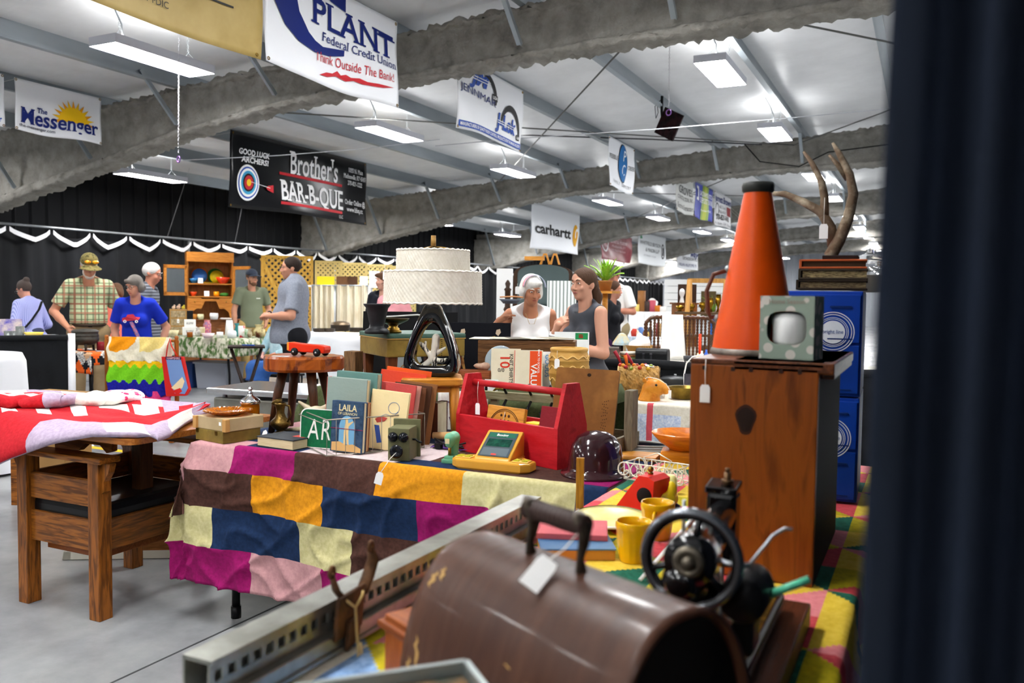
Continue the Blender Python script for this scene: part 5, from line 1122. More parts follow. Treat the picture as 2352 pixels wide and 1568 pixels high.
# steel cabinet behind the amber jar
t = T('steel_cabinet', 'low dented steel cabinet with a shiny lid behind the amber jar', 'cabinet', (-3.32, 3.95, 0), .1); sc_ = MAT('8e8d84', .4, .55, c2='77766d', sc=5)
M().box((0, 0, .375), (.86, .42, .75), bev=.01).out('body', sc_, t); b = M(); b.box((0, 0, .79), (.92, .48, .035), bev=.008); b.out('lid', MAT('c2c4c6', .2, .9), t)
for sx in (-.38, .38): b = M(); b.cyl((sx, -.17, .74), (sx, -.17, .78), .014, n=10); b.out('lid_post', STEEL, t)
M().lathe([(0, 0), (.018, 0), (.018, .006), (0, .006)], 14, (.1, -.211, .68), (0, -1, 0)).out('plug', BLACK, t)
t = T('wood_post', 'rough weathered wooden post standing behind the live-edge stool', 'post', (-2.62, 3.55, S3)); M().box((0, 0, .09), (.07, .07, .18), bev=.004).out('post', WOOD('7a5c3c', '5c422a', .8, 'z', 6, bump=.3), t)
# vinyl bench with a green top
BC = Vector((-2.42, 3.78, S3))
t = T('vinyl_bench', 'gold vinyl covered bench with green top and tapered wooden legs', 'bench', BC, .95)
gv = MAT('8f7638', .4, c2='7a632b', sc=14, bump=.1); W = .42
M().box((0, 0, .205), (W, W, .09), bev=.006).out('body', gv, t); M().box((0, 0, .263), (W+.008, W+.008, .026), bev=.008).out('cushion', MAT('4c6a5c', .45, c2='3f5a4e', sc=8), t, label='dark green vinyl top')
b = M(); b.box((0, 0, .2505), (W+.006, W+.006, .004)); b.out('piping', MAT('c19a52', .5), t)
b = M()
for i in range(9): b.ball((.08, -W/2-.001, .165+i*.01), .0028, 6)
b.out('upholstery_nails', MAT('2b2416', .4, .5), t)
for sx in (-1, 1):
 for sy in (-1, 1): b = M(); b.box((sx*(W/2-.035), sy*(W/2-.035), .08), (.034, .034, .16), bev=.003, taper=(1.5, 1.5)); b.out('leg', WOOD('6e3c20', '54290f', .4, 'z', 5), t)
bt = S3+.277
t = T('iron_mortar', 'tall black cast iron mortar with a flared rim on the gold vinyl bench', 'mortar', wp(866, 770, 4.18)*1.0, 0); t.location.z = bt
M().lathe([(0, 0), (.058, 0), (.062, .008), (.056, .02), (.036, .03), (.034, .04), (.04, .06), (.048, .1), (.054, .125), (.066, .14), (.067, .146), (.058, .146), (.045, .11), (.034, .05), (0, .045)], 36).out('bowl', MAT('24262a', .5, c2='17181b', sc=12, bump=.1), t)
t = T('brass_compote', 'dark brass footed bowl just right of the iron mortar on the bench', 'bowl', wp(903, 768, 4.3), 0); t.location.z = bt
M().lathe([(0, .04), (.03, .042), (.07, .06), (.082, .072), (.08, .074), (.068, .064), (.03, .05), (0, .048)], 30).out('bowl', MAT('55492c', .3, .8, c2='3b3220', sc=10), t); b = M(); b.lathe([(0, 0), (.042, 0), (.042, .01), (.03, .016), (.032, .022), (.022, .03), (.026, .04), (0, .042)], 24); b.out('foot', BRASS, t)
# black framed board with rope trim leaning at the bench's left
t = T('black_display_board', 'black velvet display board with silver rope trim leaning behind the bench', 'display board', Vector((-2.72, 4.12, S3)), rot=(-.22, 0, .5))
M().box((.06, 0, .19), (.55, .02, .38), bev=.003).out('board', MAT('0c0c0e', .9), t)
b = M(); P = [(-.2, -.012, .02), (-.19, -.013, .2), (-.17, -.013, .3), (-.12, -.013, .345), (-.03, -.013, .35), (.1, -.013, .36), (.2, -.013, .34)]
b.tube(P, .006, 6); b.tube([(.3, -.013, .28), (.29, -.013, .12), (.24, -.013, .05), (.12, -.013, .03), (-.02, -.013, .02)], .006, 6); b.out('rope_trim', MAT('b9bab8', .4, .5), t)
b = M(); b.prism([(-.03, .02), (.06, .01), (.11, .06), (.09, .13), (.02, .15), (-.04, .1)], .004, Matrix.Translation((.02, -.016, .03))); b.text('Clearance', .024, (.05, .1), lambda x, z: (x, -.0195, z), 1, 0, .01); b.out('grey_card', MAT('8b9092', .6), t)
# black velvet painting
VP = on3(1020, 878);
t = T('velvet_painting', 'black velvet picture of two gold-clad figures behind the black lamp', 'picture', Vector((-2.27, 4.22, S3)), rot=(-.12, 0, .42))
M().box((0, 0, .16), (.38, .014, .32), bev=.002).out('canvas', MAT('0a0b12', .95), t); y = -.008
b = M()
def blob(P, c, z0): b.add([(x, y-.0005*z0, z) for x, z in P], [tuple(range(len(P)))], mi=c)
for ox in (.1, -.1):
 blob([(ox-.03, .18), (ox+.02, .17), (ox+.03, .22), (ox, .245), (ox-.035, .235), (ox-.045, .2)], 0, 1); blob([(ox+.0, .13), (ox+.025, .13), (ox+.04, .05), (ox+.065, -.0+.03), (ox+.05, .02), (ox+.028, .05)], 1, 2); blob([(ox-.01, .17), (ox+.03, .17), (ox+.03, .12), (ox, .12)], 2, 3)
 blob([(ox+.02, .245), (ox+.035, .265), (ox+.03, .285), (ox+.01, .28), (ox+.005, .258)], 3, 1)
b.out('painted_figures', [MAT('b8974a', .7, c2='7a5c22', sc=60), MAT('7a4a22', .7, c2='b98b4a', sc=60), MAT('8a7a52', .7), MAT('b9a48c', .7)], t)
t = T('grey_disc', 'pale blue-grey round disc leaning against the velvet picture', 'disc', Vector((-1.94, 3.86, S3)), rot=(-.2, 0, .4)); M().lathe([(0, -.006), (.075, -.006), (.08, 0), (.075, .006), (0, .006)], 32, (0, 0, .14), (0, 1, 0)).out('disc', MAT('93a3ab', .5, c2='a9b5ba', sc=8), t); M().box((0, .02, .035), (.05, .05, .07)).out('stand', MAT('6a6a66', .5), t)
t = T('little_chest', 'little reddish wooden box of drawers beside the black lamp', 'drawer box', on3(1062, 893)+Vector((.02, .1, 0)), .45); M().box((0, 0, .045), (.16, .1, .09), bev=.003).out('body', WOOD('8a4a26', '6e3517', .45, 'x', 5), t)
for i in range(2): b = M(); b.box((0, -.052, .024+.042*i), (.145, .006, .036), bev=.001); d = b.out('drawer', WOOD('9a5630', '7c4020', .45, 'x', 5), t); b = M(); b.ball((0, -.058, .024+.042*i), .006, 8); b.out('knob', BRASS, d)
t = T('seashell', 'pale seashell on top of the little box of drawers', 'shell', on3(1062, 893)+Vector((.05, .12, .0905)), .3); pr = [('c', (-.03, 0, .02), (.02, 0, .016), .012, .02, .01), ('e', (.02, 0, .02), (.024, .022, .02), .01), ('c', (-.03, 0, .02), (-.045, 0, .02), .008, .003, .008)]; SOLID(pr, .004).out('shell', MAT('c9a891', .5, c2='a57f6a', sc=30), t)
# crate of shop signs
t = T('sign_crate', 'long wooden crate holding old cardboard shop signs', 'crate', Vector((-1.88, 4.07, S3)), .34); cwz = WOOD('6d4a2a', '4f3319', .7, 'x', 5, bump=.2)
M().box((0, -.11, .12), (.5, .014, .24)).out('front_board', cwz, t); M().box((0, .11, .12), (.5, .014, .24)).out('back_board', cwz, t); M().box((-.243, 0, .12), (.014, .206, .24)).out('side_board', cwz, t); M().box((.243, 0, .12), (.014, .206, .24)).out('side_board', cwz, t); M().box((0, 0, .006), (.47, .2, .01)).out('bottom', cwz, t)
crm = MAT('e9dfc6', .75, c2='ded2b4', sc=6); whs = MAT('eef0ee', .7); sr = MAT('d23a26', .6); so = MAT('e8501e', .6); sb = MAT('2c64b8', .6)
def sign(label, u, v, w, h, lean, rz, els, bg=crm, d=None):
 p = on3(u, v); t = T('shop_sign', label, 'sign', p, rot=(-lean, 0, rz), group=None)
 M().box((0, 0, h/2), (w, .004, h)).out('card', bg, t); parts = {}
 for e in els:
  mt = e[1]; b = parts.setdefault(mt.name, (mt, M()))[1]
  if e[0] == 't':
   rotd = e[6] if len(e) > 6 else 0
   fn = (lambda x, z, a=e[3], c=e[4]: (a*w+z, -.0032, c*h-x)) if rotd else (lambda x, z, a=e[3], c=e[4]: (a*w+x, -.0032, c*h+z))
   b.text(e[2], e[5]*h, (0, 0), fn, 1, 0, .015)
  elif e[0] == 'p': b.add([(x*w, -.0026, z*h) for x, z in e[2]], [tuple(range(len(e[2])))])
 for mt, b in parts.values(): b.out('lettering', mt, t)
 return t
g_ = MAT('5b5448', .7)
sign('cream sign reading 10% KNIT SHIRTS with a big red 10', 1160, 893, .15, .205, .16, .36, [('t', sr, '10', -.18, .68, .34, 1), ('t', g_, '0/0', -.15, .42, .13), ('t', g_, 'KNIT SHIRTS', .13, .5, .13, 1), ('t', g_, 'HENLEYS', .3, .42, .07, 1)])
sign('cream and orange-red sign reading VALUES', 1212, 895, .145, .2, .16, .36, [('p', so, [(.05, .02), (.46, .02), (.46, .98), (.05, .98)]), ('p', sr, [(-.49, .01), (-.47, .01), (-.47, .99), (-.49, .99)]), ('t', whs, 'VALUES', .1, .28, .22, 1), ('t', whs, 'BACK TO SCHOOL', .33, .72, .07, 1)])
sign('white sign reading WHITE GOODS Sale in pale blue letters', 1258, 893, .13, .19, .16, .36, [('t', MAT('6fa4d8', .6), 'WHITE', .14, .62, .17, 1), ('t', MAT('6fa4d8', .6), 'GOODS', -.12, .62, .17, 1), ('t', g_, 'Sale', -.3, .6, .1, 1)], whs)
sign('cream card with a blue pennant and red SALE letters at the left of the crate', 1126, 885, .13, .23, .14, .36, [('p', sb, [(-.2, .86), (.3, .78), (-.2, .7)]), ('t', whs, 'OW', -.02, .76, .09), ('p', sr, [(.1, .3), (.45, .3), (.45, .55), (.1, .55)]), ('t', whs, 'SA', .2, .5, .15, 1), ('t', sr, 'O', -.2, .35, .2)])
for (u, v, w, h, lab, els) in ((1208, 880, .3, .235, 'wide white card with blue script, standing behind the knit shirts sign', [('t', sb, 'Sale days', .0, .9, .08)]), (1316, 875, .2, .27, 'tall white card with a green and red stamp, standing behind the clay barrel', [('p', MAT('1f8a4e', .6), [(.1, .84), (.46, .84), (.46, .98), (.1, .98)]), ('p', sr, [(.2, .87), (.32, .87), (.32, .95), (.2, .95)])])):
 o = sign(lab, u, v, w, h, .1, .36, els, whs); o.location.y += .12; o.location.x -= .06
t = T('papers', 'loose papers and photographs lying along the top of the sign crate', 'papers', Vector((-1.92, 4.06, S3+.242)), .34)
for i in range(5): M().box((-.2+.095*i, .0, .004+.0015*i), (.12, .19, .003), (0, 0, .15*i), ).out('sheet', MAT(('e6e0cc', 'b9b4a2', '6a6458', 'd8d2be', '9a927e')[i], .7), t)
# clay barrel
t = T('clay_barrel', 'ochre stoneware barrel jar with wavy relief bands and small lug handles', 'jar', Vector((-1.6, 3.95, S3)), 0); k = 1.0
M().lathe([(0, 0), (.075, 0), (.082, .01), (.095, .06), (.1, .085), (.102, .088), (.1, .094), (.1, .15), (.103, .153), (.1, .158), (.094, .19), (.09, .196), (.094, .2), (.095, .212), (.088, .216), (.08, .21), (.082, .19), (.088, .15), (.08, .04), (0, .03)], 44).out('jar', MAT('b98a3e', .55, c2='a5762c', sc=5, st=(1, 1, 3), bump=.2, c3='c79a4e'), t)
b = M()
for z, a in ((.12, .009), (.17, .007), (.06, .008)): b.tube([((.0995+(.0 if z > .1 else -.004))*math.cos(q), (.0995+(.0 if z > .1 else -.004))*math.sin(q), z+a*math.sin(q*11)) for q in [2*PI*i/120 for i in range(120)]], .004, 6, closed=True)
b.out('relief_band', MAT('d9b06a', .55), t, label='paler wavy relief band')
for q in (-1.2, .2, 2.2): b = M(); b.torus((.103*math.cos(q), .103*math.sin(q), .09), .02, .006, 14, 6, (math.cos(q), math.sin(q), .6)); b.out('lug_handle', MAT('c2944a', .55), t)
price_tag(t, (-.02, -.104, .205), .04, .032)
# odds and ends on the green table
t = T('brass_planter', 'shiny brass oval planter with ring handles behind the teal book', 'planter', on3(868, 890)+Vector((.0, .02, 0)), .2); M().lathe([(0, 0), (.07, 0), (.074, .01), (.078, .05), (.083, .058), (.083, .066), (.078, .066), (.074, .05), (.068, .008), (0, .008)], 32, sx=1.15).out('pot', MAT('a5832e', .22, .95, c2='7a5e1e', sc=20), t); b = M(); b.torus((.082, -.03, .04), .016, .0025, 14, 6, (1, 0, 0)); b.out('ring_handle', BRASS, t)
t = T('toy_doll', 'small toy doll with a red cap and yellow-green clothes above the teal book', 'doll', on3(812, 872), .3); b = M(); b.ball((0, 0, .035), (.022, .018, .034)); b.out('body', MAT('b5c326', .7), t); M().ball((0, -.002, .082), (.022, .022, .024)).out('head', MAT('e8b888', .6), t); b = M(); b.ball((.0, .004, .094), (.024, .024, .02)); b.lathe([(.022, 0), (.008, .03), (0, .04)], 12, (-.006, .004, .104)); b.out('cap', MAT('d5281c', .7), t); b = M(); b.tube([(.02, 0, .045), (.045, -.004, .07), (.05, -.004, .085)], [.009, .008, .006], 8); b.out('arm', MAT('b5c326', .7), t)
t = T('ornament_stand', 'brass hook stand with a glass heart ornament and price tag', 'ornament stand', on3(922, 898)+Vector((0, .04, 0)), .3)
b = M(); b.tube([(-.03, 0, .004), (-.033, 0, .07), (-.025, 0, .115), (-.005, 0, .13), (.012, 0, .12), (.016, 0, .105)], .0028, 6); b.torus((0, 0, .004), .03, .0026, 20, 6); b.out('stand', BRASS, t); M().lathe([(0, -.045), (.012, -.03), (.024, -.008), (.02, .006), (.008, .012), (0, .014)], 16, (.016, 0, .09)).out('ornament', MAT('c9c4c0', .15, tr=.4, c2='a8403c', sc=40), t); price_tag(t, (.03, -.01, .06), .03, .02)
t = T('paper_stack', 'white papers and a straw mat under the hook stand', 'papers', on3(905, 893)+Vector((0, .08, 0)), .2); M().box((0, 0, .002), (.2, .14, .004)).out('paper', WHITE, t)
t = T('note_card', 'small white note card with green print standing by the 10% sign', 'card', on3(1138, 897)+Vector((0, -.05, 0)), rot=(-.15, 0, .1)); M().box((0, 0, .03), (.07, .003, .06)).out('card', WHITE, t); M().box((-.004, -.002, .047), (.05, .001, .014)).out('printed_strip', MAT('4fa88a', .6), t); M().box((-.022, -.003, .047), (.011, .001, .011)).out('red_mark', sr, t)
t = T('iron_spools', 'two short black iron pegs beside the note card', 'pegs', on3(1115, 899)+Vector((0, -.05, 0)))
for x in (0, .03): M().lathe([(0, 0), (.009, 0), (.006, .008), (.007, .02), (.006, .035), (.009, .04), (0, .042)], 12, (x, 0, 0)).out('peg', BLACK, t)
t = T('brass_hook', 'small brass curved handle lying by the note card', 'hook', on3(1158, 899)+Vector((0, -.06, 0)), .2); M().tube([(-.03, 0, .004), (-.015, 0, .018), (.01, 0, .022), (.03, 0, .012)], [.004, .006, .006, .004], 8).out('hook', BRASS, t)
t = T('coat_rack', 'grey painted wooden rack rail with black iron coat hooks behind the red carrier', 'rack', Vector((-1.56, 3.383, .0)), .0)
gp = WOOD('8a8468', '75704f', .7, 'x', 5); b = M(); b.box((0, 0, .915), (.44, .03, .035), bev=.003); b.out('rail', gp, t)
for x in (-.17, .16): M().box((x, .012, .46), (.035, .024, .92), bev=.002).out('upright', gp, t)
for x in (-.1, .02, .12): b = M(); b.tube([(x, -.015, .93), (x, -.035, .95), (x+.012, -.05, .965), (x+.005, -.05, .98)], .006, 8); b.tube([(x, -.015, .9), (x-.005, -.05, .86), (x-.03, -.055, .84), (x-.04, -.05, .86)], .006, 8); b.out('coat_hook', BLACKM, t)
t = T('pinwheel_quilt', 'small white quilt square with plaid pinwheel triangles hanging behind the lamp stool', 'quilt', Vector((-1.93, 3.425, .72)), .0)
M().sheet(lambda s, q: (-.12+.26*s+.01*q, -.005-.008*math.sin(6*s), .2*q-.03*abs(s-.5)), 12, 8, th=.004).out('cloth', CLOTH('ecebe4', 'dedcd2'), t); b = M(); pc = (.02, .1)
for k in range(4):
 a = k*PI/2+.35; c, s = math.cos(a), math.sin(a); Q = [(0, 0), (.07, 0), (.07, .055)]; b.add([(pc[0]+x*c-z*s, -.0165, pc[1]+x*s+z*c) for x, z in Q], [(0, 1, 2)])
b.out('pinwheel_patch', PLAID('2b2f5a', 'b8b8c8', '8a2430', 60, 25), t)
t = T('folded_cloth', 'small red, white and blue cloth hanging at the left of the lamp stool', 'cloth', Vector((-2.15, 3.425, .77))); b = M()
b.sheet(lambda s, q: (-.07+.16*s, -.004, .12*q), 9, 4, lambda s, q: (0, 1, 2)[min(2, int(s*3+q*.6))], th=.004); b.out('cloth', [CLOTH('c62a36'), CLOTH('ebeaf0'), CLOTH('2f6fa8')], t)
# ================================================================ things on the bright quilt table
S2 = .7495
def on2(u, v): return onz(u, v, S2)
def cup(u, v, lab, rz):
 t = T('mug', lab, 'mug', on2(u, v)+Vector((0, .035, 0)), rz, 'yellow mugs'); yl = MAT('eab608', .22, c2='dca606', sc=8, coat=.5)
 n = 48
 def fn(s, q):
  a = 2*PI*s; P = [(.031, 0), (.033, .004), (.036, .03), (.041, .075), (.0425, .078), (.0425, .088), (.041, .093), (.038, .092), (.036, .06), (.03, .008), (.001, .006)]
  i = min(int(q*10), 9); f = q*10-i; r = P[i][0]+(P[i+1][0]-P[i][0])*f; z = P[i][1]+(P[i+1][1]-P[i][1])*f
  if .004 < z < .074 and q < .6: r *= 1+.018*math.cos(a*16)
  return (r*math.cos(a), r*math.sin(a), z)
 M().sheet(fn, 96, 20).out('cup', yl, t); b = M(); b.tube([(.038, 0, .074), (.058, 0, .07), (.064, 0, .05), (.054, 0, .028), (.036, 0, .022)], .005, 8); b.out('handle', yl, t)
cup(1444, 1296, 'yellow ribbed ceramic mug, the nearer of two, left of the handwheel', 1.2); cup(1500, 1243, 'yellow ceramic mug with its handle turned to the viewer, the farther of two', -1.45)
t = T('book', 'blue book with orange page edges lying left of the yellow mugs', 'book', Vector((-.735, 1.87, S2)), .5); M().box((0, 0, .012), (.17, .14, .024)).out('pages', MAT('c98a34', .8), t); b = M(); b.box((0, 0, .0255), (.175, .145, .004), bev=.001); b.out('cover', MAT('3f668f', .6, c2='55789b', sc=14), t)
t = T('book', 'faded pink book lying on top of the blue book behind the bentwood cover', 'book', Vector((-.765, 1.93, S2+.028)), .35); M().box((0, 0, .007), (.17, .14, .014), bev=.002).out('cover', MAT('d0676c', .7, c2='c35b62', sc=8), t)
t = T('oval_platter', 'pale yellow oval platter with a white rim on the bright quilt', 'platter', Vector((-.745, 2.16, S2)), .3); M().lathe([(0, .004), (.07, .004), (.085, .012), (.1, .016), (.101, .019), (.084, .017), (.06, .009), (0, .009)], 36, sx=1.0, sy=1.15).out('plate', MAT('e6d87a', .25, c2='efe6a8', sc=5), t); M().lathe([(.098, .015), (.104, .014), (.105, .018), (.1, .0205)], 36, sy=1.15).out('rim', MAT('efeee6', .3), t)
t = T('red_birdhouse', 'red wooden birdhouse with a round hole and brass knob', 'birdhouse', on2(1470, 1176)+Vector((0, .06, 0)), -.25); rb_ = MAT('d92a1c', .45, c2='c92416', sc=8)
b = M(); P = [(-.04, 0), (.045, 0), (.045, .05), (.0, .1), (-.045, .05)]; b.prism([(-.075, .0), (.045, 0), (.05, .09), (.03, .1), (.0, .1)], .09); b.out('body', rb_, t)
M().lathe([(0, 0), (.024, 0), (.024, .002), (0, .002)], 20, (.02, -.0455, .045), (0, -1, 0)).out('entrance_hole', MAT('120806', .9), t, label='dark round entrance hole'); b = M(); b.cyl((.012, 0, .1), (.012, 0, .106), .008, n=12); b.ball((.012, 0, .114), .009, 12); b.out('knob', BRASS, t)
b = M(); th = math.atan2(.1, .075); mt = Matrix.Translation((-.0405, -.0, .0515)) @ Matrix.Rotation(-th, 4, 'Y'); b.box((0, 0, 0), (.09, .05, .002)); b.xf(mt); b.out('sign_strip', MAT('e6e2ea', .6), t); b = M(); b.text('COLT', .028, (0, 0), lambda x, z: (x, z-.01, .0022), 1, 0, .03); b.xf(mt); b.out('sign_lettering', MAT('3a54b8', .6), t)
t = T('wire_basket', 'white wire bottle carrier with curled loops on the bright quilt', 'basket', on2(1497, 1118)+Vector((0, .06, 0)), -.2); ww = MAT('e9e4d2', .5); b = M(); bx_, by_ = .19, .1
for z in (.012, .065): b.tube([(-bx_/2, -by_/2, z), (bx_/2, -by_/2, z), (bx_/2, by_/2, z), (-bx_/2, by_/2, z)], .0022, 6, closed=True)
for i in range(5):
 for j in (-1, 1):
  x = -bx_/2+bx_*i/4; b.tube([(x, j*by_/2, .012), (x, j*by_/2, .065)], .0018, 5); b.torus((x, j*(by_/2+.004), .045), .021, .0022, 18, 6, (0, 1, .15*j)); b.torus((x+.014, j*(by_/2+.006), .03), .012, .002, 14, 6, (0, 1, 0))
b.out('loops', ww, t); b = M(); b.tube([(-.01, 0, .012), (-.05, 0, .08), (0, 0, .1), (.05, 0, .08), (.01, 0, .012)], .0022, 6); b.tube([(-bx_/2, 0, .012), (bx_/2, 0, .012)], .002, 5); b.out('handle', ww, t)
t = T('yellow_planter', 'bright yellow ceramic figure planter beside the red birdhouse', 'planter', on2(1513, 1172)+Vector((0, .04, 0))); yc = MAT('e2c21c', .25, coat=.4)
pr = [('e', (0, 0, .03), (.045, .035, .03), .01), ('e', (-.02, -.01, .055), (.022, .016, .026), .008), ('e', (.022, -.01, .058), (.022, .016, .026), .008), ('-', (0, -.012, .07), (.022, .03, .026), .006), ('e', (.01, -.04, .022), (.018, .016, .016), .008)]
SOLID(pr, .0045).out('planter', yc, t)
t = T('glass_candle', 'pale yellow candle glass standing in the wire carrier', 'candle', on2(1518, 1150)+Vector((.0, .1, 0))); M().lathe([(0, 0), (.02, 0), (.022, .005), (.02, .05), (.014, .06), (0, .06)], 16).out('glass', MAT('f0ec9a', .3), t)
t = T('dark_figurine', 'tiny dark figurine beside the wooden chest', 'figurine', on2(1548, 1172)+Vector((-.01, .03, 0))); M().lathe([(0, 0), (.02, 0), (.02, .008), (.009, .014), (.011, .03), (.006, .038), (.01, .046), (.006, .054), (0, .056)], 14).out('figurine', MAT('241a1a', .3), t)
t = T('white_ruler', 'white slatted ruler-like stick leaning behind the handwheel', 'ruler', on2(1470, 1335)+Vector((.0, .0, 0)), rot=(0, 0, 0)); b = M(); b.tube([(0, 0, .003), (.06, .1, .09), (.09, .16, .135)], .006, 6, flat=.5); b.out('ruler', MAT('e4e3e0', .4), t)
t = T('wooden_stick', 'upright yellowish wooden stick in front of the hard hat', 'stick', Vector((-.86, 2.22, S2)), .3); M().box((0, 0, .078), (.022, .014, .156), bev=.002).out('stick', WOOD('b07a22', '8f5f14', .5, 'z', 6), t)
t = T('wooden_bowl', 'wide orange wooden bowl left of the chest', 'bowl', on2(1555, 1068)+Vector((0, .08, .045)), 0); ob = WOOD('d9781a', 'c26410', .3, 'x', 3, coat=.4)
M().lathe([(0, 0), (.05, 0), (.052, .006), (.09, .03), (.118, .062), (.114, .066), (.086, .038), (.05, .014), (0, .012)], 40).out('bowl', ob, t)
for i in range(3): M().ball((.01+.02*i, -.02+.015*i, .032), (.02, .016, .012), 10).out('cotton_ball', MAT('efe6e0', .9), t)
t = T('wooden_trivet', 'orange wooden block stand under the wide wooden bowl', 'stand', on2(1555, 1068)+Vector((0, .08, 0)), .2); M().box((0, 0, .022), (.16, .12, .044), bev=.012).out('stand', WOOD('d98a1e', 'bf7312', .4, 'x', 4), t)
t = T('wooden_board', 'flat orange-tan wooden board lying beside the hard hat', 'board', Vector((-.99, 3.1, S1)), .1); M().box((0, 0, .008), (.2, .12, .016), bev=.005).out('board', WOOD('d0913c', 'b97a28', .4, 'x', 4), t)
t = T('oval_hoops', 'nest of silver-grey oval metal frames behind the wooden bowl', 'frames', Vector((-1.0, 3.26, S1)), .3)
for i in range(3): b = M(); b.tube([((.17-.022*i)*math.cos(a), (.1-.02*i)*math.sin(a)-.0, .012+.006*i) for a in [2*PI*k/48 for k in range(48)]], .0075, 6, closed=True); b.out('frame', MAT('8b8a84', .4, .6), t)
# ================================================================ second aisle: quilt table, black booth divider and things behind it
fold_table('folding_table', 'folding table under the pale patch quilt behind the hard hat', -1.8, -.55, 5.05, 5.75, .715)
Q7 = [CLOTH('e4ddce', 'd6cdb9'), CLOTH('d2525c'), CLOTH('35688f'), CLOTH('e0c86a'), CLOTH('4a1c2c'), CLOTH('dfe3ea', 'a9b8d6')]
def patch7(a, b):
 d = 5.05-b
 if d > .262: return 1
 x = (a+1.82) % .52
 if .30 < x < .345 and d > .0: return 1
 if .09 < d < .27:
  q = (d-.09)/.17; u = x-.02
  if a < -1.2:
   if abs(u-.07-q*.13) < .028: return 2
   if abs(u-.045-q*.11) < .03 and q > .2: return 3
   if u < .06+q*.08 and q > .35 and u > .04: return 4
   if u > .19: return 5
  else:
   if abs(d-.17-.1*x) < .03: return 2
 return 0
solo('pale_quilt', cloth(-1.81, -.54, 5.04, 5.76, .715, .275, .25, .22, .2, patch7, .0125, .008, 4), Q7, 'pale homespun quilt with red sashing and blue strips hanging below the rodent-shaped head', 'quilt')
S7 = .7195
def on7(u, v): return onz(u, v, S7)
bark = MAT('b58a48', .55, c2='7a5a2a', sc=22, bump=1., bsc=38)
t = T('bark_log', 'big bark-covered log section with a smooth cut end, colourful knobs stuck on top', 'log', Vector((-1.68, 5.36, S7)), .3); b = M(); nr, nl = 48, 26
vs = []; R0 = .098
for i in range(nl+1):
 x = -.13+.26*i/nl
 for j in range(nr):
  a = 2*PI*j/nr; r = R0*(1+rnd.uniform(-.06, .07)) if 0 < i < nl else R0*.985; vs.append((x, r*math.cos(a), R0*1.02+r*math.sin(a)))
b.add(vs, [(i*nr+j, i*nr+(j+1) % nr, (i+1)*nr+(j+1) % nr, (i+1)*nr+j) for i in range(nl) for j in range(nr)]); b.out('bark', bark, t)
b = M(); b.lathe([(0, .004), (R0*.96, .004), (R0*.99, 0), (R0*.96, -.008), (0, -.008)], 40, (-.132, 0, R0*1.02), (-1, 0, 0)); b.lathe([(0, .004), (R0*.96, .004), (0, -.004)], 40, (.132, 0, R0*1.02), (1, 0, 0)); b.out('cut_end', MAT('dcb67a', .5, c2='d0a562', sc=4), t)
cols = ['b03020', 'd9882a', '9a2430', 'c8a024', '7a8a2a', 'd06a1e', '8a2a1e']; r4 = random.Random(9)
for i in range(12):
 x = -.12+.018*(i % 12); y = -.06+.1*r4.random(); z = R0*1.02+math.sqrt(max(0, R0*R0-y*y)); M().ball((x, y, z+.006), (.014, .012, .013), 10).out('knob', MAT(cols[i % 7], .25, coat=.4), t)
for i, (x, y, h, c, l) in enumerate(((-.11, .02, .1, '8e1f2c', -.5), (-.075, .0, .075, 'd0641e', -.2), (-.03, .02, .085, '9a2434', -.7))):
 M().tube([(x, y, R0*1.95), (x+l*.5*h, y, R0*1.95+h*.6), (x+l*h, y, R0*1.95+h)], [.007, .011, .013], 10).out('pen_handle', MAT(c, .35), t)
b = M(); b.box((.07, -.02, R0*2.02+.004), (.06, .04, .0015), (.2, .15, .2)); b.out('price_tag', TAGW, t)
t = T('rodent_head', 'orange ceramic rodent head with buck teeth on the pale quilt', 'figurine', on7(1492, 922)+Vector((0, .06, 0)), 0); oc = MAT('c9771a', .4, c2='b9680f', sc=12, bump=.35, bsc=45, c3='d38a2c')
pr = [('c', (-.02, 0, .0), (-.012, 0, .06), .07, .056, .02), ('e', (.012, 0, .09), (.062, .048, .046), .03), ('c', (.03, 0, .088), (.082, 0, .072), .042, .027, .03), ('e', (-.045, -.03, .128), (.013, .009, .018), .006), ('e', (-.03, .034, .13), (.013, .009, .018), .006), ('-', (-.043, -.038, .126), (.008, .006, .012), .004), ('e', (.088, 0, .07), (.02, .024, .02), .012), ('cut', (0, 0, .0), (0, 0, -1))]
SOLID(pr, .0045).out('head', oc, t); M().ball((.036, -.0475, .103), (.009, .006, .008), 10).out('eye', MAT('20211f', .15), t); M().box((.072, -.004, .04), (.014, .02, .018), bev=.003).out('teeth', MAT('f2ece0', .3), t)
b = M(); b.tube([(-.045, -.03, .135), (-.02, -.045, .15), (.04, -.05, .145), (.1, -.05, .115), (.122, -.05, .08)], .002, 5); b.out('tag_string', STRING, t); M().box((.124, -.05, .052), (.018, .002, .05)).out('price_tag', TAGW, t)
t = T('brass_pan', 'round brass pan with a dark handle behind the rodent head', 'pan', on7(1552, 918)+Vector((.03, .08, 0)), .3); M().lathe([(0, 0), (.07, 0), (.085, .012), (.105, .075), (.107, .078), (.1, .076), (.08, .018), (0, .008)], 36).out('pan', MAT('8f7630', .35, .85, c2='5d4a1c', sc=8), t); b = M(); b.tube([(.1, 0, .07), (.16, 0, .09), (.2, 0, .1)], .008, 8); b.out('handle', MAT('4a2f1c', .5), t)
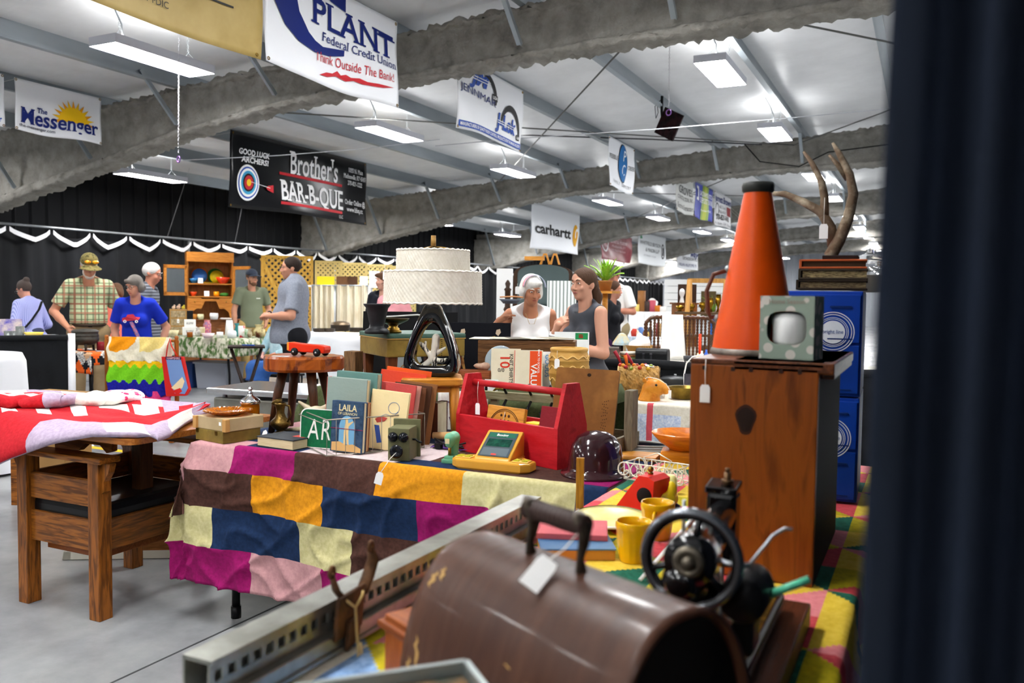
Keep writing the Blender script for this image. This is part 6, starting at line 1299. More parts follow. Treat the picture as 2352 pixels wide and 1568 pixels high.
t = T('iron_pot', 'grey lidded cooking pot with a wire bail behind the brass pan', 'pot', on7(1528, 900)+Vector((0, .25, 0))); M().lathe([(0, 0), (.09, 0), (.1, .01), (.102, .07), (.105, .075), (.09, .085), (0, .096)], 32).out('pot', MAT('4a4c4e', .4, .6), t); b = M(); b.torus((0, 0, .07), .105, .0025, 24, 5, (0, 1, .0), 0, PI); b.cyl((0, 0, .09), (0, 0, .105), .01, n=10); b.out('bail', STEEL, t)
t = T('wire_arch', 'tall white wire bail handle rising behind the chest', 'wire handle', on7(1580, 905)+Vector((.02, .1, 0))); M().tube([(-.07, 0, 0), (-.075, 0, .12), (-.06, 0, .2), (-.02, 0, .245), (.03, 0, .26), (.09, 0, .24)], .005, 8).out('wire', WHITE, t)
t = T('book', 'dark booklet with cream lettering propped beside the chest', 'book', on7(1567, 905)+Vector((.05, .1, 0)), rot=(-.1, 0, .1)); M().box((0, 0, .065), (.13, .012, .13)).out('cover', MAT('2a3038', .6, c2='46404a', sc=20), t); M().box((.0, -.007, .03), (.13, .001, .05)).out('picture_strip', MAT('cdb894', .7, c2='8a6f4a', sc=40), t)
# things under/around the pale quilt
t = T('folding_chair', 'white folded metal chair leaning under the pale quilt', 'chair', (-1.45, 5.3, 0), .1)
for x in (0, .12, .24): M().tube([(x-.1, 0, .0), (x+.05, .02, .5)], .012, 8).out('leg', WHITE, t)
M().tube([(-.02, 0, .25), (.2, 0, .25)], .008, 8).out('rung', WHITE, t)
# black low drape divider
bd = MAT('15171b', .9, c2='0d0e11', sc=4, bump=.3, bsc=40); DZ = .9
t = T('booth_divider', 'low black draped booth divider behind the log and rodent head', 'divider', (-1.6, 6.05, 0))
M().sheet(lambda s, q: (-1.4+2.9*s, .03*math.sin(s*60)*(1-q*.7)-.02, .02+(DZ-.04)*q), 120, 8).out('drape', bd, t); b = M(); b.tube([(-1.4+2.9*i/20, 0, DZ-.025+.004*math.sin(i*1.7)) for i in range(21)], .036, 12); b.out('top_roll', bd, t)
for x in (-1.42, 1.52): M().cyl((x, 0, 0), (x, 0, DZ), .025, n=10).out('post', STEEL, t)
fold_table('display_table', 'table behind the black booth divider holding the black case', -3.0, -.3, 6.25, 7.4, .85)
S8 = .852
def on8(u, v, dy=0): p = onz(u, v, S8); return p
t = T('black_case', 'black leather dome-topped camera case with buckles on the table behind the divider', 'case', Vector((-1.92, 6.48, S8)), .12); lc = MAT('0f1012', .35, c2='17181a', sc=20, bump=.15)
b = M(); b.prism([(-.075, 0), (.075, 0), (.075, .08), (.06, .108), (.03, .118), (-.05, .118), (-.07, .105), (-.075, .08)], .25, Matrix.Rotation(PI/2, 4, 'Z')); o = b.out('body', lc, t); bv = o.modifiers.new('b', 'BEVEL'); bv.width = .008; bv.segments = 2
for x in (-.06, .0): b = M(); b.box((x, -.078, .045), (.014, .004, .07)); s_ = b.out('strap', MAT('2c2d30', .4), t); b = M(); b.box((x, -.082, .08), (.02, .004, .012)); b.out('buckle', CHROME, s_)
# ================================================================ people
def person(label, loc, turn, H=1.72, skin='c98f74', shirt='888888', pants='333333', hair='3a2a1c', style='short', girth=1., lean=0., arms=None, head=(0, 0), vox=.011, sleeve=.55, hem=.86, smat=None, pmat=None, legs=None, glasses=None, cap=None, fem=False, bare=False, neck=.03, extra=None, lips='a8564a', shoe='222222', beard=None, fingers=True):
 loc = Vector(loc); t = T('person', label, 'person', loc, lookat(loc)+turn); k = H/1.75
 Lx = lambda p: Vector((p[0], p[1]*math.cos(lean)-(p[2]-.95)*math.sin(lean), .95+p[1]*math.sin(lean)+(p[2]-.95)*math.cos(lean)))
 V = lambda p: tuple(Vector(p)*k); U = lambda p: tuple(Lx(p)*k); g = girth; sw = .165 if fem else .185
 SK = MAT(skin, .5, c2=skin, sc=30, bump=.04); hc = Lx((0, -.025, 1.625))*k
 Rm = Matrix.Rotation(head[0], 3, 'Z') @ Matrix.Rotation(lean*.6+head[1], 3, 'X'); RT = [list(r) for r in Rm.transposed()]
 hp = lambda q: tuple(hc+Rm @ (Vector(q)*k)); he = lambda q, r, kk=.012: ('e', hp(q), tuple(x*k for x in r), kk*k, RT); hm = lambda q, r, kk=.008: ('-', hp(q), tuple(x*k for x in r), kk*k, RT)
 hcp = lambda a, b, r0, r1, kk=.008: ('c', hp(a), hp(b), r0*k, r1*k, kk*k)
 A = arms or {}
 sh = {s: Lx((s*sw, .0, 1.415)) for s in (-1, 1)}
 el = {s: Vector(A.get(('e', s), Lx((s*(sw+.05+.1*(g-1)), .03, 1.13)))) for s in (-1, 1)}; wr = {s: Vector(A.get(('w', s), Lx((s*(sw+.06+.1*(g-1)), -.06, .88)))) for s in (-1, 1)}
 P = [('c', U((0, .012, 1.36)), U((0, -.012, 1.55)), .062*k*(1+.3*(g-1)), .054*k, .02), he((0, .012, .03), (.076, .096, .09), .02), he((0, -.03, -.035), (.058, .062, .082), .02), he((0, -.058, -.095), (.024, .022, .02), .02), he((0, -.07, .028), (.05, .02, .014)),
  hcp((0, -.09, .008), (0, -.108, -.03), .008, .0125, .008), he((-.011, -.098, -.036), (.008, .01, .007), .006), he((.011, -.098, -.036), (.008, .01, .007), .006), hm((-.031, -.1, .008), (.017, .014, .011)), hm((.031, -.1, .008), (.017, .014, .011)), he((-.038, -.068, -.03), (.022, .02, .02), .015), he((.038, -.068, -.03), (.022, .02, .02), .015),
  he((0, -.09, -.058), (.021, .009, .0055), .006), he((0, -.088, -.068), (.018, .009, .006), .006), he((-.076, .012, -.01), (.009, .02, .03), .008), he((.076, .012, -.01), (.009, .02, .03), .008)]
 if beard: pass
 for s in (-1, 1):
  S, E, W_ = sh[s], el[s], wr[s]; fg = 1+.35*(g-1)
  P += [('c', tuple(S*k), tuple(E*k), .05*k*fg, .041*k*fg, .02), ('c', tuple(E*k), tuple(E.lerp(W_, .4)*k), .041*k*fg, .04*k*fg, .015), ('c', tuple(E.lerp(W_, .4)*k), tuple(W_*k), .04*k*fg, .026*k, .015)]
  d = (W_-E).normalized(); hd = Vector(A.get(('h', s), d)).normalized(); sd = hd.cross(Vector(A.get(('n', s), (s, 0, 0)))); sd = sd.normalized() if sd.length > .1 else hd.orthogonal().normalized(); nn = sd.cross(hd).normalized(); cu = A.get(('c', s), .5)
  pc = W_+hd*.05; P.append(('c', tuple((W_+hd*.012)*k), tuple((W_+hd*.07)*k), .024*k, .03*k, .012))
  if fingers:
   for i, (o, L) in enumerate(((-.03, .07), (-.01, .08), (.01, .075), (.03, .06))):
    b0 = W_+hd*.085+sd*o; b1 = b0+(hd*math.cos(cu)-nn*math.sin(cu))*L*.5; b2 = b1+(hd*math.cos(cu*2.2)-nn*math.sin(cu*2.2))*L*.5
    P += [('c', tuple(b0*k), tuple(b1*k), .0105*k, .0098*k, .004), ('c', tuple(b1*k), tuple(b2*k), .0098*k, .008*k, .003)]
   b0 = W_+hd*.03-sd*.025; b1 = b0-sd*.03+hd*.03-nn*.012; P += [('c', tuple(b0*k), tuple(b1*k), .013*k, .0115*k, .006), ('c', tuple(b1*k), tuple((b1+hd*.03-nn*.01)*k), .0115*k, .009*k, .004)]
 hips = {s: Vector((s*.088*(1+.3*(g-1)), 0, .9)) for s in (-1, 1)}; L_ = legs or {}
 kn = {s: Vector(L_.get(('k', s), (s*.1, -.015, .5))) for s in (-1, 1)}; an = {s: Vector(L_.get(('a', s), (s*.11, .02, .08))) for s in (-1, 1)}
 for s in (-1, 1): P += [('c', tuple(hips[s]*k), tuple(kn[s]*k), .068*k, .052*k, .02), ('c', tuple(kn[s]*k), tuple(an[s]*k), .053*k, .034*k, .02), ('c', tuple(an[s]*k), tuple((an[s]+Vector((0, -.12, -.045)))*k), .036*k, .026*k, .02)]
 P.append(('c', tuple(hips[-1]*k), tuple(hips[1]*k), .09*k, .09*k, .03)); P.append(('c', U((0, 0, .98)), U((0, 0, 1.3)), .1*k, .13*k, .04, .65))
 SOLID(P, vox).out('body', SK, t)
 Q = [('c', U((0, .005, 1.34)), U((0, .0, 1.1)), (.158 if fem else .172)*k*g, (.135 if fem else .16)*k*g, .05, .66+.1*(g-1)), ('c', U((0, -.015*g-.06*(g-1), 1.08)), tuple(Vector((0, -.01-.12*(g-1), .9))*k), (.14 if fem else .158)*k*g, .168*k*g, .05, .72+.25*(g-1)), ('c', U((-sw+.03, .005, 1.415)), U((sw-.03, .005, 1.415)), .062*k, .062*k, .04), ('c', U((0, .02, 1.4)), U((0, .01, 1.46)), .085*k, .07*k, .03)]
 Q.append(('c', (-.06*k, .01, .92*k), (.06*k, .01, .92*k), .122*k*g, .122*k*g, .04))
 if fem: Q += [('e', U((-.075, -.1, 1.24)), (.075*k, .06*k, .075*k), .04), ('e', U((.075, -.1, 1.24)), (.075*k, .06*k, .075*k), .04)]
 if sleeve > 0:
  for s in (-1, 1):
   S, E, W_ = sh[s], el[s], wr[s]; fg = 1+.35*(g-1)
   if sleeve <= 1: Q.append(('f', tuple(S*k), tuple(S.lerp(E, sleeve)*k), .066*k*fg, .07*k*fg, .03))
   else: Q += [('c', tuple(S*k), tuple(E*k), .064*k*fg, .058*k*fg, .03), ('f', tuple(E*k), tuple(E.lerp(W_, sleeve-1)*k), .056*k*fg, .045*k*fg, .02)]
 nk = Lx((0, -.06, 1.49))*k; Q.append(('-', tuple(nk), ((.075+neck)*k, .085*k, (.05+neck)*k), .01)); Q.append(('cut', (0, 0, hem*k), (0, 0, -1)))
 if sleeve == 0:
  for s in (-1, 1): Q.append(('-', tuple((sh[s]+Vector((s*.045, 0, -.03)))*k), (.06*k, .09*k, .1*k), .01))
 SOLID(Q, vox).out('shirt', smat or MAT(shirt, .85, c2=shirt, sc=8, bump=.25, bsc=14), t)
 if not bare:
  R_ = [('c', tuple(hips[-1]*k), tuple(hips[1]*k), .115*k*g, .115*k*g, .04, .95), ('c', (0, -.02*k, .93*k), (0, 0, .98*k), .14*k*g, .14*k*g, .03, .75)]
  for s in (-1, 1): R_ += [('c', tuple(hips[s]*k), tuple(kn[s]*k), .095*k*(1+.4*(g-1)), .072*k, .02), ('f', tuple(kn[s]*k), tuple((an[s]+Vector((0, 0, -.03)))*k), .072*k, .062*k, .02)]
  SOLID(R_, vox*1.2).out('trousers', pmat or MAT(pants, .85, c2=pants, sc=8, bump=.2, bsc=14), t)
 for s in (-1, 1):
  a = an[s]*k; SOLID([('c', tuple(a+Vector((0, .02, -.035))*k), tuple(a+Vector((0, -.13, -.045))*k), .046*k, .04*k, .02), ('cut', tuple(a+Vector((0, 0, -.078*k))), (0, 0, -1))], .014).out('shoe', MAT(shoe, .6), t)
 for s in (-1, 1):
  M().ball(hp((s*.031, -.0845, .009)), (.0125*k, .0085*k, .0062*k), 10, Rm).out('eye', MAT('cfc6bc', .4), t); M().ball(hp((s*.031, -.0905, .009)), (.0058*k, .0045*k, .0056*k), 8, Rm).out('iris', MAT('2a1c14', .15), t)
 b = M()
 for s in (-1, 1): b.tube([hp((s*.014, -.096, .03)), hp((s*.032, -.098, .037)), hp((s*.05, -.086, .031))], [.0035*k, .004*k, .002*k], 6)
 b.out('eyebrows', MAT(hair if style != 'none' else '5a4a3a', .8), t)
 M().tube([hp((-.021, -.092, -.061)), hp((-.008, -.1, -.06)), hp((.008, -.1, -.06)), hp((.021, -.092, -.061))], [.002*k, .005*k, .005*k, .002*k], 8).out('lips', MAT(lips, .45), t)
 Hh = [he((0, .02, .036), (.085, .1, .09), .02), hm((0, -.105, -.025), (.066, .085, .075), .012), hm((0, -.03, -.13), (.12, .12, .085), .02)]
 if style in ('bob', 'bobw'): Hh = [he((0, .018, .038), (.09, .105, .092), .02), he((-.075, .01, -.02), (.03, .062, .062), .025), he((.075, .01, -.02), (.03, .062, .062), .025), he((0, .07, -.03), (.075, .045, .07), .02), he((0, -.064, .07), (.062, .028, .03), .02), hm((0, -.12, -.02), (.056, .085, .068), .012)]
 if style == 'pony': Hh += [he((0, .1, .01), (.04, .04, .045), .02), hcp((0, .115, .0), (.0, .15, -.1), .035, .042, .03), hcp((0, .15, -.1), (.01, .13, -.25), .042, .03, .03), hcp((.01, .13, -.25), (.02, .12, -.33), .03, .01, .02)]
 if style == 'bun': Hh += [he((0, .09, .1), (.042, .042, .04), .012)]
 if style == 'long': Hh += [he((0, .06, -.06), (.085, .05, .12), .03), he((0, .07, -.2), (.08, .04, .1), .04)]
 hmat = MAT(hair, .65, c2=hair, sc=20, st=(8, 8, 1), bump=.5, bsc=30, bst=(6, 6, .8))
 if style != 'none': SOLID(Hh, min(vox, .009)).out('hair', hmat, t)
 if beard: SOLID([he((0, -.062, -.085), (.046, .04, .04), .015), he((-.05, -.03, -.06), (.014, .03, .04), .01), he((.05, -.03, -.06), (.014, .03, .04), .01), hm((0, -.11, -.052), (.03, .03, .014), .006)], .008).out('beard', MAT(beard, .9, c2=beard, sc=30, bump=.4), t)
 if glasses:
  b = M()
  for s in (-1, 1):
   n = 14; b.tube([hp((s*.033+.022*math.cos(2*PI*i/n), -.108, .006+.016*math.sin(2*PI*i/n))) for i in range(n)], .0018*k, 5, closed=True); b.tube([hp((s*.055, -.106, .01)), hp((s*.078, -.03, .014)), hp((s*.078, .02, .008))], .0016*k, 5)
  b.tube([hp((-.011, -.11, .008)), hp((.011, -.11, .008))], .0018*k, 5); b.out('glasses', MAT(glasses, .3), t)
 if cap:
  cm = cap if not isinstance(cap, str) else MAT(cap, .8, c2=cap, sc=10)
  SOLID([he((0, .012, .06), (.09, .108, .085), .01), ('cut', hp((0, 0, .045)), tuple(Rm @ Vector((0, .12, -1))))], .009).out('cap', cm, t)
  def br(s, q):
   a = -PI*.5+(s-.5)*1.9; r = .088+.085*q*math.cos((s-.5)*1.9)**.8; return hp((.95*r*math.cos(a), .0+r*math.sin(a)*1.05, .056-.022*q-.02*abs(s-.5)**2*4))
  M().sheet(br, 14, 4, th=.004).out('cap_brim', cm, t)
 if extra: extra(t, k, hp, Lx)
 return t
def strap(t, pts, w, mat, nm='bag_strap'):
 b = M(); b.tube(pts, w, 6, flat=.25); b.out(nm, mat, t)
def standing(u, v_top, ztop_, dflt=None):   # where someone whose crown is at this pixel stands
 p = onz(u, v_top, ztop_); return Vector((p.x, p.y, 0))
def at_d(u, d): p = wp(u, 690, d); return Vector((p.x, p.y, 0))
R_ = math.radians
# woman in the white tank top
def ex_w(t, k, hp, Lx):
 b = M(); n = 22
 def fn(s, q):
  a = -PI*.06-PI*.88*(1-s)+0; y = -.035+.02*q; r = .087; return hp((math.cos(PI*s)*.094, -.055+.03*math.sin(PI*s)+.028*(q-.5), .042+math.sin(PI*s)*.092))
 b.sheet(fn, n, 2, lambda s, q: 0 if s < .55 else 1, th=.004); b.out('headband', [MAT('1a2448', .8, c2='c8d0e8', sc=160, kind='vor', lo=.14, hi=.2), MAT('d9707c', .8, c2='e8b8bc', sc=120)], t)
 M().tube([tuple(Lx((-.05, -.085, 1.44))*k), tuple(Lx((-.02, -.125, 1.36))*k), tuple(Lx((.02, -.125, 1.36))*k), tuple(Lx((.05, -.085, 1.44))*k)], .0015, 5).out('necklace', MAT('c9b070', .3, .8), t)
 q = Vector(A10[('w', -1)])*k; M().torus(q+Vector((0.01, 0, -.03)), .034, .006, 16, 6, (.3, 0, 1)).out('bracelet', MAT('a9a39a', .35, .6), t)
A10 = {('e', -1): (-.36, -.0, 1.18), ('w', -1): (-.27, -.2, 1.36), ('h', -1): (.5, -.5, .35), ('n', -1): (0, 0, 1), ('c', -1): .25}
person('person with white hair and flag-patterned headband in a white sleeveless top', at_d(1216, 6.25), .12, 1.53, 'b57a5c', 'f0efee', '3a4252', 'dcdad4', 'bobw', 1.12, .16, A10, (.25, .22), .0075, 0, .8, fem=True, neck=.05, extra=ex_w, lips='9a4c44')
t = T('grey_dish', 'small dark grey dish with a tag held up by the white-haired woman', 'dish', wp(1172, 697, 6.0), .2); M().lathe([(0, 0), (.05, 0), (.075, .03), (.08, .032), (.06, .012), (0, .01)], 20).out('dish', MAT('5d6470', .5), t); M().tube([(-.07, -.02, .045), (.03, -.03, .05), (.1, -.03, .045)], .006, 6).out('stick', MAT('c88a5a', .5), t); price_tag(t, (.06, -.04, .14), .02, .035)
# young woman in the dark vest
def ex_y(t, k, hp, Lx):
 w_ = Vector(A11[('w', -1)])*k; b = M(); b.torus(w_+Vector((.0, 0, -.012)), .031, .009, 18, 8, (.2, -.2, 1)); b.box(w_+Vector((-.028, -.012, -.012)), (.014, .034, .036), bev=.005); b.out('wristwatch', MAT('e9e9ea', .35), t, label='white wristwatch')
 M().ball(hp((-.082, .0, -.045)), .005, 8).out('earring', MAT('d9b860', .2, .9), t)
 for s in (-1, 1): pass
A11 = {('e', -1): (-.26, -.1, 1.1), ('w', -1): (-.1, -.24, 1.26), ('h', -1): (.5, .1, .8), ('n', -1): (0, -1, 0), ('c', -1): .5, ('e', 1): (.24, -.05, 1.12), ('w', 1): (.06, -.24, 1.16), ('h', 1): (-.8, .1, .5), ('n', 1): (0, -1, 0)}
person('person with a brown ponytail in a dark grey sleeveless vest and white watch', at_d(1353, 5.72), -.9, 1.56, 'c9937a', '3c3f46', '23252c', '4a3222', 'pony', 1.05, .05, A11, (.2, .02), .0075, 0, .93, smat=MAT('3b3e45', .6, c2='454850', sc=6, bump=.3, bsc=10), fem=True, neck=.03, extra=ex_y, lips='a85a55')
# man in the camouflage cap
camo = MAT('6b6238', .85, c2='3f3c22', sc=28, c3='8a7d4c'); plaid = PLAID('b4bf96', '4e5a3c', '9a5a44', 5.5, 3.2)
def ex_c(t, k, hp, Lx):
 b = M()
 for s in (-1, 1): b.ball(hp((s*.038, -.1, .1)), (.034, .012, .02), 12)
 b.out('sunglasses', MAT('c96a12', .12, c2='f0c020', sc=40, coat=.8), t, label='orange mirrored sunglasses on the cap')
 b = M(); b.torus((0, -.005, .985*k), .165, .014, 32, 6); b.out('belt', MAT('3a2c20', .6), t); M().box((0, -.14, .985*k), (.04, .02, .045), bev=.004).out('belt_buckle', MAT('2a2a2a', .4, .6), t)
A2 = {('e', -1): (-.34, -.02, 1.13), ('w', -1): (-.22, -.26, .96), ('c', -1): .5, ('e', 1): (.3, .06, 1.12), ('w', 1): (.27, -.0, .9)}
person('person in a camouflage cap with orange sunglasses, green plaid shirt and khaki trousers', at_d(203, 9.45), .1, 1.77, 'c08468', '9aa67c', 'a08a6a', 'b9b0a4', 'short', 1.12, .1, A2, (.1, .42), .0105, .75, 1.0, smat=plaid, pmat=MAT('9c8566', .85, c2='8f7958', sc=6, bump=.2), cap=camo, beard='cfc6bb', extra=ex_c)
# woman in the blue T-shirt
def ex_b(t, k, hp, Lx):
 strap(t, [tuple(Vector(q)*k) for q in ((-.1, .04, 1.43), (-.085, -.1, 1.36), (-.02, -.175, 1.2), (.05, -.19, 1.05), (.1, -.19, .93))], .018, MAT('c86a78', .8, c2='4a6aa0', sc=60))
 M().box((.02*k, -.2*k, .82*k), (.3, .06, .16), bev=.015).out('shoulder_bag', PLAID('9a2f4a', '1d2440', 'd8d0d8', 12, 9), t)
 b = M(); ck_ = [(-.1, 1.13), (.06, 1.15), (.07, 1.18), (.03, 1.185), (.01, 1.215), (-.045, 1.21), (-.06, 1.18), (-.1, 1.17)]; b.add([(x*k*1.15, (-.192-.022*(abs(x) < .07))*k, (z+.08)*k) for x, z in ck_], [tuple(range(len(ck_)))]); b.out('truck_print', MAT('c8384a', .8), t, label='red truck print'); b = M()
 for x in (-.08, .045): b.torus((x*k, -.216*k, 1.212*k), .011, .005, 12, 6, (0, 1, 0))
 b.out('wheel_print', MAT('e8e4e8', .8), t)
A3 = {('e', -1): (-.25, .0, 1.13), ('w', -1): (-.2, -.1, .9), ('e', 1): (.3, .1, 1.14), ('w', 1): (.27, -.02, .92)}
person('person with short grey hair in a bright blue T-shirt with red truck print', at_d(315, 8.75), -.25, 1.54, 'c58d74', '1732c4', '2c3550', '6f6963', 'bobw', 1.08, .12, A3, (-.45, .2), .0105, .75, .86, smat=MAT('1433c0', .85, c2='1029a8', sc=5, bump=.2, bsc=12), fem=True, glasses='3a2a22', extra=ex_b)
# old man in the grey striped polo
person('white-haired person with glasses in a grey striped polo shirt, seen from the side', at_d(336, 9.6), 1.35, 1.7, 'b87a62', '5d6068', '3a4560', 'd4d0ca', 'short', 1.08, .06, None, (-.1, .25), .0105, .8, .86, smat=MAT('4e5158', .85, c2='8d9098', sc=9, kind='wave', rot=(0, PI/2, 0), lo=.72, hi=.85), glasses='222222')
# coral shirt sliver
person('person in a coral shirt mostly hidden behind the man in the plaid shirt', at_d(258, 10.4), 2.9, 1.5, 'cf9276', 'e0705e', '3a4560', '6a4a34', 'bob', 1.0, .3, None, (0, .3), .013, .9, .86, fem=True)
# woman in lavender stripes with a bun
def ex_l(t, k, hp, Lx): strap(t, [tuple(Vector(q)*k) for q in ((-.09, .06, 1.45), (.03, .125, 1.34), (.15, .12, 1.2), (.19, .05, 1.1))], .014, BLACK)
A1 = {('e', -1): (-.28, -.04, 1.13), ('w', -1): (-.2, -.28, 1.0), ('e', 1): (.26, -.05, 1.13), ('w', 1): (.2, -.25, .98)}
person('person with a hair bun in a lavender striped shirt, turned away at the left', at_d(76, 9.9), -2.35, 1.5, 'c98e78', '9aa0d8', '3a3f58', '4b3f3a', 'bun', 1.15, .18, A1, (.1, .35), .0105, 1.7, .8, smat=MAT('8f96d4', .85, c2='b9bdec', sc=22, kind='wave', lo=.3, hi=.7), fem=True, glasses='555555', extra=ex_l)
# young man in the olive T-shirt
A5 = {('e', -1): (-.26, .02, 1.13), ('w', -1): (-.26, -.02, .88), ('e', 1): (.28, .06, 1.13), ('w', 1): (.2, -.08, .93)}
def ex_o(t, k, hp, Lx):
 M().box((.07*k, -.128*k, 1.31*k), (.06, .004, .012)).out('chest_print', MAT('d8dccf', .8), t); M().tube([(-.26*k, .02*k, 1.1*k), (-.262*k, 0, .93*k)], .042*k, 10, cap=False).out('arm_tattoo', MAT('6a5a58', .6, c2='b98a78', sc=40), t, label='dark tattooed forearm')
person('person in a dark cap and olive green T-shirt with a tattooed forearm', at_d(578, 13.1), .25, 1.73, 'c08a70', '6f7660', 'b79a62', '5a4030', 'short', 1.0, 0, A5, (.25, .05), .012, .7, .86, cap='2f3644', beard='6a4a36', extra=ex_o)
# big man in the grey T-shirt
A6 = {('e', -1): (-.26, -.04, 1.12), ('w', -1): (-.1, -.27, 1.12), ('h', -1): (.9, -.25, 0), ('n', -1): (0, 0, 1), ('e', 1): (.32, -.06, 1.12), ('w', 1): (.08, -.27, 1.11), ('h', 1): (-.9, -.25, 0), ('n', 1): (0, 0, 1)}
def ex_g(t, k, hp, Lx): M().torus(Vector((-.135, -.23, 1.12))*k, .036, .011, 16, 6, (.5, -.85, 0)).out('wristwatch', BLACK, t, label='black wristwatch')
person('big dark-haired person in a heather grey T-shirt, hands clasped, facing left', at_d(673, 9.3), -1.45, 1.77, 'c28a70', '7c818c', '14151a', '2a1d16', 'short', 1.38, 0, A6, (0, .03), .0105, .85, .82, smat=MAT('777c88', .9, c2='858a96', sc=60, bump=.2, bsc=12), glasses='2a2220', extra=ex_g)
# seated person in a denim skirt
def ex_s(t, k, hp, Lx):
 SOLID([('c', (-.09*k, -.05, .47*k), (-.1*k, -.42*k, .46*k), .115*k, .1*k, .06), ('c', (.09*k, -.05, .47*k), (.1*k, -.42*k, .46*k), .115*k, .1*k, .06), ('c', (-.08*k, -.45*k, .42*k), (.08*k, -.45*k, .42*k), .1*k, .1*k, .05), ('f', (0, -.44*k, .4*k), (0, -.46*k, .27*k), .14*k, .16*k, .05)], .012).out('denim_skirt', MAT('2f5a9a', .85, c2='264c88', sc=10, bump=.2), t)
A7 = {('e', -1): (-.24, -.08, .7), ('w', -1): (-.07, -.3, .6), ('h', -1): (.7, -.6, 0), ('n', -1): (0, 0, 1), ('e', 1): (.24, -.08, .7), ('w', 1): (.07, -.3, .6), ('h', 1): (-.7, -.6, 0), ('n', 1): (0, 0, 1)}
# a seated body: everything above the hips is lowered by the seat
def seated(label, loc, turn, H, shirt_mat, skin, hair, style, ex):
 t = T('person', label, 'person', loc, lookat(loc)+turn); k = H/1.75; dz = -.46; SKm = MAT(skin, .5, c2=skin, sc=30, bump=.04); V3 = lambda x, y, z: (x*k, y*k, z*k)
 P = [('c', V3(0, .0, 1.36+dz), V3(0, -.01, 1.55+dz), .055*k, .05*k, .02), ('e', V3(0, 0, 1.65+dz), (.076*k, .096*k, .09*k), .02), ('e', V3(0, -.05, 1.59+dz), (.058*k, .062*k, .08*k), .02), ('c', V3(0, -.1, 1.63+dz), V3(0, -.125, 1.595+dz), .008, .012, .008), ('c', V3(0, 0, .95+dz), V3(0, 0, 1.3+dz), .12*k, .13*k, .04, .7)]
 for s in (-1, 1):
  P += [('c', V3(s*.17, 0, 1.41+dz), V3(s*.24, -.08, .7), .05*k, .04*k, .02), ('c', V3(s*.24, -.08, .7), V3(s*.06, -.32, .6), .04*k, .027*k, .015), ('c', V3(s*.06, -.32, .6), V3(-s*.01, -.37, .59), .026*k, .024*k, .01)]
  for i in range(4): P.append(('c', V3(-s*.01+.0*i, -.36-.014*i, .6-.0*i), V3(-s*.06, -.37-.014*i, .585), .0095*k, .008*k, .004))
  P += [('c', V3(s*.09, 0, .47), V3(s*.1, -.42, .46), .075*k, .062*k, .02), ('c', V3(s*.1, -.42, .46), V3(s*.1, -.46, .08), .06*k, .036*k, .02), ('c', V3(s*.1, -.46, .07), V3(s*.1, -.6, .04), .036*k, .028*k, .02)]
 SOLID(P, .011).out('body', SKm, t)
 Q = [('c', V3(0, 0, 1.34+dz), V3(0, 0, 1.0+dz), .165*k, .18*k, .05, .72), ('c', V3(-.13, 0, 1.41+dz), V3(.13, 0, 1.41+dz), .062*k, .062*k, .04), ('-', V3(0, -.06, 1.5+dz), (.08*k, .08*k, .06*k), .01)]
 for s in (-1, 1): Q += [('c', V3(s*.16, 0, 1.41+dz), V3(s*.24, -.08, .7), .064*k, .058*k, .03), ('f', V3(s*.24, -.08, .7), V3(s*.13, -.24, .635), .056*k, .046*k, .02)]
 SOLID(Q, .011).out('jacket', shirt_mat, t)
 SOLID([('e', V3(0, .02, 1.665+dz), (.086*k, .1*k, .092*k), .02), ('e', V3(0, .06, 1.58+dz), (.08*k, .05*k, .08*k), .03), ('-', V3(0, -.12, 1.6+dz), (.066*k, .085*k, .08*k), .012)], .011).out('hair', MAT(hair, .65, c2=hair, sc=20, bump=.4), t)
 for s in (-1, 1): SOLID([('c', V3(s*.1, -.45, .05), V3(s*.1, -.62, .04), .045*k, .04*k, .02), ('cut', V3(0, 0, .004), (0, 0, -1))], .014).out('shoe', BLACK, t)
 if ex: ex(t, k, None, None)
 return t
p7 = at_d(645, 11.2); seated('person seated behind the tray table in a pale teal jacket and denim skirt', p7, -.75, 1.62, MAT('8fb4be', .85, c2='b8cfd2', sc=14), 'c9968a', '5a4636', 'bob', ex_s)
t = T('seat', 'folding chair under the seated person in the denim skirt', 'chair', p7, lookat(p7)-.75); M().box((0, .02, .3), (.42, .42, .03), bev=.008).out('seat_pad', BLACKM, t)
for sx in (-.18, .18):
 for y in (-.16, .2): M().cyl((sx, y, 0), (sx, y, .29), .012, n=8).out('leg', BLACKM, t)
# two women behind the lamp, left
def ex_p(t, k, hp, Lx):
 b = M(); r5 = random.Random(2)
 for s in (-1, 1): b.add([(s*x*k, (-.16+.02*abs(x)*5)*k, z*k) for x, z in ((.01, 1.2), (.1, 1.28), (.13, 1.24), (.06, 1.19), (.1, 1.12), (.03, 1.14))], [(0, 1, 2, 3), (0, 3, 4, 5)], mi=0 if s < 0 else 1)
 b.out('moth_print', [MAT('9fd0b8', .8), MAT('7a4ab0', .8, c2='a8e0c8', sc=40)], t, label='green and purple winged print')
person('person with brown hair in a black T-shirt with green and purple winged print', at_d(882, 10.6), -.55, 1.66, 'cf9c86', '14161f', '1c2230', '5a3c26', 'bob', 1.2, 0, None, (-.35, 0), .012, .8, .8, smat=MAT('151822', .85), fem=True, extra=ex_p)
def ex_k(t, k, hp, Lx): strap(t, [tuple(Vector(q)*k) for q in ((.1, .02, 1.45), (.06, -.12, 1.33), (-.02, -.185, 1.18), (-.12, -.18, 1.02))], .008, BLACK)
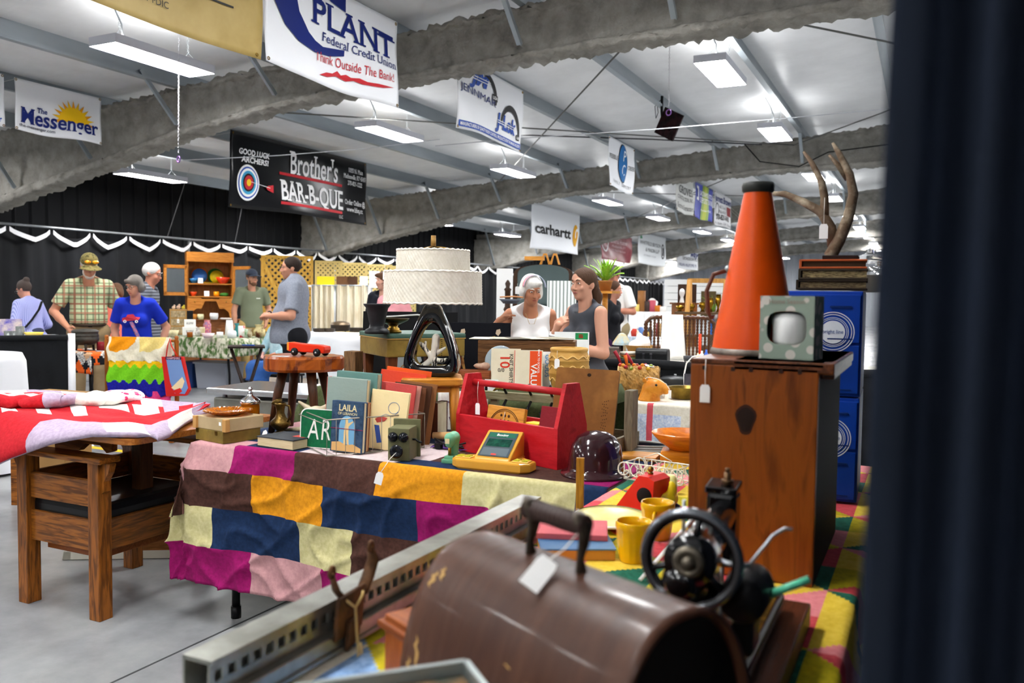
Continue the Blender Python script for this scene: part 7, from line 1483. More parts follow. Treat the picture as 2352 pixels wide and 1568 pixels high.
person('person with short auburn hair and glasses in a pink polo shirt, partly behind the lamp', at_d(903, 9.6), -.75, 1.6, 'c58a74', 'e0939a', '24477c', '5a3020', 'bob', 1.3, 0, None, (-.3, .05), .012, .8, .8, smat=MAT('dd9299', .85, c2='e6a0a6', sc=5, bump=.2), fem=True, glasses='2a2220', extra=ex_k)
# far aisle
A12 = {('e', -1): (-.26, -.02, 1.13), ('w', -1): (-.12, -.26, 1.14), ('h', -1): (.6, -.5, 0), ('e', 1): (.28, -.02, 1.13), ('w', 1): (.1, -.26, 1.15), ('h', 1): (-.6, -.5, 0)}
def ex_t(t, k, hp, Lx): SOLID([('e', (0, -.3*k, 1.16*k), (.09, .07, .06), .02), ('c', (0, -.3*k, 1.12*k), (.05, -.3*k, .98*k), .06, .05, .03)], .014).out('held_purse', MAT('8d8a84', .8, c2='4a3a2c', sc=20), t)
person('person in grey cap, white T-shirt and khaki shorts far back, holding a bag', at_d(1414, 12.2), -.5, 1.82, 'b87a62', 'e6e6e2', '9a8a6a', '4a4038', 'short', 1.1, .05, A12, (-.2, .2), .013, .8, .86, cap='55504a', glasses='222222', extra=ex_t)
person('long-haired person in a black top, in front of the man in white T-shirt', at_d(1402, 10.6), 1.2, 1.58, 'c58a74', '15161c', '3c1f48', '4a3020', 'long', 1.1, .05, None, (0, .1), .013, .9, .8, fem=True)
person('person with white hair in a pale shirt bending over the far white table', at_d(1526, 17), -.9, 1.45, 'd0a090', 'cdd6da', '8a8f98', 'e6e4e0', 'bobw', 1.0, .5, None, (0, .3), .015, .9, .8, fem=True, fingers=False)
# ================================================================ oak chair-table with the red quilt
oak = WOOD('9a5c1c', '5a300c', .42, 'x', 4, coat=.15); oakz = WOOD('94571b', '5c320d', .42, 'z', 4, coat=.15); oaky = WOOD('8a5018', '54300c', .42, 'y', 4, coat=.15); lea = MAT('0c0c0e', .3, bump=.08, bsc=6)
t = T('chair_table', 'heavy oak chair-table with black leather seat under the red quilt', 'chair', (-3.265, 2.66, 0)); W, D = .51, .6
for sx in (-1, 1):
 for sy in (-1, 1): b = M(); b.box((sx*(W/2-.03), sy*(D/2-.03), .33), (.064, .064, .66), bev=.004); b.out('leg', oakz, t)
for sy in (-1, 1):
 M().box((0, sy*(D/2-.03), .668), (W+.07, .1, .024), bev=.005).out('armrest', oak, t); M().box((0, sy*(D/2-.03), .52), (W-.12, .022, .11), bev=.003).out('side_rail', oak, t); M().box((0, sy*(D/2-.03), .345), (W-.12, .022, .13), bev=.003).out('seat_rail', oak, t)
 for sx in (-1, 1): b = M(); b.prism([(0, .655), (sx*.05, .655), (sx*.04, .62), (sx*.012, .58), (sx*.016, .54), (0, .53)], .03, Matrix.Translation((sx*(W/2+.002), sy*(D/2-.03), 0))); b.out('arm_bracket', oakz, t)
for sx in (-1, 1): M().box((sx*(W/2-.03), 0, .345), (.024, D-.12, .13), bev=.003).out('seat_rail', oaky, t)
M().box((-W/2+.03, 0, .52), (.022, D-.12, .11), bev=.003).out('back_rail', oaky, t)
M().box((.0, 0, .425), (W-.07, D-.07, .09), bev=.03).out('seat_cushion', lea, t); M().box((0, 0, .262), (W-.16, D-.16, .06), bev=.003).out('under_seat_drawer', WOOD('8f4e20', '7a3d15', .4, 'x', 6), t)
b = M(); b.prism([(-.2, .75), (.16, .75), (.16, .68), (.13, .67), (.09, .70), (.0, .7), (-.05, .665), (-.2, .665)], .03, Matrix.Translation((.02, -.16, .0))); b.out('top_cleat', oak, t); b = M(); b.box((.09, .06, .6), (.06, .07, .3), bev=.006); b.out('top_support', WOOD('4a2c14', '38200d', .42, 'z', 4), t)
b = M(); b.prism([(x, z) for x, z in rrect(1.28, .84, .05)], .024, Matrix.Translation((-.17, -.32, .762)) @ Matrix.Rotation(-PI/2, 4, 'X')); b.out('table_top', WOOD('a8682a', '8a4f1a', .35, 'x', 4, coat=.3), t)
t = T('empty_picture', 'empty white wooden picture frame leaning behind the oak chair legs', 'frame', (-3.62, 3.0, .0), rot=(-.35, 0, .55)); b = M()
for x, z, w_, h_ in ((0, .02, .62, .04), (0, .42, .62, .04), (-.29, .22, .04, .44), (.29, .22, .04, .44)): b.box((x, 0, z), (w_, .022, h_), bev=.002)
b.out('frame', MAT('d9d6c6', .6), t); M().box((0, .008, .22), (.55, .004, .38)).out('backing', WOOD('8f5c2a', '744719', .6, 'x', 4), t)
QM = [CLOTH('c4202c', 'b0141f', bsc=45, bump=.3), CLOTH('f0ece6', 'e4dfd8', bsc=45, bump=.3), CLOTH('b9a9bd', 'a796ad', bsc=45, bump=.3), MAT('e23a6e', .9, c2='f2d8e0', sc=30, kind='vor', lo=.3, hi=.36)]
qz = .801; near = [(-120, 1130), (-40, 1085), (30, 1052), (89, 1030), (159, 1000), (218, 990), (318, 992), (372, 1002), (404, 990), (440, 965), (484, 938)]; far = [(-140, 905), (-60, 902), (20, 900), (80, 902), (140, 906), (200, 912), (260, 918), (310, 922), (370, 926), (430, 930), (478, 934)]
N3 = [Vector(ony(u, v, 2.26)) if u < 200 else Vector(onz(u, v, qz)) for u, v in near]; F3 = [Vector(onz(u, v, qz)) for u, v in far]
def qfn(s, q):
 i = min(int(s*10), 9); f = s*10-i; a = N3[i].lerp(N3[i+1], f); c = F3[i].lerp(F3[i+1], f); e = Vector((a.x-.04, max(a.y, 2.335), qz)); hg = max(0, qz-a.z)
 q0 = min(.45, hg*1.1)
 w_ = .012+.012*math.sin(9*s+3*q)*math.sin(7*q+2*s)+.012*noise3((s*6, q*5, 3), 1.5)+.008*abs(math.sin(q*14+s*3))
 if q < q0: p = a.lerp(e, q/q0); p.y -= .02*math.sin(PI*q/q0)+w_*.8; return tuple(p)
 p = e.lerp(c, (q-q0)/(1-q0)); k = min(1, (q-q0)/.06); return (p.x, p.y, qz+w_*k+.003)
def qpat(s, q):
 x = s*7.5; y = q*4.2; i = math.floor(x); j = math.floor(y)
 if q < .12: return (2, 0, 2, 2, 1, 2, 1, 2)[i % 8] if s < .55 else (2 if i % 2 else 1)
 if q > .9: return (0, 1, 2, 1)[i % 4]
 if j == 1: return 1 if (x-i+.25*math.sin(i)) < .62 and i in (1, 2, 3) else 0
 if j == 2: return 1 if i in (1, 2, 4, 5) and (x-i) < .8 else (2 if i >= 6 and (x-i) < .5 else 0)
 if j == 3: return 1 if i in (3, 5) and (x-i) > .3 else (2 if i == 6 else 0)
 return 0
t = T('red_quilt', 'crumpled red, white and lavender patchwork quilt thrown over the oak chair-table', 'quilt')
b = M(); b.sheet(qfn, 90, 40, qpat, th=.022); b.out('cover', QM, t)
b = M(); P = [Vector(onz(u, v, qz+.02)) for u, v in ((-150, 940), (-60, 935), (30, 932), (110, 932), (190, 930), (250, 925), (312, 918))]; P = [Vector(p)+Vector((0, 0, .022)) for p in P]; SP = spl([tuple(p) for p in P], 6) if False else None
n = 40; pts = []
for i in range(n+1):
 f = i/n*6; k = min(int(f), 5); pts.append(P[k].lerp(P[k+1], f-k)+Vector((0, .01*math.sin(i*.9), .006*math.sin(i*1.3))))
b.tube(pts, [(.1+.012*math.sin(i*.7))*(1 if i < n-1 else .8) for i in range(n+1)], 16, flat=.34); F0 = len(b.I)
for i in range(n):
 c = 0 if i < 20 else (2 if i < 26 else (1 if i < 34 else 3))
 for j in range(16): b.I[i*16+j] = 1 if (j in (3, 4, 5, 6, 7) and 8 < i < 34) else c
b.out('folded_edge', QM, t)
t = T('carton', 'flattened tan cardboard carton behind the red quilt', 'box', (-4.72, 3.42, 0), .1); M().box((0, 0, .375), (.34, .2, .75), bev=.004).out('carton', MAT('9a7444', .8), t)
# ================================================================ left booths
t = T('draped_cart', 'stand covered with a white cloth at the left edge', 'stand', Vector((wp(-85, 690, 6.35).x, wp(-85, 690, 6.35).y, 0)), .45); wc = MAT('e8e9ee', .8, bump=.15, bsc=4)
M().sheet(lambda s, q: (lambda a, r: (r*math.cos(a)*.42, r*math.sin(a)*.3, .02+.87*min(1, q*1.15) if q < .87 else .89))(2*PI*s, (1.12-.12*q+.03*math.sin(2*PI*s*7)*(1-q)) if q < .87 else (1-q)/.13), 56, 16).out('cloth', wc, t); M().tube([(-.2, 0, .9), (-.1, 0, .93), (.05, 0, .9)], .008, 6).out('black_cord', BLACK, t)
t = T('woven_basket', 'tall woven splint basket with a handle at the left edge', 'basket', Vector((wp(4, 690, 5.5).x, wp(4, 690, 5.5).y, .45)), 0); M().lathe([(0, 0), (.09, 0), (.11, .1), (.105, .2), (.1, .205), (.1, .19), (.0, .03)], 28).out('body', MAT('8f6434', .7, c2='5a3a18', sc=30, kind='wave', rot=(0, PI/2, 0), bump=.6, bsc=60), t); M().torus((0, 0, .2), .075, .006, 18, 6, (0, 1, 0), 0, PI).out('handle', MAT('7a5228', .7), t)
t = T('bench_table', 'low brown bench under the woven basket', 'bench', Vector((wp(-10, 690, 5.5).x, wp(-10, 690, 5.5).y, 0)), .4); M().box((0, 0, .43), (.5, .34, .036), bev=.004).out('bench_top', oak, t)
for sx in (-.2, .2): M().box((sx, 0, .206), (.04, .3, .41)).out('leg', oak, t)
t = T('booth_divider', 'low black draped booth divider with a white corner pole at the left edge', 'divider', (-6.76, 5.05, 0), math.atan2(-.47*1.0, -.27)); Lb = 1.7
M().sheet(lambda s, q: (.03+Lb*s, .02*math.sin(s*50)*(1-.7*q), .02+.93*q), 60, 8).out('drape', bd, t); M().tube([(.03+Lb*i/12, 0, .955) for i in range(13)], .026, 10).out('top_roll', bd, t); b = M(); b.cyl((0, 0, 0), (0, 0, .99), .03, n=12); b.box((0, 0, .004), (.3, .3, .008)); b.out('corner_pole', MAT('e4e6ea', .4), t, label='white corner pole')
fold_table('display_table', 'table of glassware behind the left black divider', -8.3, -7.15, 4.6, 5.2, .92)
SG = .923; gls = MAT('eef4f4', .06, tr=.85, ior=1.3);
def putz(u, v, z): return onz(u, v, z)
def lathe_item(name, label, cat, loc, prof, mat, part='body', group=None, sx=1., n=20, rz=0):
 t = T(name, label, cat, loc, rz, group); M().lathe(prof, n, sx=sx).out(part, mat, t); return t
def bowlp(r, h): return [(0, .004), (r*.45, 0), (r*.5, .006), (r*.8, h*.5), (r, h), (r*.96, h), (r*.75, h*.5), (r*.4, .012), (0, .012)]
lathe_item('flower_vase', 'bright bunch of orange, yellow and red flowers at the left edge', 'flowers', Vector((-7.62, 4.72, SG)), [(0, 0), (.05, 0), (.07, .05), (.06, .1), (0, .1)], MAT('3a5a9a', .4), 'pot')
tf = [o for o in SC.objects if o.name.startswith('flower_vase')][-1]
for i in range(46):
 a = rnd.uniform(0, 2*PI); h = rnd.uniform(.02, 1); r = .16*math.sqrt(1-h*.8); M().ball((r*math.cos(a)*rnd.uniform(.4, 1), r*math.sin(a)*rnd.uniform(.4, 1), .08+h*.17), .022, 6).out('blossom', MAT(('e8502a', 'f0b020', 'd82a3a', 'f6e0b0', '3f7a2a', 'e87a30')[i % 6], .7), tf)
lathe_item('green_dish', 'green leaf-shaped pottery bowl on the glassware table', 'dish', Vector((-7.47, 4.78, SG)), bowlp(.075, .05), MAT('6f9a2c', .35, c2='8fb53a', sc=10))
for i, (x, y, r, h, c) in enumerate(((-7.4, 4.9, .035, .075, 0), (-7.36, 4.93, .035, .075, 0), (-7.32, 4.95, .035, .07, 0), (-7.28, 4.93, .035, .12, 1))): lathe_item('glass_tumbler', ('one of three clear cut-glass tumblers in a row', 'one of three clear cut-glass tumblers in a row', 'one of three clear cut-glass tumblers in a row', 'tall clear glass vase beside the yellow bowl')[i], 'glass', Vector((x, y, SG)), [(0, 0), (r*.8, 0), (r, h*.5), (r, h), (r*.9, h), (r*.8, .01), (0, .01)], gls, 'glass', 'clear glass tumblers' if i < 3 else None)
lathe_item('yellow_bowl', 'yellow wavy-edged glass bowl near the white corner pole', 'bowl', Vector((-7.22, 5.02, SG)), bowlp(.08, .065), MAT('e8c83a', .2, c2='f0dc7a', sc=6))
lathe_item('glass_bowl', 'low clear pressed-glass bowl next to the white corner pole', 'bowl', Vector((-7.2, 5.15, SG)), bowlp(.08, .04), gls)
t = T('picture_book', 'purple and cream picture book standing behind the glassware', 'book', Vector((-7.6, 5.05, SG)), rot=(-.3, 0, 1.0)); M().box((0, 0, .09), (.2, .02, .18), bev=.002).out('cover', MAT('4a44a8', .6, c2='d8c8b0', sc=9), t)
# kettle table
t = fold_table('kettle_table', 'small table with an orange and black patch cloth under the iron kettle', -7.55, -6.98, 5.42, 5.85, .79);
KQ = [CLOTH('e8621e'), CLOTH('14151c'), CLOTH('e8e4de', '2a2a30'), CLOTH('c9a07a')]
solo('diamond_cloth', cloth(-7.56, -6.97, 5.41, 5.86, .79, .2, .1, .12, .12, lambda a, b: (0, 1, 2, 1, 0, 2, 3)[(math.floor((a+b)*9)+math.floor((a-b)*9)*3) % 7], .02, .006, 3), KQ, 'orange, black and white diamond patch cloth under the iron kettle', 'cloth')
t = T('iron_kettle', 'old three-legged grey iron kettle pot with a lid on the orange and black cloth', 'kettle', Vector((-7.3, 5.6, .794))); ki = MAT('4c4a45', .5, .6, c2='36342f', sc=10, bump=.1)
M().lathe([(0, .05), (.08, .055), (.12, .09), (.125, .12), (.12, .125), (.12, .14), (.124, .145), (.118, .15), (.116, .175), (.124, .18), (.122, .186), (0, .186)], 32).out('pot', ki, t); M().lathe([(.122, .187), (.1, .2), (.03, .208), (0, .209)], 28).out('lid', ki, t); b = M(); b.torus((0, 0, .205), .03, .006, 14, 6, (0, 1, .0), 0, PI); b.out('lid_handle', BLACKM, t)
for k in range(3): a = 2*PI*k/3-.6; M().cyl((.08*math.cos(a), .08*math.sin(a), .07), (.09*math.cos(a), .09*math.sin(a), 0), .014, .01, 10).out('leg', ki, t)
lathe_item('red_tin', 'dark red tin behind the iron kettle legs', 'tin', Vector((-7.18, 5.72, .794)), [(0, 0), (.07, 0), (.07, .08), (0, .08)], MAT('7a1620', .4))
t = T('grey_tote', 'dark grey plastic storage tote under the kettle table', 'tote', (-7.26, 5.64, 0), .0); M().box((0, 0, .17), (.26, .2, .34), bev=.01).out('bin', MAT('3a3d42', .5), t); M().box((0, 0, .355), (.28, .22, .03), bev=.008).out('lid', MAT('4c5056', .5), t)
# rack with crocheted blankets
t = T('blanket_rack', 'orange wooden quilt rack draped with crocheted blankets', 'rack', (-6.45, 5.53, 0), math.atan2(.28, .58)); rw = WOOD('b0651e', '914c12', .4, 'z', 5)
for sx in (-.32, .32):
 M().lathe([(0, 0), (.02, 0), (.02, .9), (.024, .91), (.014, .93), (.02, .95), (.012, .965), (0, .968)], 12, (sx, 0, 0)).out('post', rw, t); M().box((sx, 0, .03), (.04, .3, .05), bev=.006).out('foot', rw, t)
for z in (.92, .72, .3): M().cyl((-.32, 0, z), (.32, 0, z), .014, n=10).out('rail', rw, t)
WHL = CLOTH('efe8d2', 'e0d8bd', bsc=50, bump=.5); AF = [CLOTH('f0c010', 'e0b008', bsc=60, bump=.5), CLOTH('78c81e', '68b814', bsc=60, bump=.5), CLOTH('1a1a9a', '12127e', bsc=60, bump=.5), CLOTH('e0427e', 'c8336c', bsc=60, bump=.5), CLOTH('38a8d8', bsc=60, bump=.5), CLOTH('12126e', bsc=60, bump=.5)]
def blanket(name, label, x0, x1, zt, zb, y, mats, mfn, amp=.012):
 t_ = solo(name, M().sheet(lambda s, q: (x0+(x1-x0)*s+.012*math.sin(q*9)*(.5-s), y-.012*math.sin(s*22+2*math.sin(q*5))-.016*math.sin(PI*min(1, q*1.0)), zb+(zt-zb)*q+(.012*math.sin(s*(x1-x0)*62)*(1-q))), 70, 50, mfn, th=.01), mats, label, 'blanket', (-6.45, 5.53, 0), math.atan2(.28, .58)); return t_
def wv(s, q, L): return q*L+.018*math.sin(s*40)
blanket('rainbow_blanket', 'crocheted ripple blanket in yellow, lime, royal blue and pink bands', -.285, .29, .735, .42, -.055, AF, lambda s, q: (lambda z: 0 if z > .27 else (1 if z > .13 else 2))(wv(s, q, .315)))
blanket('ripple_blanket', 'pink, turquoise and navy crocheted blanket on the lowest rail', -.25, .29, .46, .16, -.045, AF, lambda s, q: (lambda z: 3 if z > .17 and not (s < .35 and z < .26) else (4 if z > .17 else (3 if z > .12 else (2 if z > .03 else 3))))(wv(s, q, .3)))
def shellp(s, q):
 for cx, c in ((.32, 1), (.78, 2)):
  d = math.hypot((s-cx+.25)*1.1, (q-.95)*.75)
  if s > cx-.28 and d < .42: return c
 return 0
blanket('shell_blanket', 'cream crocheted blanket with orange and pale yellow shell fans on the top rail', -.28, .3, .955, .73, -.06, [WHL, CLOTH('f09a10', 'e08c08', bsc=60, bump=.5), CLOTH('efd88a', 'e4ca74', bsc=60, bump=.5)], shellp)
t = T('tote_bag', 'red and blue canvas tote bag printed with a figure hanging from the quilt rack', 'bag', Vector((-6.14, 5.6, .0)), .45); cr_ = MAT('c8201c', .8)
b = M(); b.prism([(-.09, .78), (.1, .78), (.16, .48), (.13, .43), (-.05, .42)], .05); b.out('body', cr_, t); b = M(); b.prism([(-.045, .765), (.085, .765), (.15, .5), (.12, .445), (.03, .45), (-.01, .55)], .004, Matrix.Translation((0, -.028, 0))); b.out('front_panel', MAT('6f8cc0', .8), t); b = M(); b.add([(x, -.031, z) for x, z in ((.0, .5), (.03, .53), (.1, .6), (.12, .56), (.1, .5), (.05, .47))], [tuple(range(6))]); b.out('figure_print', MAT('e2c9a0', .8), t); b = M(); b.add([(x, -.0315, z) for x, z in ((.0, .47), (.08, .5), (.1, .47), (.06, .44))], [(0, 1, 2, 3)]); b.out('red_print', cr_, t)
b = M(); b.box((.02, -.0305, .768), (.14, .002, .026)); b.out('name_strip', MAT('1c1a3a', .8), t); b = M(); b.text('HAMPSHIRE', .026, (.02, .759), lambda x, z: (x, -.0322, z), 1, 0, .02, fit=.12); b.out('lettering', MAT('d8a8b8', .8), t)
b = M(); b.tube([(-.05, -.02, .77), (-.035, -.02, .88), (-.02, 0, .945), (.0, -.02, .88), (.06, -.02, .77)], .01, 6, flat=.4); b.out('strap', MAT('d8301c', .8), t)
# ---------------------------------------------------------------- printed-cloth table with collectibles
fold_table('folding_table', 'table under the green printed cloth', -9.9, -8.52, 8.76, 9.55, .745)
prn = MAT('cfcdb8', .85, c2='4a6a34', sc=16, st=(1, 1, .55), lo=.42, hi=.56, c3='a8a890')
solo('printed_tablecloth', cloth(-9.91, -8.5, 8.75, 9.56, .745, .28, .2, .2, .26, None, .03, .02, 6), prn, 'green and white printed tablecloth on the table of little collectibles', 'tablecloth')
SP_ = .7505
def onp(u, v): return onz(u, v, SP_)
def face_at(p): return lookat(p)
def pbox(name, label, cat, u0, v0, u1, v1, d, dp, mat, part='body', group=None, bev=.004, base=None):
 a = wp((u0+u1)/2, v1, d); s = d/FPX; w_ = (u1-u0)*s; h_ = (v1-v0)*s; zb = a.z if base is None else base
 t = T(name, label, cat, Vector((a.x, a.y, zb)), lookat(a), group); M().box((0, dp/2, h_/2), (w_, dp, h_), bev=min(bev, w_*.2, h_*.2, dp*.2)).out(part, mat, t); t['w'] = 0; del t['w']
 return t, w_, h_
def dd(u, v, z): return dep(onz(u, v, z))
d0 = dd(415, 768, SP_)
t, w_, h_ = pbox('drawer_cabinet', 'small tan and black cabinet with three glass-fronted drawers on the printed cloth', 'cabinet', 391, 712, 428, 770, d0, .2, MAT('b08446', .5), base=SP_)
for i in range(3): b = M(); b.box((0, -.003, h_*(.17+.32*i)), (w_*.84, .006, h_*.26)); dr = b.out('drawer_front', MAT('c8b08a', .3, c2='8a7a5a', sc=30), t); M().ball((0, -.01, h_*(.2+.32*i)), .008, 6).out('knob', BRASS, dr)
M().box((w_/2+.045, .1, h_*.48), (.085, .19, h_*.92)).out('side_panel', BLACK, t); price_tag(t, (0, -.012, h_*.75), .05, .04)
for i, (u, v, c, r, lab) in enumerate(((399, 711, 'e3c9b0', .03, 'small pale figurine, left on the glass-drawer cabinet'), (410, 711, 'd8b8a0', .035, 'pinkish figurine in the middle on the glass-drawer cabinet'), (421, 711, 'd8c23a', .03, 'yellow duck figurine at the right on the glass-drawer cabinet'))):
 p = wp(u, v+1, d0+.06); p.z = SP_+h_; t2 = T('figurine', lab, 'figurine', p); b = M(); b.ball((0, 0, r*.8), (r, r*.8, r*.8), 8); b.ball((r*.5, 0, r*1.7), r*.5, 8); b.out('figurine', MAT(c, .5), t2)
def small(name, label, cat, u, vt, vb, r, prof, mat, extra=None, z=SP_):
 p = onz(u, vb, z); h = (vb-vt)*mpp(p); return lathe_item(name, label, cat, Vector((p.x, p.y, z)), [(a*r, q*h) for a, q in prof], mat, n=16)
CAN = [(0, 0), (1, 0), (1, .97), (.9, 1), (0, 1)]; JUG = [(0, 0), (.6, 0), (1, .3), (.95, .55), (.6, .75), (.65, .92), (.8, 1), (.6, .98), (0, .9)]; VAS = [(0, 0), (.8, 0), (.7, .1), (.9, .4), (.5, .8), (1, 1), (.4, .95), (0, .9)]
for (u0, v0, u1, v1, lab, c) in ((424, 736, 449, 758, 'upper white gift box with little black figures', 0), (420, 752, 452, 770, 'lower white gift box with little black figures', 0)):
 pass
t, w_, h_ = pbox('gift_box', 'lower wide white gift box with small dark print', 'box', 420, 751, 452, 770, dd(436, 770, SP_), .14, MAT('ecebe6', .6), base=SP_); M().box((.0, -.002, h_*.5), (w_*.5, .002, h_*.3)).out('print', MAT('5a5650', .7, c2='e8e6e0', sc=60), t); z2 = SP_+h_+.0005
t, w_, h_ = pbox('gift_box', 'upper white gift box with small dark print, stacked on the wider one', 'box', 424, 735, 449, 752, dd(436, 770, SP_)+.03, .1, MAT('ecebe6', .6), base=z2); M().box((0, -.002, h_*.5), (w_*.6, .002, h_*.3)).out('print', MAT('3a3836', .7, c2='e8e6e0', sc=60), t)
small('candy_jar', 'clear jar full of colourful trinkets on the printed cloth', 'jar', 476, 735, 770, .055, [(0, 0), (.9, 0), (1, .1), (1, .75), (.7, .85), (.75, 1), (0, 1)], MAT('c8b8a0', .3, c2='3a8ab0', sc=40, c3='c84a6a'))
small('white_box_tin', 'tall white carton with dark printing behind the toy tins', 'carton', 527, 735, 771, .055, [(0, 0), (1.2, 0), (.8, 1), (0, 1)], MAT('efeeea', .6, c2='b8aca0', sc=14, lo=.6, hi=.7))
small('teal_vase', 'slim teal pottery vase beside the red and white tin', 'vase', 544, 742, 772, .04, VAS, MAT('2f7f80', .35))
small('toy_tin', 'red and white toy tin with a round red lid', 'tin', 555, 748, 775, .045, CAN, MAT('f0ece8', .4, c2='d02030', sc=16, lo=.55, hi=.6))
small('green_glass', 'green and white printed drinking glass right of the red tin', 'glass', 566, 755, 775, .03, CAN, MAT('5aa050', .3, c2='e8ece0', sc=20))
small('small_jug', 'small cream and brown jug beside the green glass', 'jug', 573, 755, 775, .04, JUG, MAT('d9d0a8', .3, c2='5a3020', sc=6))
small('stoneware_pitcher', 'cream stoneware pitcher with brown drip glaze at the end of the printed cloth', 'pitcher', 596, 745, 774, .085, JUG, MAT('cfc08a', .25, c2='5c2a18', sc=5, lo=.5, hi=.6))
small('pink_bowl', 'wide pale pink bowl at the front of the printed cloth', 'bowl', 478, 765, 776, .09, [(0, 0), (.6, 0), (1, 1), (.9, 1), (.5, .2), (0, .2)], MAT('e8cfd0', .4))
small('white_mug', 'white mug in front of the toy tins', 'mug', 505, 762, 775, .045, CAN, MAT('f0f0ee', .3))
small('white_lunch_tin', 'rounded white tin with a red rim in front of the tall white carton', 'tin', 533, 758, 776, .06, [(0, 0), (1, 0), (1, .7), (.8, .95), (0, 1)], MAT('e6e8ec', .3))
small('amber_tumbler', 'little amber glass tumbler in front of the white gift boxes', 'glass', 436, 762, 774, .04, CAN, MAT('a85a14', .15, tr=.4))
small('snow_globe', 'dark and white little figurine group beside the candy jar', 'figurine', 456, 752, 772, .05, JUG, MAT('8a8078', .5, c2='e8e4dc', sc=30))
small('cream_tin', 'cream tin with brown band left of the candy jar', 'tin', 464, 751, 772, .04, CAN, MAT('dcd0b0', .5, c2='a08a5a', sc=12))
small('brown_bell', 'tiny brown bell figurine right of the candy jar', 'figurine', 503, 755, 770, .035, VAS, MAT('7a5436', .5))
for i, (u, lab) in enumerate(((378, 'left pale yellow frilled dish'), (390, 'middle pale yellow frilled dish'), (402, 'right pale yellow frilled dish'))): small('frilled_dish', lab+' on the printed cloth beside the woman in blue', 'dish', u, 758, 772, .055, [(0, 0), (.5, 0), (1, 1), (.9, 1), (.4, .2), (0, .2)], MAT('e6dcae', .3))
# things under and before it
t = T('storage_tub', 'grey plastic storage tub on the floor under the printed tablecloth', 'tub', (-9.1, 9.15, 0), .1); M().box((0, 0, .19), (.5, .36, .38), bev=.02, taper=(1.14, 1.1)).out('tub', MAT('8e929c', .45), t); M().box((0, 0, .375), (.6, .42, .025), bev=.008).out('rim', MAT('9ca0aa', .45), t)
t = T('storage_tub', 'dark blue plastic storage tub under the printed tablecloth behind the tote bag', 'tub', (-9.58, 9.15, 0), .05); M().box((0, 0, .19), (.24, .36, .38), bev=.02, taper=(1.14, 1.1)).out('tub', MAT('1c3566', .45), t)
pt = wp(566, 797, 8.62); t = T('tray_table', 'dark folding tray table with crossed legs in front of the printed cloth', 'table', Vector((pt.x, pt.y, 0)), lookat(pt)); dkb = WOOD('2a1a12', '1c110b', .4, 'x', 5); zt_ = pt.z
M().box((0, .1, zt_), (.36, .32, .02), bev=.003).out('tray_top', dkb, t)
for y in (.0, .2):
 M().tube([(-.15, y, zt_-.012), (.1, y, .0)], .014, 8).out('leg', dkb, t); M().tube([(.15, y, zt_-.012), (-.1, y, .0)], .014, 8).out('leg', dkb, t)
t = T('blue_marker', 'blue pen lying on the dark tray table', 'pen', Vector((pt.x-.03, pt.y+.06, zt_+.0165)), .2); M().cyl((-.07, 0, 0), (.07, 0, 0), .0065, n=8).out('pen', MAT('1f4fb0', .4), t)
# ---------------------------------------------------------------- wooden hutch with coloured dishes
hp_ = wp(484, 735, 16.0); ms = 16.0/FPX; hw_, hh_ = .82, 1.25; hw = WOOD('b5722c', '9a5c1e', .45, 'z', 3); hx = WOOD('bd7a32', 'a36323', .45, 'x', 3); zb = .88
HL = Vector((hp_.x, hp_.y, 0)); HR = lookat(hp_)+.12
t = T('dresser', 'brown wooden dresser base under the open orange hutch', 'dresser', HL, HR); M().box((.12, .25, .43), (1.3, .5, .86), bev=.006).out('body', WOOD('7d4a22', '663a18', .5, 'x', 3), t); M().box((.12, .24, .868), (1.36, .54, .018), bev=.004).out('top', WOOD('8f5628', '774419', .4, 'x', 3), t)
t = T('hutch', 'orange pine hutch with open glass doors and coloured dishes inside', 'hutch', HL+Vector((0, 0, zb)), HR)
M().box((-hw_/2+.012, .2, hh_/2), (.024, .36, hh_)).out('side', hw, t); M().box((hw_/2-.012, .2, hh_/2), (.024, .36, hh_)).out('side', hw, t); M().box((0, .37, hh_/2), (hw_-.05, .016, hh_)).out('back', WOOD('a8682a', '8f5520', .5, 'z', 3), t); M().box((0, .19, hh_-.01), (hw_, .4, .02)).out('top', hx, t); M().box((0, .0, hh_-.09), (hw_+.02, .03, .18), bev=.004).out('cornice', hx, t)
for z in (.66, .42): M().box((0, .19, z), (hw_-.05, .35, .022)).out('shelf', hx, t)
for x in (-.28, .28): b = M(); b.box((x, .02, .33), (.24, .02, .13), bev=.003); dr = b.out('drawer', hx, t); M().ball((x, .0, .33), .014, 8).out('knob', BRASS, dr)
b = M(); b.prism([(-.4, .27), (-.16, .27), (-.16, .38), (.16, .38), (.16, .27), (.4, .27), (.4, 0), (.36, 0), (.33, .13), (.25, .2), (.16, .2), (.13, .27), (.1, .34), (-.1, .34), (-.13, .27), (-.16, .2), (-.25, .2), (-.33, .13), (-.36, 0), (-.4, 0)], .018, Matrix.Translation((0, .022, 0))); b.out('scalloped_front', hx, t)
for s in (-1, 1):
 dw = .44; ang = (2.55 if s < 0 else .75)
 mt = Matrix.Translation((s*hw_/2, .0, .67)) @ Matrix.Rotation((PI+.35) if s < 0 else -.95, 4, 'Z'); b = M()
 for x, z, a, c in ((dw/2, .02, dw, .06), (dw/2, .52, dw, .06), (.025, .27, .05, .54), (dw-.025, .27, .05, .54)): b.box((x, 0, z-.22), (a, .022, c))
 b.xf(mt); dr = b.out('door', hx, t); b = M(); b.box((dw/2, 0, .05), (dw-.1, .004, .44)); b.xf(mt); b.out('glass_pane', MAT('c8d0d4', .05, tr=.9, ior=1.05), dr)
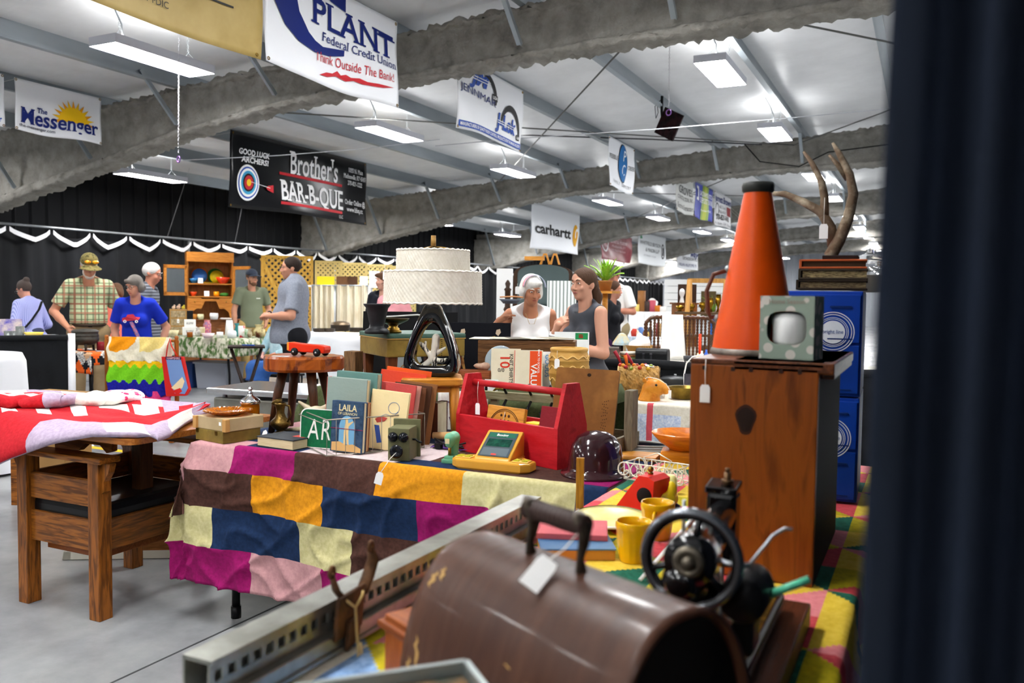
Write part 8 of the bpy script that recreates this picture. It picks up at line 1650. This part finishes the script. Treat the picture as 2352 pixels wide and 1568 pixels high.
def hput(name, label, cat, x, y, z, prof, mat, rot=None, n=20):
 p = HL+Vector((0, 0, zb+z))+rotz((x, y, 0), HR); t = T(name, label, cat, p, HR, None, rot=None if rot is None else (rot, 0, HR)); M().lathe(prof, n, ax=(0, -1, 0) if rot is not None else None, o=(0, 0, prof[-2][0]) if rot is not None else (0, 0, 0)).out('dish', mat, t)
PL = lambda r: [(0, 0), (r*.6, 0), (r*.96, .012), (r, .018), (0, .004)]
for x, c, lab, r in ((-.16, 'e87a1a', 'orange oval plate behind the blue plate in the hutch', .155), (-.17, '3f78c8', 'blue plate standing on the upper shelf of the hutch', .14), (.12, '2f7a34', 'green plate behind the yellow plate in the hutch', .145), (.14, 'd8c020', 'yellow plate standing on the upper shelf of the hutch', .125)): hput('plate', lab, 'plate', x, .3 if 'behind' in lab else .22, .672, [(a, b_) for a, b_ in PL(r)], MAT(c, .25, coat=.4), -.12)
hput('bowl', 'small blue bowl at the left of the upper hutch shelf', 'bowl', -.28, .12, .672, bowlp(.09, .09), MAT('2f6a9a', .25)); hput('bowl', 'red-orange bowl with a white tag on the upper hutch shelf', 'bowl', .235, .1, .672, bowlp(.13, .12), MAT('e03a14', .25, coat=.4)); hput('plate', 'flat yellow plate lying between the plates in the hutch', 'plate', .0, .12, .672, PL(.13), MAT('d8b020', .3))
hput('bowl', 'orange-red cup at the left of the lower hutch shelf', 'bowl', -.29, .15, .432, bowlp(.07, .08), MAT('e04a1a', .3)); hput('mug', 'yellow-orange mug on the lower hutch shelf', 'mug', .12, .12, .432, [(0, 0), (.05, 0), (.052, .09), (.045, .09), (.04, .01), (0, .01)], MAT('f0980e', .3)); hput('casserole', 'green lidded casserole on the lower hutch shelf', 'dish', .26, .12, .432, [(0, 0), (.06, 0), (.08, .03), (.08, .05), (.05, .065), (0, .07)], MAT('3a7a2c', .3))
for x, z, lab in ((-.17, .672, 'white price card before the blue plate in the hutch'), (-.06, .432, 'white price card on the lower hutch shelf')): p = HL+Vector((0, 0, zb+z))+rotz((x, .06, 0), HR); t = T('price_card', lab, 'card', p, rot=(-.2, 0, HR)); M().box((0, 0, .05), (.09, .004, .1)).out('card', WHITE, t)
for x, r, h, c, lab in ((-.3, .06, .1, 'c07a2a', 'small wooden churn with a stick handle on the dresser'), (-.18, .06, .1, 'd8d4a8', 'stacked pale green cups on the dresser'), (.06, .08, .12, 'e6e4e0', 'white printed bowl on the dresser'), (.3, .14, .03, 'e8dcd0', 'flat tray of trinkets on the dresser')):
 p = HL+Vector((0, 0, .8775))+rotz((x, -.0, 0), HR); t = lathe_item('dresser_ware', lab, 'pottery', p, [(0, 0), (r*.8, 0), (r, h*.6), (r*.9, h), (0, h*.9)], MAT(c, .4))
# ---------------------------------------------------------------- lattice panels
lat = WOOD('d9ab4a', 'c4933a', .6, 'z', 4)
def lattice(name, label, p, w, h, rz, mat, step=.085, z0=.0):
 t = T(name, label, 'lattice', p, rz); b = M()
 for x, z, a, c in ((0, z0+.02, w, .05), (0, h-.02, w, .05), (-w/2+.025, (h+z0)/2, .05, h-z0), (w/2-.025, (h+z0)/2, .05, h-z0)): b.box((x, 0, z), (a, .03, c))
 b.out('frame', mat, t); H_ = h-z0-.06; W_ = w-.06; b = M()
 for sgn in (-1, 1):
  n = int((W_+H_)/step/1.41)
  for i in range(1, n):
   c = -W_/2+i*step*1.41 - (H_ if sgn > 0 else 0)
   x0, zA = c, 0.; x1, zB = c+H_*(1 if sgn > 0 else -1)+(0), H_
   if sgn < 0: x0 = c; x1 = c-H_
   pts = []
   def clip(xa, za, xb, zb_):
    t0, t1 = 0., 1.; dx = xb-xa
    for lim, sg in ((-W_/2, 1), (W_/2, -1)):
     va, vb = sg*(xa-lim), sg*(xb-lim)
     if va < 0 and vb < 0: return None
     if va < 0: t0 = max(t0, va/(va-vb))
     if vb < 0: t1 = min(t1, va/(va-vb))
    return None if t0 >= t1 else ((xa+dx*t0, za+(zb_-za)*t0), (xa+dx*t1, za+(zb_-za)*t1))
   q = clip(x0, 0, x1, H_)
   if q:
    (xa, za), (xb, zc) = q; L = math.hypot(xb-xa, zc-za); b.box(((xa+xb)/2, -.005*sgn, z0+.03+(za+zc)/2), (.042, .007, L), (0, math.atan2(xb-xa, zc-za), 0))
 b.out('slats', mat, t); return t
p = wp(660, 690, 16.4); t = lattice('lattice_panel', 'tall yellow wooden lattice panel with a diagonal brace behind the big man in grey', Vector((p.x, p.y, 0)), .97, 2.1, lookat(p)+.05, lat)
b = M(); b.box((-.12, -.02, 1.25), (.07, .02, 1.75), (0, -.42, 0)); b.out('brace', lat, t)
lat2 = MAT('e6cf86', .6)
for i, (u, d) in enumerate(((755, 17.6), (812, 18.4), (870, 19.2), (925, 20))):
 p = wp(u, 690, d); lattice('lattice_panel', ('pale yellow lattice panel, first to the right of the tall yellow one', 'pale yellow lattice panel, second of the row above the lace curtains', 'pale yellow lattice panel behind the posters', 'pale yellow lattice panel disappearing behind the lampshade')[i], Vector((p.x, p.y, 0)), .56+.02*i, 2.06, lookat(p), lat2, .07)
# lace curtains on a rail, shelf things above
lac = MAT('e8dfca', .9, c2='d2c4a4', sc=14, st=(1, 1, .25), bump=.4, bsc=30)
for i, (u0, u1, lab) in enumerate(((716, 767, 'long cream lace curtain beside the big man in grey'), (769, 846, 'wide cream crocheted lace panel behind the women in black and pink'))):
 a, c = wp(u0, 655, 13.2), wp(u1, 655, 13.2); t = T('lace_curtain', lab, 'curtain', Vector((a.x, a.y, 0)), math.atan2(c.y-a.y, c.x-a.x)); L = (c-a).length; zt_ = a.z
 M().sheet(lambda s, q: (L*s, .03*math.sin(s*26+i)+.012*math.sin(s*61), .85+(zt_-.85)*q+.012*math.sin(s*17)*(q > .9)), 60, 8).out('lace', lac, t); M().cyl((0, 0, zt_), (L, 0, zt_), .012, n=8).out('rail', STEEL, t)
 for x in (0, L): M().cyl((x, .03, 0), (x, .03, zt_), .015, n=8).out('stand', STEEL, t)
pz = wp(780, 655, 13.5).z; p0, p1 = wp(718, 655, 13.6), wp(848, 655, 13.6); t = T('display_shelf', 'narrow shelf behind the lace curtains holding boxes and posters', 'shelf', Vector(((p0.x+p1.x)/2, (p0.y+p1.y)/2, 0)), math.atan2(p1.y-p0.y, p1.x-p0.x)); L = (p1-p0).length; M().box((0, .1, pz-.015), (L+.6, .22, .03)).out('board', WHITE, t)
for x in (-L/2, L/2): M().box((x, .1, (pz-.03)/2), (.04, .2, pz-.03)).out('upright', WHITE, t)
for (u0, v0, u1, v1, c, lab, nm) in ((728, 635, 768, 655, MAT('d8c81e', .5), 'yellow painted metal tub on the shelf above the lace curtains', 'metal_tub'), (773, 634, 800, 655, MAT('5a3a22', .6, c2='6e4a2c', sc=10), 'brown wooden box with a round green label on the shelf', 'wooden_box'), (800, 634, 821, 655, MAT('4a2e1a', .6), 'darker wooden box right of the one with the round label', 'wooden_box'), (826, 633, 845, 655, MAT('d8d8d0', .5), 'white enamel pail on the shelf above the lace', 'pail'), (848, 616, 872, 650, MAT('e8e6e4', .6, c2='a8303a', sc=12, lo=.6, hi=.68), 'white and red poster of standing figures', 'poster'), (878, 628, 888, 648, MAT('a8c4d8', .6), 'small pale blue card beside the poster', 'poster'), (890, 630, 912, 650, MAT('5aa84a', .6, c2='e8c83a', sc=9, c3='d84a3a'), 'green and yellow picture puzzle box with a smiling sun', 'puzzle_box'), (913, 631, 938, 650, MAT('4a8ab8', .6, c2='d8a83a', sc=10, c3='c84a3a'), 'blue and red picture puzzle box next to the lampshade', 'puzzle_box')):
 pbox(nm, lab, 'box' if 'box' in nm else nm.replace('metal_', ''), u0, v0, u1, v1, 13.66, .12, c, base=pz+.0005)
b = M();
# white table with cast iron pots
fold_table('folding_table', 'table under the white cloth with cast iron pots', -7.9, -5.9, 9.1, 9.8, .835)
solo('white_tablecloth', cloth(-7.91, -5.89, 9.09, 9.81, .835, .6, .3, .2, .2, None, .05, .02, 7), MAT('eceef0', .8), 'white tablecloth under the cast iron pots behind the live-edge stool', 'tablecloth')
ci = MAT('33302c', .45, .6, c2='4a3f34', sc=8)
def iron(u, v, r, h, lab, lid):
 p = onz(u, v, .8405); t = T('iron_pot', lab, 'pot', p); M().lathe([(0, 0), (r*.85, 0), (r, h*.3), (r, h), (r*1.03, h), (0, h)], 24).out('pot', ci, t)
 if lid: M().lathe([(r*1.04, h), (r*.9, h*1.35), (r*.3, h*1.6), (0, h*1.62)], 24).out('lid', MAT('6a5a46', .4, .6), t); M().torus((0, 0, h*1.6), .035, .008, 12, 6, (0, 1, 0), 0, PI).out('handle', ci, t)
iron(782, 760, .14, .09, 'lidded bronze-brown dutch oven on the white tablecloth', True); iron(735, 762, .1, .05, 'shallow iron skillet left on the white tablecloth', False); iron(755, 762, .09, .05, 'shallow iron skillet right of the other one on the white tablecloth', False); iron(822, 762, .12, .06, 'black iron pan right of the dutch oven', False)
t = T('dress', 'pale aqua floral dress hanging behind the lamp', 'dress', wp(978, 775, 9.9), lookat(wp(978, 775, 9.9))); z_ = t.location.z; t.location.z = 0
M().sheet(lambda s, q: ((s-.5)*(.26-.1*q), .03*math.sin(s*16), .45+q*(z_+.22-.45)), 16, 8, th=.004).out('dress', MAT('86c4c8', .85, c2='c8a0a8', sc=50, lo=.62, hi=.7), t); M().cyl((0, .04, 0), (0, .04, z_+.25), .012, n=8).out('stand', STEEL, t)
# ================================================================ the aisle beyond: mirror, fern, spool headboard, shelves
def fbox(name, label, cat, u0, v0, u1, v1, d, dp, mat, part='body', to_floor=False, **kw):
 if to_floor: v1 = v0+wp((u0+u1)/2, v0, d).z*FPX/d; kw['base'] = 0.
 return pbox(name, label, cat, u0, v0, u1, v1, d, dp, mat, part, **kw)
dw_ = WOOD('3f2a1c', '2c1c12', .4, 'z', 4)
p = wp(1247, 690, 8.6); t = T('dresser_mirror', 'tall arched dark wood mirror behind the white-haired woman', 'mirror', Vector((p.x, p.y, 0)), lookat(p)-.12); W = .6; zt_ = 1.69
def archp(w, h0, h1, n=12): return [(-w/2, .55), (w/2, .55)]+[(w/2*math.cos(PI*i/n), h0+(h1-h0)*math.sin(PI*i/n)**.8) for i in range(n+1)]
O = archp(W, zt_-.1, zt_); I3 = [(x*.87, .6+(z-.55)*.955) for x, z in O]; n = len(O); b = M(); b.add([(x, y, z) for y in (-.02, .02) for P in (O, I3) for x, z in P], [(i, (i+1) % n, n+(i+1) % n, n+i) for i in range(n)]+[(2*n+i, 3*n+i, 3*n+(i+1) % n, 2*n+(i+1) % n) for i in range(n)]+[(n+i, n+(i+1) % n, 3*n+(i+1) % n, 3*n+i) for i in range(n)]+[(i, 2*n+i, 2*n+(i+1) % n, (i+1) % n) for i in range(n)]); b.out('frame', dw_, t)
b = M(); b.add([(x, -.006, z) for x, z in I3], [tuple(range(n))]); b.out('mirror_glass', MAT('9fb0a8', .06, 1.), t); M().box((0, .0, .28), (W+.1, .3, .54), bev=.01).out('dresser_base', dw_, t)
t = T('bracket_frame', 'small yellow wooden A-frame stand lying on top of the arched mirror', 'stand', Vector((p.x, p.y, zt_+.0005)), lookat(p)-.12); yw = WOOD('c98a3a', 'b07428', .5, 'x', 4)
for x in (.0, .1): b = M(); b.prism([(x-.04, 0), (x-.015, 0), (x+.005, .09), (x+.025, .09), (x+.05, 0), (x+.07, 0), (x+.035, .11), (x, .11)], .03); b.out('leg', yw, t)
M().box((-.09, 0, .06), (.2, .05, .04)).out('rail', yw, t)
p = wp(1166, 690, 8.9); t = T('bed_post', 'dark turned bed post beside the arched mirror', 'post', Vector((p.x, p.y, 0))); M().lathe([(0, 0), (.03, 0), (.03, 1.2), (.045, 1.23), (.03, 1.26), (.03, 1.42), (.04, 1.44), (.02, 1.46), (.03, 1.5), (.012, 1.53), (0, 1.54)], 12).out('post', dw_, t)
fbox('white_locker', 'tall white enamel cabinet left of the arched mirror', 'cabinet', 1137, 617, 1174, 800, 9.4, .3, WHITE, to_floor=True)
fbox('slat_screen', 'white slatted screen between the two women in front of the mirror', 'lattice', 1252, 645, 1318, 780, 8.2, .03, MAT('dfe3e2', .6, c2='8a9490', sc=9, kind='wave', lo=.55, hi=.75), to_floor=True)
p = wp(1390, 668, 7.4); t = T('potted_fern', 'bright green fern in a tan clay pot behind the ponytailed woman', 'plant', p); tc_ = MAT('a9733c', .7, c2='8f5e2e', sc=8)
M().lathe([(0, 0), (.045, 0), (.06, .075), (.065, .078), (.065, .09), (.058, .09), (.05, .07), (0, .07)], 20).out('pot', tc_, t); fg_ = MAT('9cc83c', .5, c2='72a626', sc=14)
for i in range(34):
 a = 2*PI*i/34*2.4; el_ = .75+.75*((i*7) % 10)/10; L = .26+.08*((i*3) % 5)/5; b = M(); P = []
 for k in range(17): q = k/16; P.append(Vector((math.cos(a)*L*q*math.cos(el_)*(1-.1*q), math.sin(a)*L*q*math.cos(el_), .08+L*q*math.sin(el_)-.1*q*q)))
 sd = Vector((-math.sin(a), math.cos(a), 0)); vs = []; fs = []
 for k, q in enumerate(P):
  w_ = .02*math.sin(PI*(.12+.85*k/16))*(1 if k % 2 else .5); vs += [q-sd*w_+Vector((0, 0, -.006)), q, q+sd*w_+Vector((0, 0, -.006))]
 for k in range(16): o_ = 3*k; fs += [(o_, o_+1, o_+4, o_+3), (o_+1, o_+2, o_+5, o_+4)]
 b.add(vs, fs, True); b.out('frond', fg_, t)
t = T('plant_stand', 'small tan wooden stand under the potted fern', 'stand', Vector((p.x, p.y, .852))); M().box((0, 0, p.z-.863), (.2, .2, .02)).out('stand_top', yw, t); M().cyl((0, 0, 0), (0, 0, p.z-.872), .025, n=10).out('stand_post', yw, t)
# spool headboard with a white cloth
p = wp(1560, 820, 7.25); t = T('spool_headboard', 'dark wooden spool-turned headboard with rounded corners behind the black case', 'headboard', Vector((p.x, p.y, .852)), lookat(p)+.1); W, Hb = .57, .35; sw_ = WOOD('5a361e', '402412', .35, 'z', 4, coat=.2)
def spool(pts, r, n=26):
 b = M(); P = []; k = len(pts)-1
 for i in range(n+1): f = i/n*k; j = min(int(f), k-1); P.append(Vector(pts[j]).lerp(Vector(pts[j+1]), f-j))
 b.tube(P, [r*(1 if i % 2 else .62) for i in range(n+1)], 8); return b
spool([(-W/2, 0, 0), (-W/2, 0, Hb*.45), (-W/2, 0, Hb*.86), (-W/2+.035, 0, Hb*.97), (-W/2+.07, 0, Hb), (0, 0, Hb), (W/2-.07, 0, Hb), (W/2-.035, 0, Hb*.97), (W/2, 0, Hb*.86), (W/2, 0, Hb*.45), (W/2, 0, 0)], .02, 100).out('outer_rail', sw_, t)
for i in range(16): x = -W/2+.04+(W-.08)*i/15; spool([(x, 0, .0), (x, 0, Hb*(.97 if 0 < i < 15 else .92))], .012).out('spindle', sw_, t)
t = T('white_cloth', 'white cloth hanging over the dark spool headboard', 'cloth', Vector((p.x, p.y, .852)), lookat(p)+.1); M().sheet(lambda s, q: (-.15+.17*s+.05*(1-q)*(s-.3), -.03+.0*q-.008*math.sin(9*s+3*q), -.0+.375*q), 12, 14, th=.004).out('cloth', MAT('ecebe6', .8, bump=.15, bsc=5), t)
t = T('gladstone_handle', 'black wire handle of a bucket in front of the spool headboard', 'bucket', wp(1592, 815, 7.0)); t.location.z = .852; M().torus((0, 0, .03), .075, .006, 20, 6, (0, 1, 0), 0, PI).out('handle', BLACK, t); M().lathe([(0, 0), (.07, 0), (.08, .04), (0, .04)], 16).out('bucket', MAT('3a3c40', .5), t)
for i, (u, c, h, lab) in enumerate(((1603, 'e8d8a0', .07, 'cream candle stub'), (1612, 'e0e0d8', .09, 'white bottle'), (1622, '2f5fc0', .1, 'blue bottle'), (1632, 'e8b020', .05, 'yellow little box'))):
 q = wp(u, 815, 6.9); lathe_item('bottle', lab+' in the row at the foot of the spool headboard', 'bottle', Vector((q.x, q.y, .852)), [(0, 0), (.016, 0), (.016, h*.7), (.008, h*.8), (.008, h), (0, h)], MAT(c, .4), n=10)
t = T('red_candle', 'tall orange-red candle in front of the spool headboard', 'candle', wp(1607, 815, 7.1)); t.location.z = .852; M().cyl((0, 0, 0), (0, 0, .22), .012, n=10).out('candle', MAT('e0401a', .4), t)
p = wp(1468, 806, 7.0); wk = MAT('c0904c', .7, c2='9a6c30', sc=24, kind='wave', bump=.4, bsc=50); t = lathe_item('wicker_basket', 'wicker basket filled with white tissue left of the spool headboard', 'basket', Vector((p.x, p.y, .852)), [(0, 0), (.06, 0), (.11, .12), (.115, .125), (.1, .12), (.06, .02), (0, .02)], wk, 'basket'); SOLID([('e', (-.02, 0, .12), (.07, .06, .05), .03), ('e', (.04, .01, .14), (.05, .05, .06), .02), ('e', (0, 0, .19), (.025, .03, .04), .02)], .012).out('tissue_paper', MAT('f0efec', .8), t)
p = wp(1428, 800, 7.1); t = T('stained_glass_lamp', 'little stained-glass lamp with a pale blue shade beside the wicker basket', 'lamp', Vector((p.x, p.y, .852))); M().lathe([(0, 0), (.05, 0), (.05, .01), (.012, .02), (.012, .13), (0, .13)], 14).out('base', MAT('3a2a1c', .5, .5), t); M().lathe([(.085, .12), (.08, .14), (.03, .21), (.012, .22)], 6, smooth=False).out('shade', MAT('8fb4c8', .2, c2='c8b070', sc=12), t)
t, w_, h_ = fbox('slatted_crate', 'grey slatted wooden crate beside the ponytailed woman', 'crate', 1390, 779, 1422, 812, 6.75, .2, WOOD('5c5048', '483e38', .8, 'x', 6), base=.852)
p = wp(1448, 808, 6.8)
for i in range(4): lathe_item('wooden_dish', ('lowest', 'second', 'third', 'topmost')[i]+' of the brown dishes stacked by the wicker basket', 'dish', Vector((p.x, p.y, .852+.0205*i)), [(0, 0), (.07, 0), (.085, .02), (0, .02)], MAT(('7a4a26', '6a7a4a', '8a5a30', 'd8d0c0')[i], .5), n=16)
# far tables and shelving
def ftable(label, u0, u1, v, d, dpth, z, mat):
 a, c = wp(u0, v, d), wp(u1, v, d); m_ = (a+c)/2; t = T('display_table', label, 'table', Vector((m_.x, m_.y, 0)), lookat(m_)); w_ = (c-a).length
 M().box((0, dpth/2, z-.015), (w_, dpth, .03)).out('table_top', mat, t); M().sheet(lambda s, q: ((s-.5)*w_, -.01+.02*math.sin(s*40), .03+(z-.03)*q), 30, 3).out('table_skirt', mat, t)
 for sx in (-w_/2+.05, w_/2-.05): M().cyl((sx, dpth-.06, 0), (sx, dpth-.06, z-.03), .016, n=8).out('leg', STEEL, t)
 return t
ftable('far table with a pale blue cloth right of the ponytailed woman', 1430, 1500, 742, 13, .8, .78, MAT('c3cfdc', .8)); ftable('far white table near the bending white-haired person', 1445, 1545, 702, 16.2, .4, 1.12, WHITE)
def zat(d, v): return wp(1500, v, d).z
r6 = random.Random(4); fc = ['c23a2a', 'e8dcc0', '5a7ab0', '8a5a2c', 'd8b05a', '3a3a3e', 'e8e6e0', '7a2a2c', 'b08a5a']
# stepped ladder shelf with brass ware
p = wp(1622, 800, 9.6); t = T('ladder_shelf', 'pale wooden A-frame ladder shelf holding brass ware', 'shelf', Vector((p.x, p.y, 0)), lookat(p)); pw2 = WOOD('cf9a52', 'b98440', .5, 'z', 4)
for x in (-.22, .18):
 for y in (-.16, .16): b = M(); b.tube([(x+(y*.3), y*1.5, 0), (x+.02, y*.2, 1.58)], .028, 4); b.out('ladder_leg', pw2, t)
M().box((0, 0, 1.57), (.44, .06, .05)).out('ladder_top', pw2, t)
SH = (1.22, .97, .72)
for z in SH: M().box((.08, 0, z-.012), (.86, .36, .024)).out('shelf_board', WOOD('6b5238', '55402a', .5, 'x', 4), t)
rzs = lookat(p)
def sput(name, label, cat, x, z, prof, mat, y=0.): q = Vector((p.x, p.y, z+.0005))+rotz((x, y, 0), rzs); return lathe_item(name, label, cat, q, prof, mat, n=16)
br2 = MAT('b08a2c', .22, .95, c2='7d5d18', sc=12)
sput('brass_vase', 'large brass vase at the right of the ladder shelf', 'vase', .32, SH[0], [(0, 0), (.07, 0), (.09, .1), (.06, .2), (.05, .24), (.085, .33), (.07, .33), (0, .3)], br2)
for i, (x, r, h, k_) in enumerate(((-.3, .05, .07, 'squat brass bowl at the left end'), (-.17, .04, .09, 'second brass cup from the left'), (-.05, .045, .11, 'brass goblet in the middle'), (.04, .03, .16, 'slim brass candlestick'), (.12, .035, .2, 'brass pitcher next to the large vase'))): sput('brass_cup', k_+' of the ladder shelf', 'brassware', x, SH[0], [(0, 0), (r*.7, 0), (r*.3, h*.25), (r, h*.6), (r*.8, h), (0, h*.9)], br2, y=-.04*(i % 2))
for i, (x, w_, h, c, k_) in enumerate(((-.24, .12, .16, 'e6e4e0', 'white framed card'), (-.04, .16, .2, 'dfe6ea', 'white and blue carton'), (.06, .06, .21, '2f68b8', 'blue-edged box'), (.2, .13, .18, '7fb0cc', 'pale blue framed picture'))): q = Vector((p.x, p.y, SH[1]+.0005))+rotz((x, 0, 0), rzs); t = T('carton', k_+' on the middle board of the ladder shelf', 'box', q, rzs); M().box((0, 0, h/2), (w_, .08, h)).out('body', MAT(c, .6), t)
for i, (x, w_, h, c, k_) in enumerate(((-.2, .2, .1, 'e0d8c8', 'cream box'), (.05, .2, .12, '5a4632', 'dark wooden box'), (.3, .16, .14, 'c8a86a', 'tan basket box'))): q = Vector((p.x, p.y, SH[2]+.0005))+rotz((x, 0, 0), rzs); t = T('carton', k_+' on the lowest board of the ladder shelf', 'box', q, rzs); M().box((0, 0, h/2), (w_, .2, h)).out('body', MAT(c, .6), t)
sf_ = wp(1575, 815, 10.2); t = T('pedestal', 'tall orange-brown wooden pedestal cupboard left of the ladder shelf', 'cupboard', Vector((sf_.x, sf_.y, 0)), lookat(sf_)+.3); M().box((0, .1, .65), (.24, .26, 1.3), bev=.005).out('body', WOOD('9a5a22', '7d4418', .45, 'z', 3), t); M().box((0, .1, 1.31), (.28, .3, .02)).out('top', WOOD('7d4418', '66360f', .45, 'x', 3), t)
q = Vector((sf_.x, sf_.y, 1.3205)); t = T('wig_stand', 'dark board with a white bust shape on the wooden pedestal', 'figurine', q, lookat(q)); M().box((0, .12, .11), (.22, .03, .22)).out('board', MAT('3a2418', .6), t); SOLID([('e', (-.06, .06, .12), (.035, .03, .05), .02), ('c', (-.06, .06, .08), (-.06, .06, .0), .015, .03, .02)], .012).out('bust', WHITE, t)
# white shiplap booth wall with an open doorway look, and a second fern
p = wp(1600, 700, 18.6); t = T('shiplap_wall', 'white shiplap booth partition at the far right', 'partition', Vector((p.x, p.y, 0)), lookat(p)); b = M()
for i in range(12): b.box((.35, .02, .08+.15*i), (2.1, .03, .142))
b.out('boards', WHITE, t); M().box((.25, -.0, 1.1), (.32, .02, .9)).out('brown_panel', MAT('5a4a2e', .7), t)
q = Vector((p.x, p.y, 0))+rotz((.35, -.3, 0), lookat(p)); t = T('potted_plant', 'spiky green plant in front of the white shiplap partition', 'plant', q); M().lathe([(0, 0), (.1, 0), (.12, 1.1), (0, 1.1)], 14).out('planter', MAT('5a4a3a', .7), t)
for i in range(10): a = i*2.4; b = M(); b.tube([(0, 0, 1.1), (.1*math.cos(a), .1*math.sin(a), 1.35), (.25*math.cos(a), .25*math.sin(a), 1.5-.02*i)], [.02, .02, .004], 5, flat=.3); b.out('leaf', fg_, t)
# clutter on the far tables: countable things, each its own
for i in range(9):
 u = 1446+7.5*i; d = 13.0; q = wp(u, 742, d); q = Vector((q.x, q.y, .7805))+Vector((0, .25, 0)); h = r6.uniform(.08, .24)
 lathe_item('trinket', '%s of the nine small wares on the pale blue far table' % ('leftmost', 'second', 'third', 'fourth', 'middle', 'sixth', 'seventh', 'eighth', 'rightmost')[i], 'trinket', q, [(0, 0), (.05, 0), (.06, h*.6), (.03, h), (0, h)], MAT(fc[i], .5), n=8)
for i in range(7):
 q = wp(1452+12*i, 702, 16.2); q = Vector((q.x, q.y, 1.1205))+Vector((-.1, .25, 0)); h = (.18, .14, .4, .2, .22, .12, .1)[i]
 lathe_item('trinket', '%s of the wares on the far white table' % ('leftmost green box', 'yellow pot', 'tall framed clock', 'dark figurine', 'red and blue flag vase', 'amber jar', 'small white cup')[i], 'trinket', q, [(0, 0), (.08, 0), (.08, h), (0, h)], MAT(('9ab85a', 'd8c26a', '8a5a2c', '3a2a26', 'b04a5a', 'b86a1c', 'e0dcd8')[i], .5), n=8)
for i, (u, v, d, w_, h, c, lab) in enumerate(((1470, 790, 14.2, .5, .5, '6a4424', 'brown wooden cabinet under the far clutter'), (1540, 790, 11.2, .45, .75, '7a4a26', 'dark brown side table left of the pedestal'), (1505, 800, 9, .4, .45, '8a6a42', 'low tan chest behind the spool headboard'))):
 q = wp(u, v, d); t = T('side_cabinet', lab, 'cabinet', Vector((q.x, q.y, 0)), lookat(q)+.2); M().box((0, 0, h*.5+.0), (w_, .4, h), bev=.006).out('body', WOOD(c, '4a2f18', .5, 'x', 4), t)
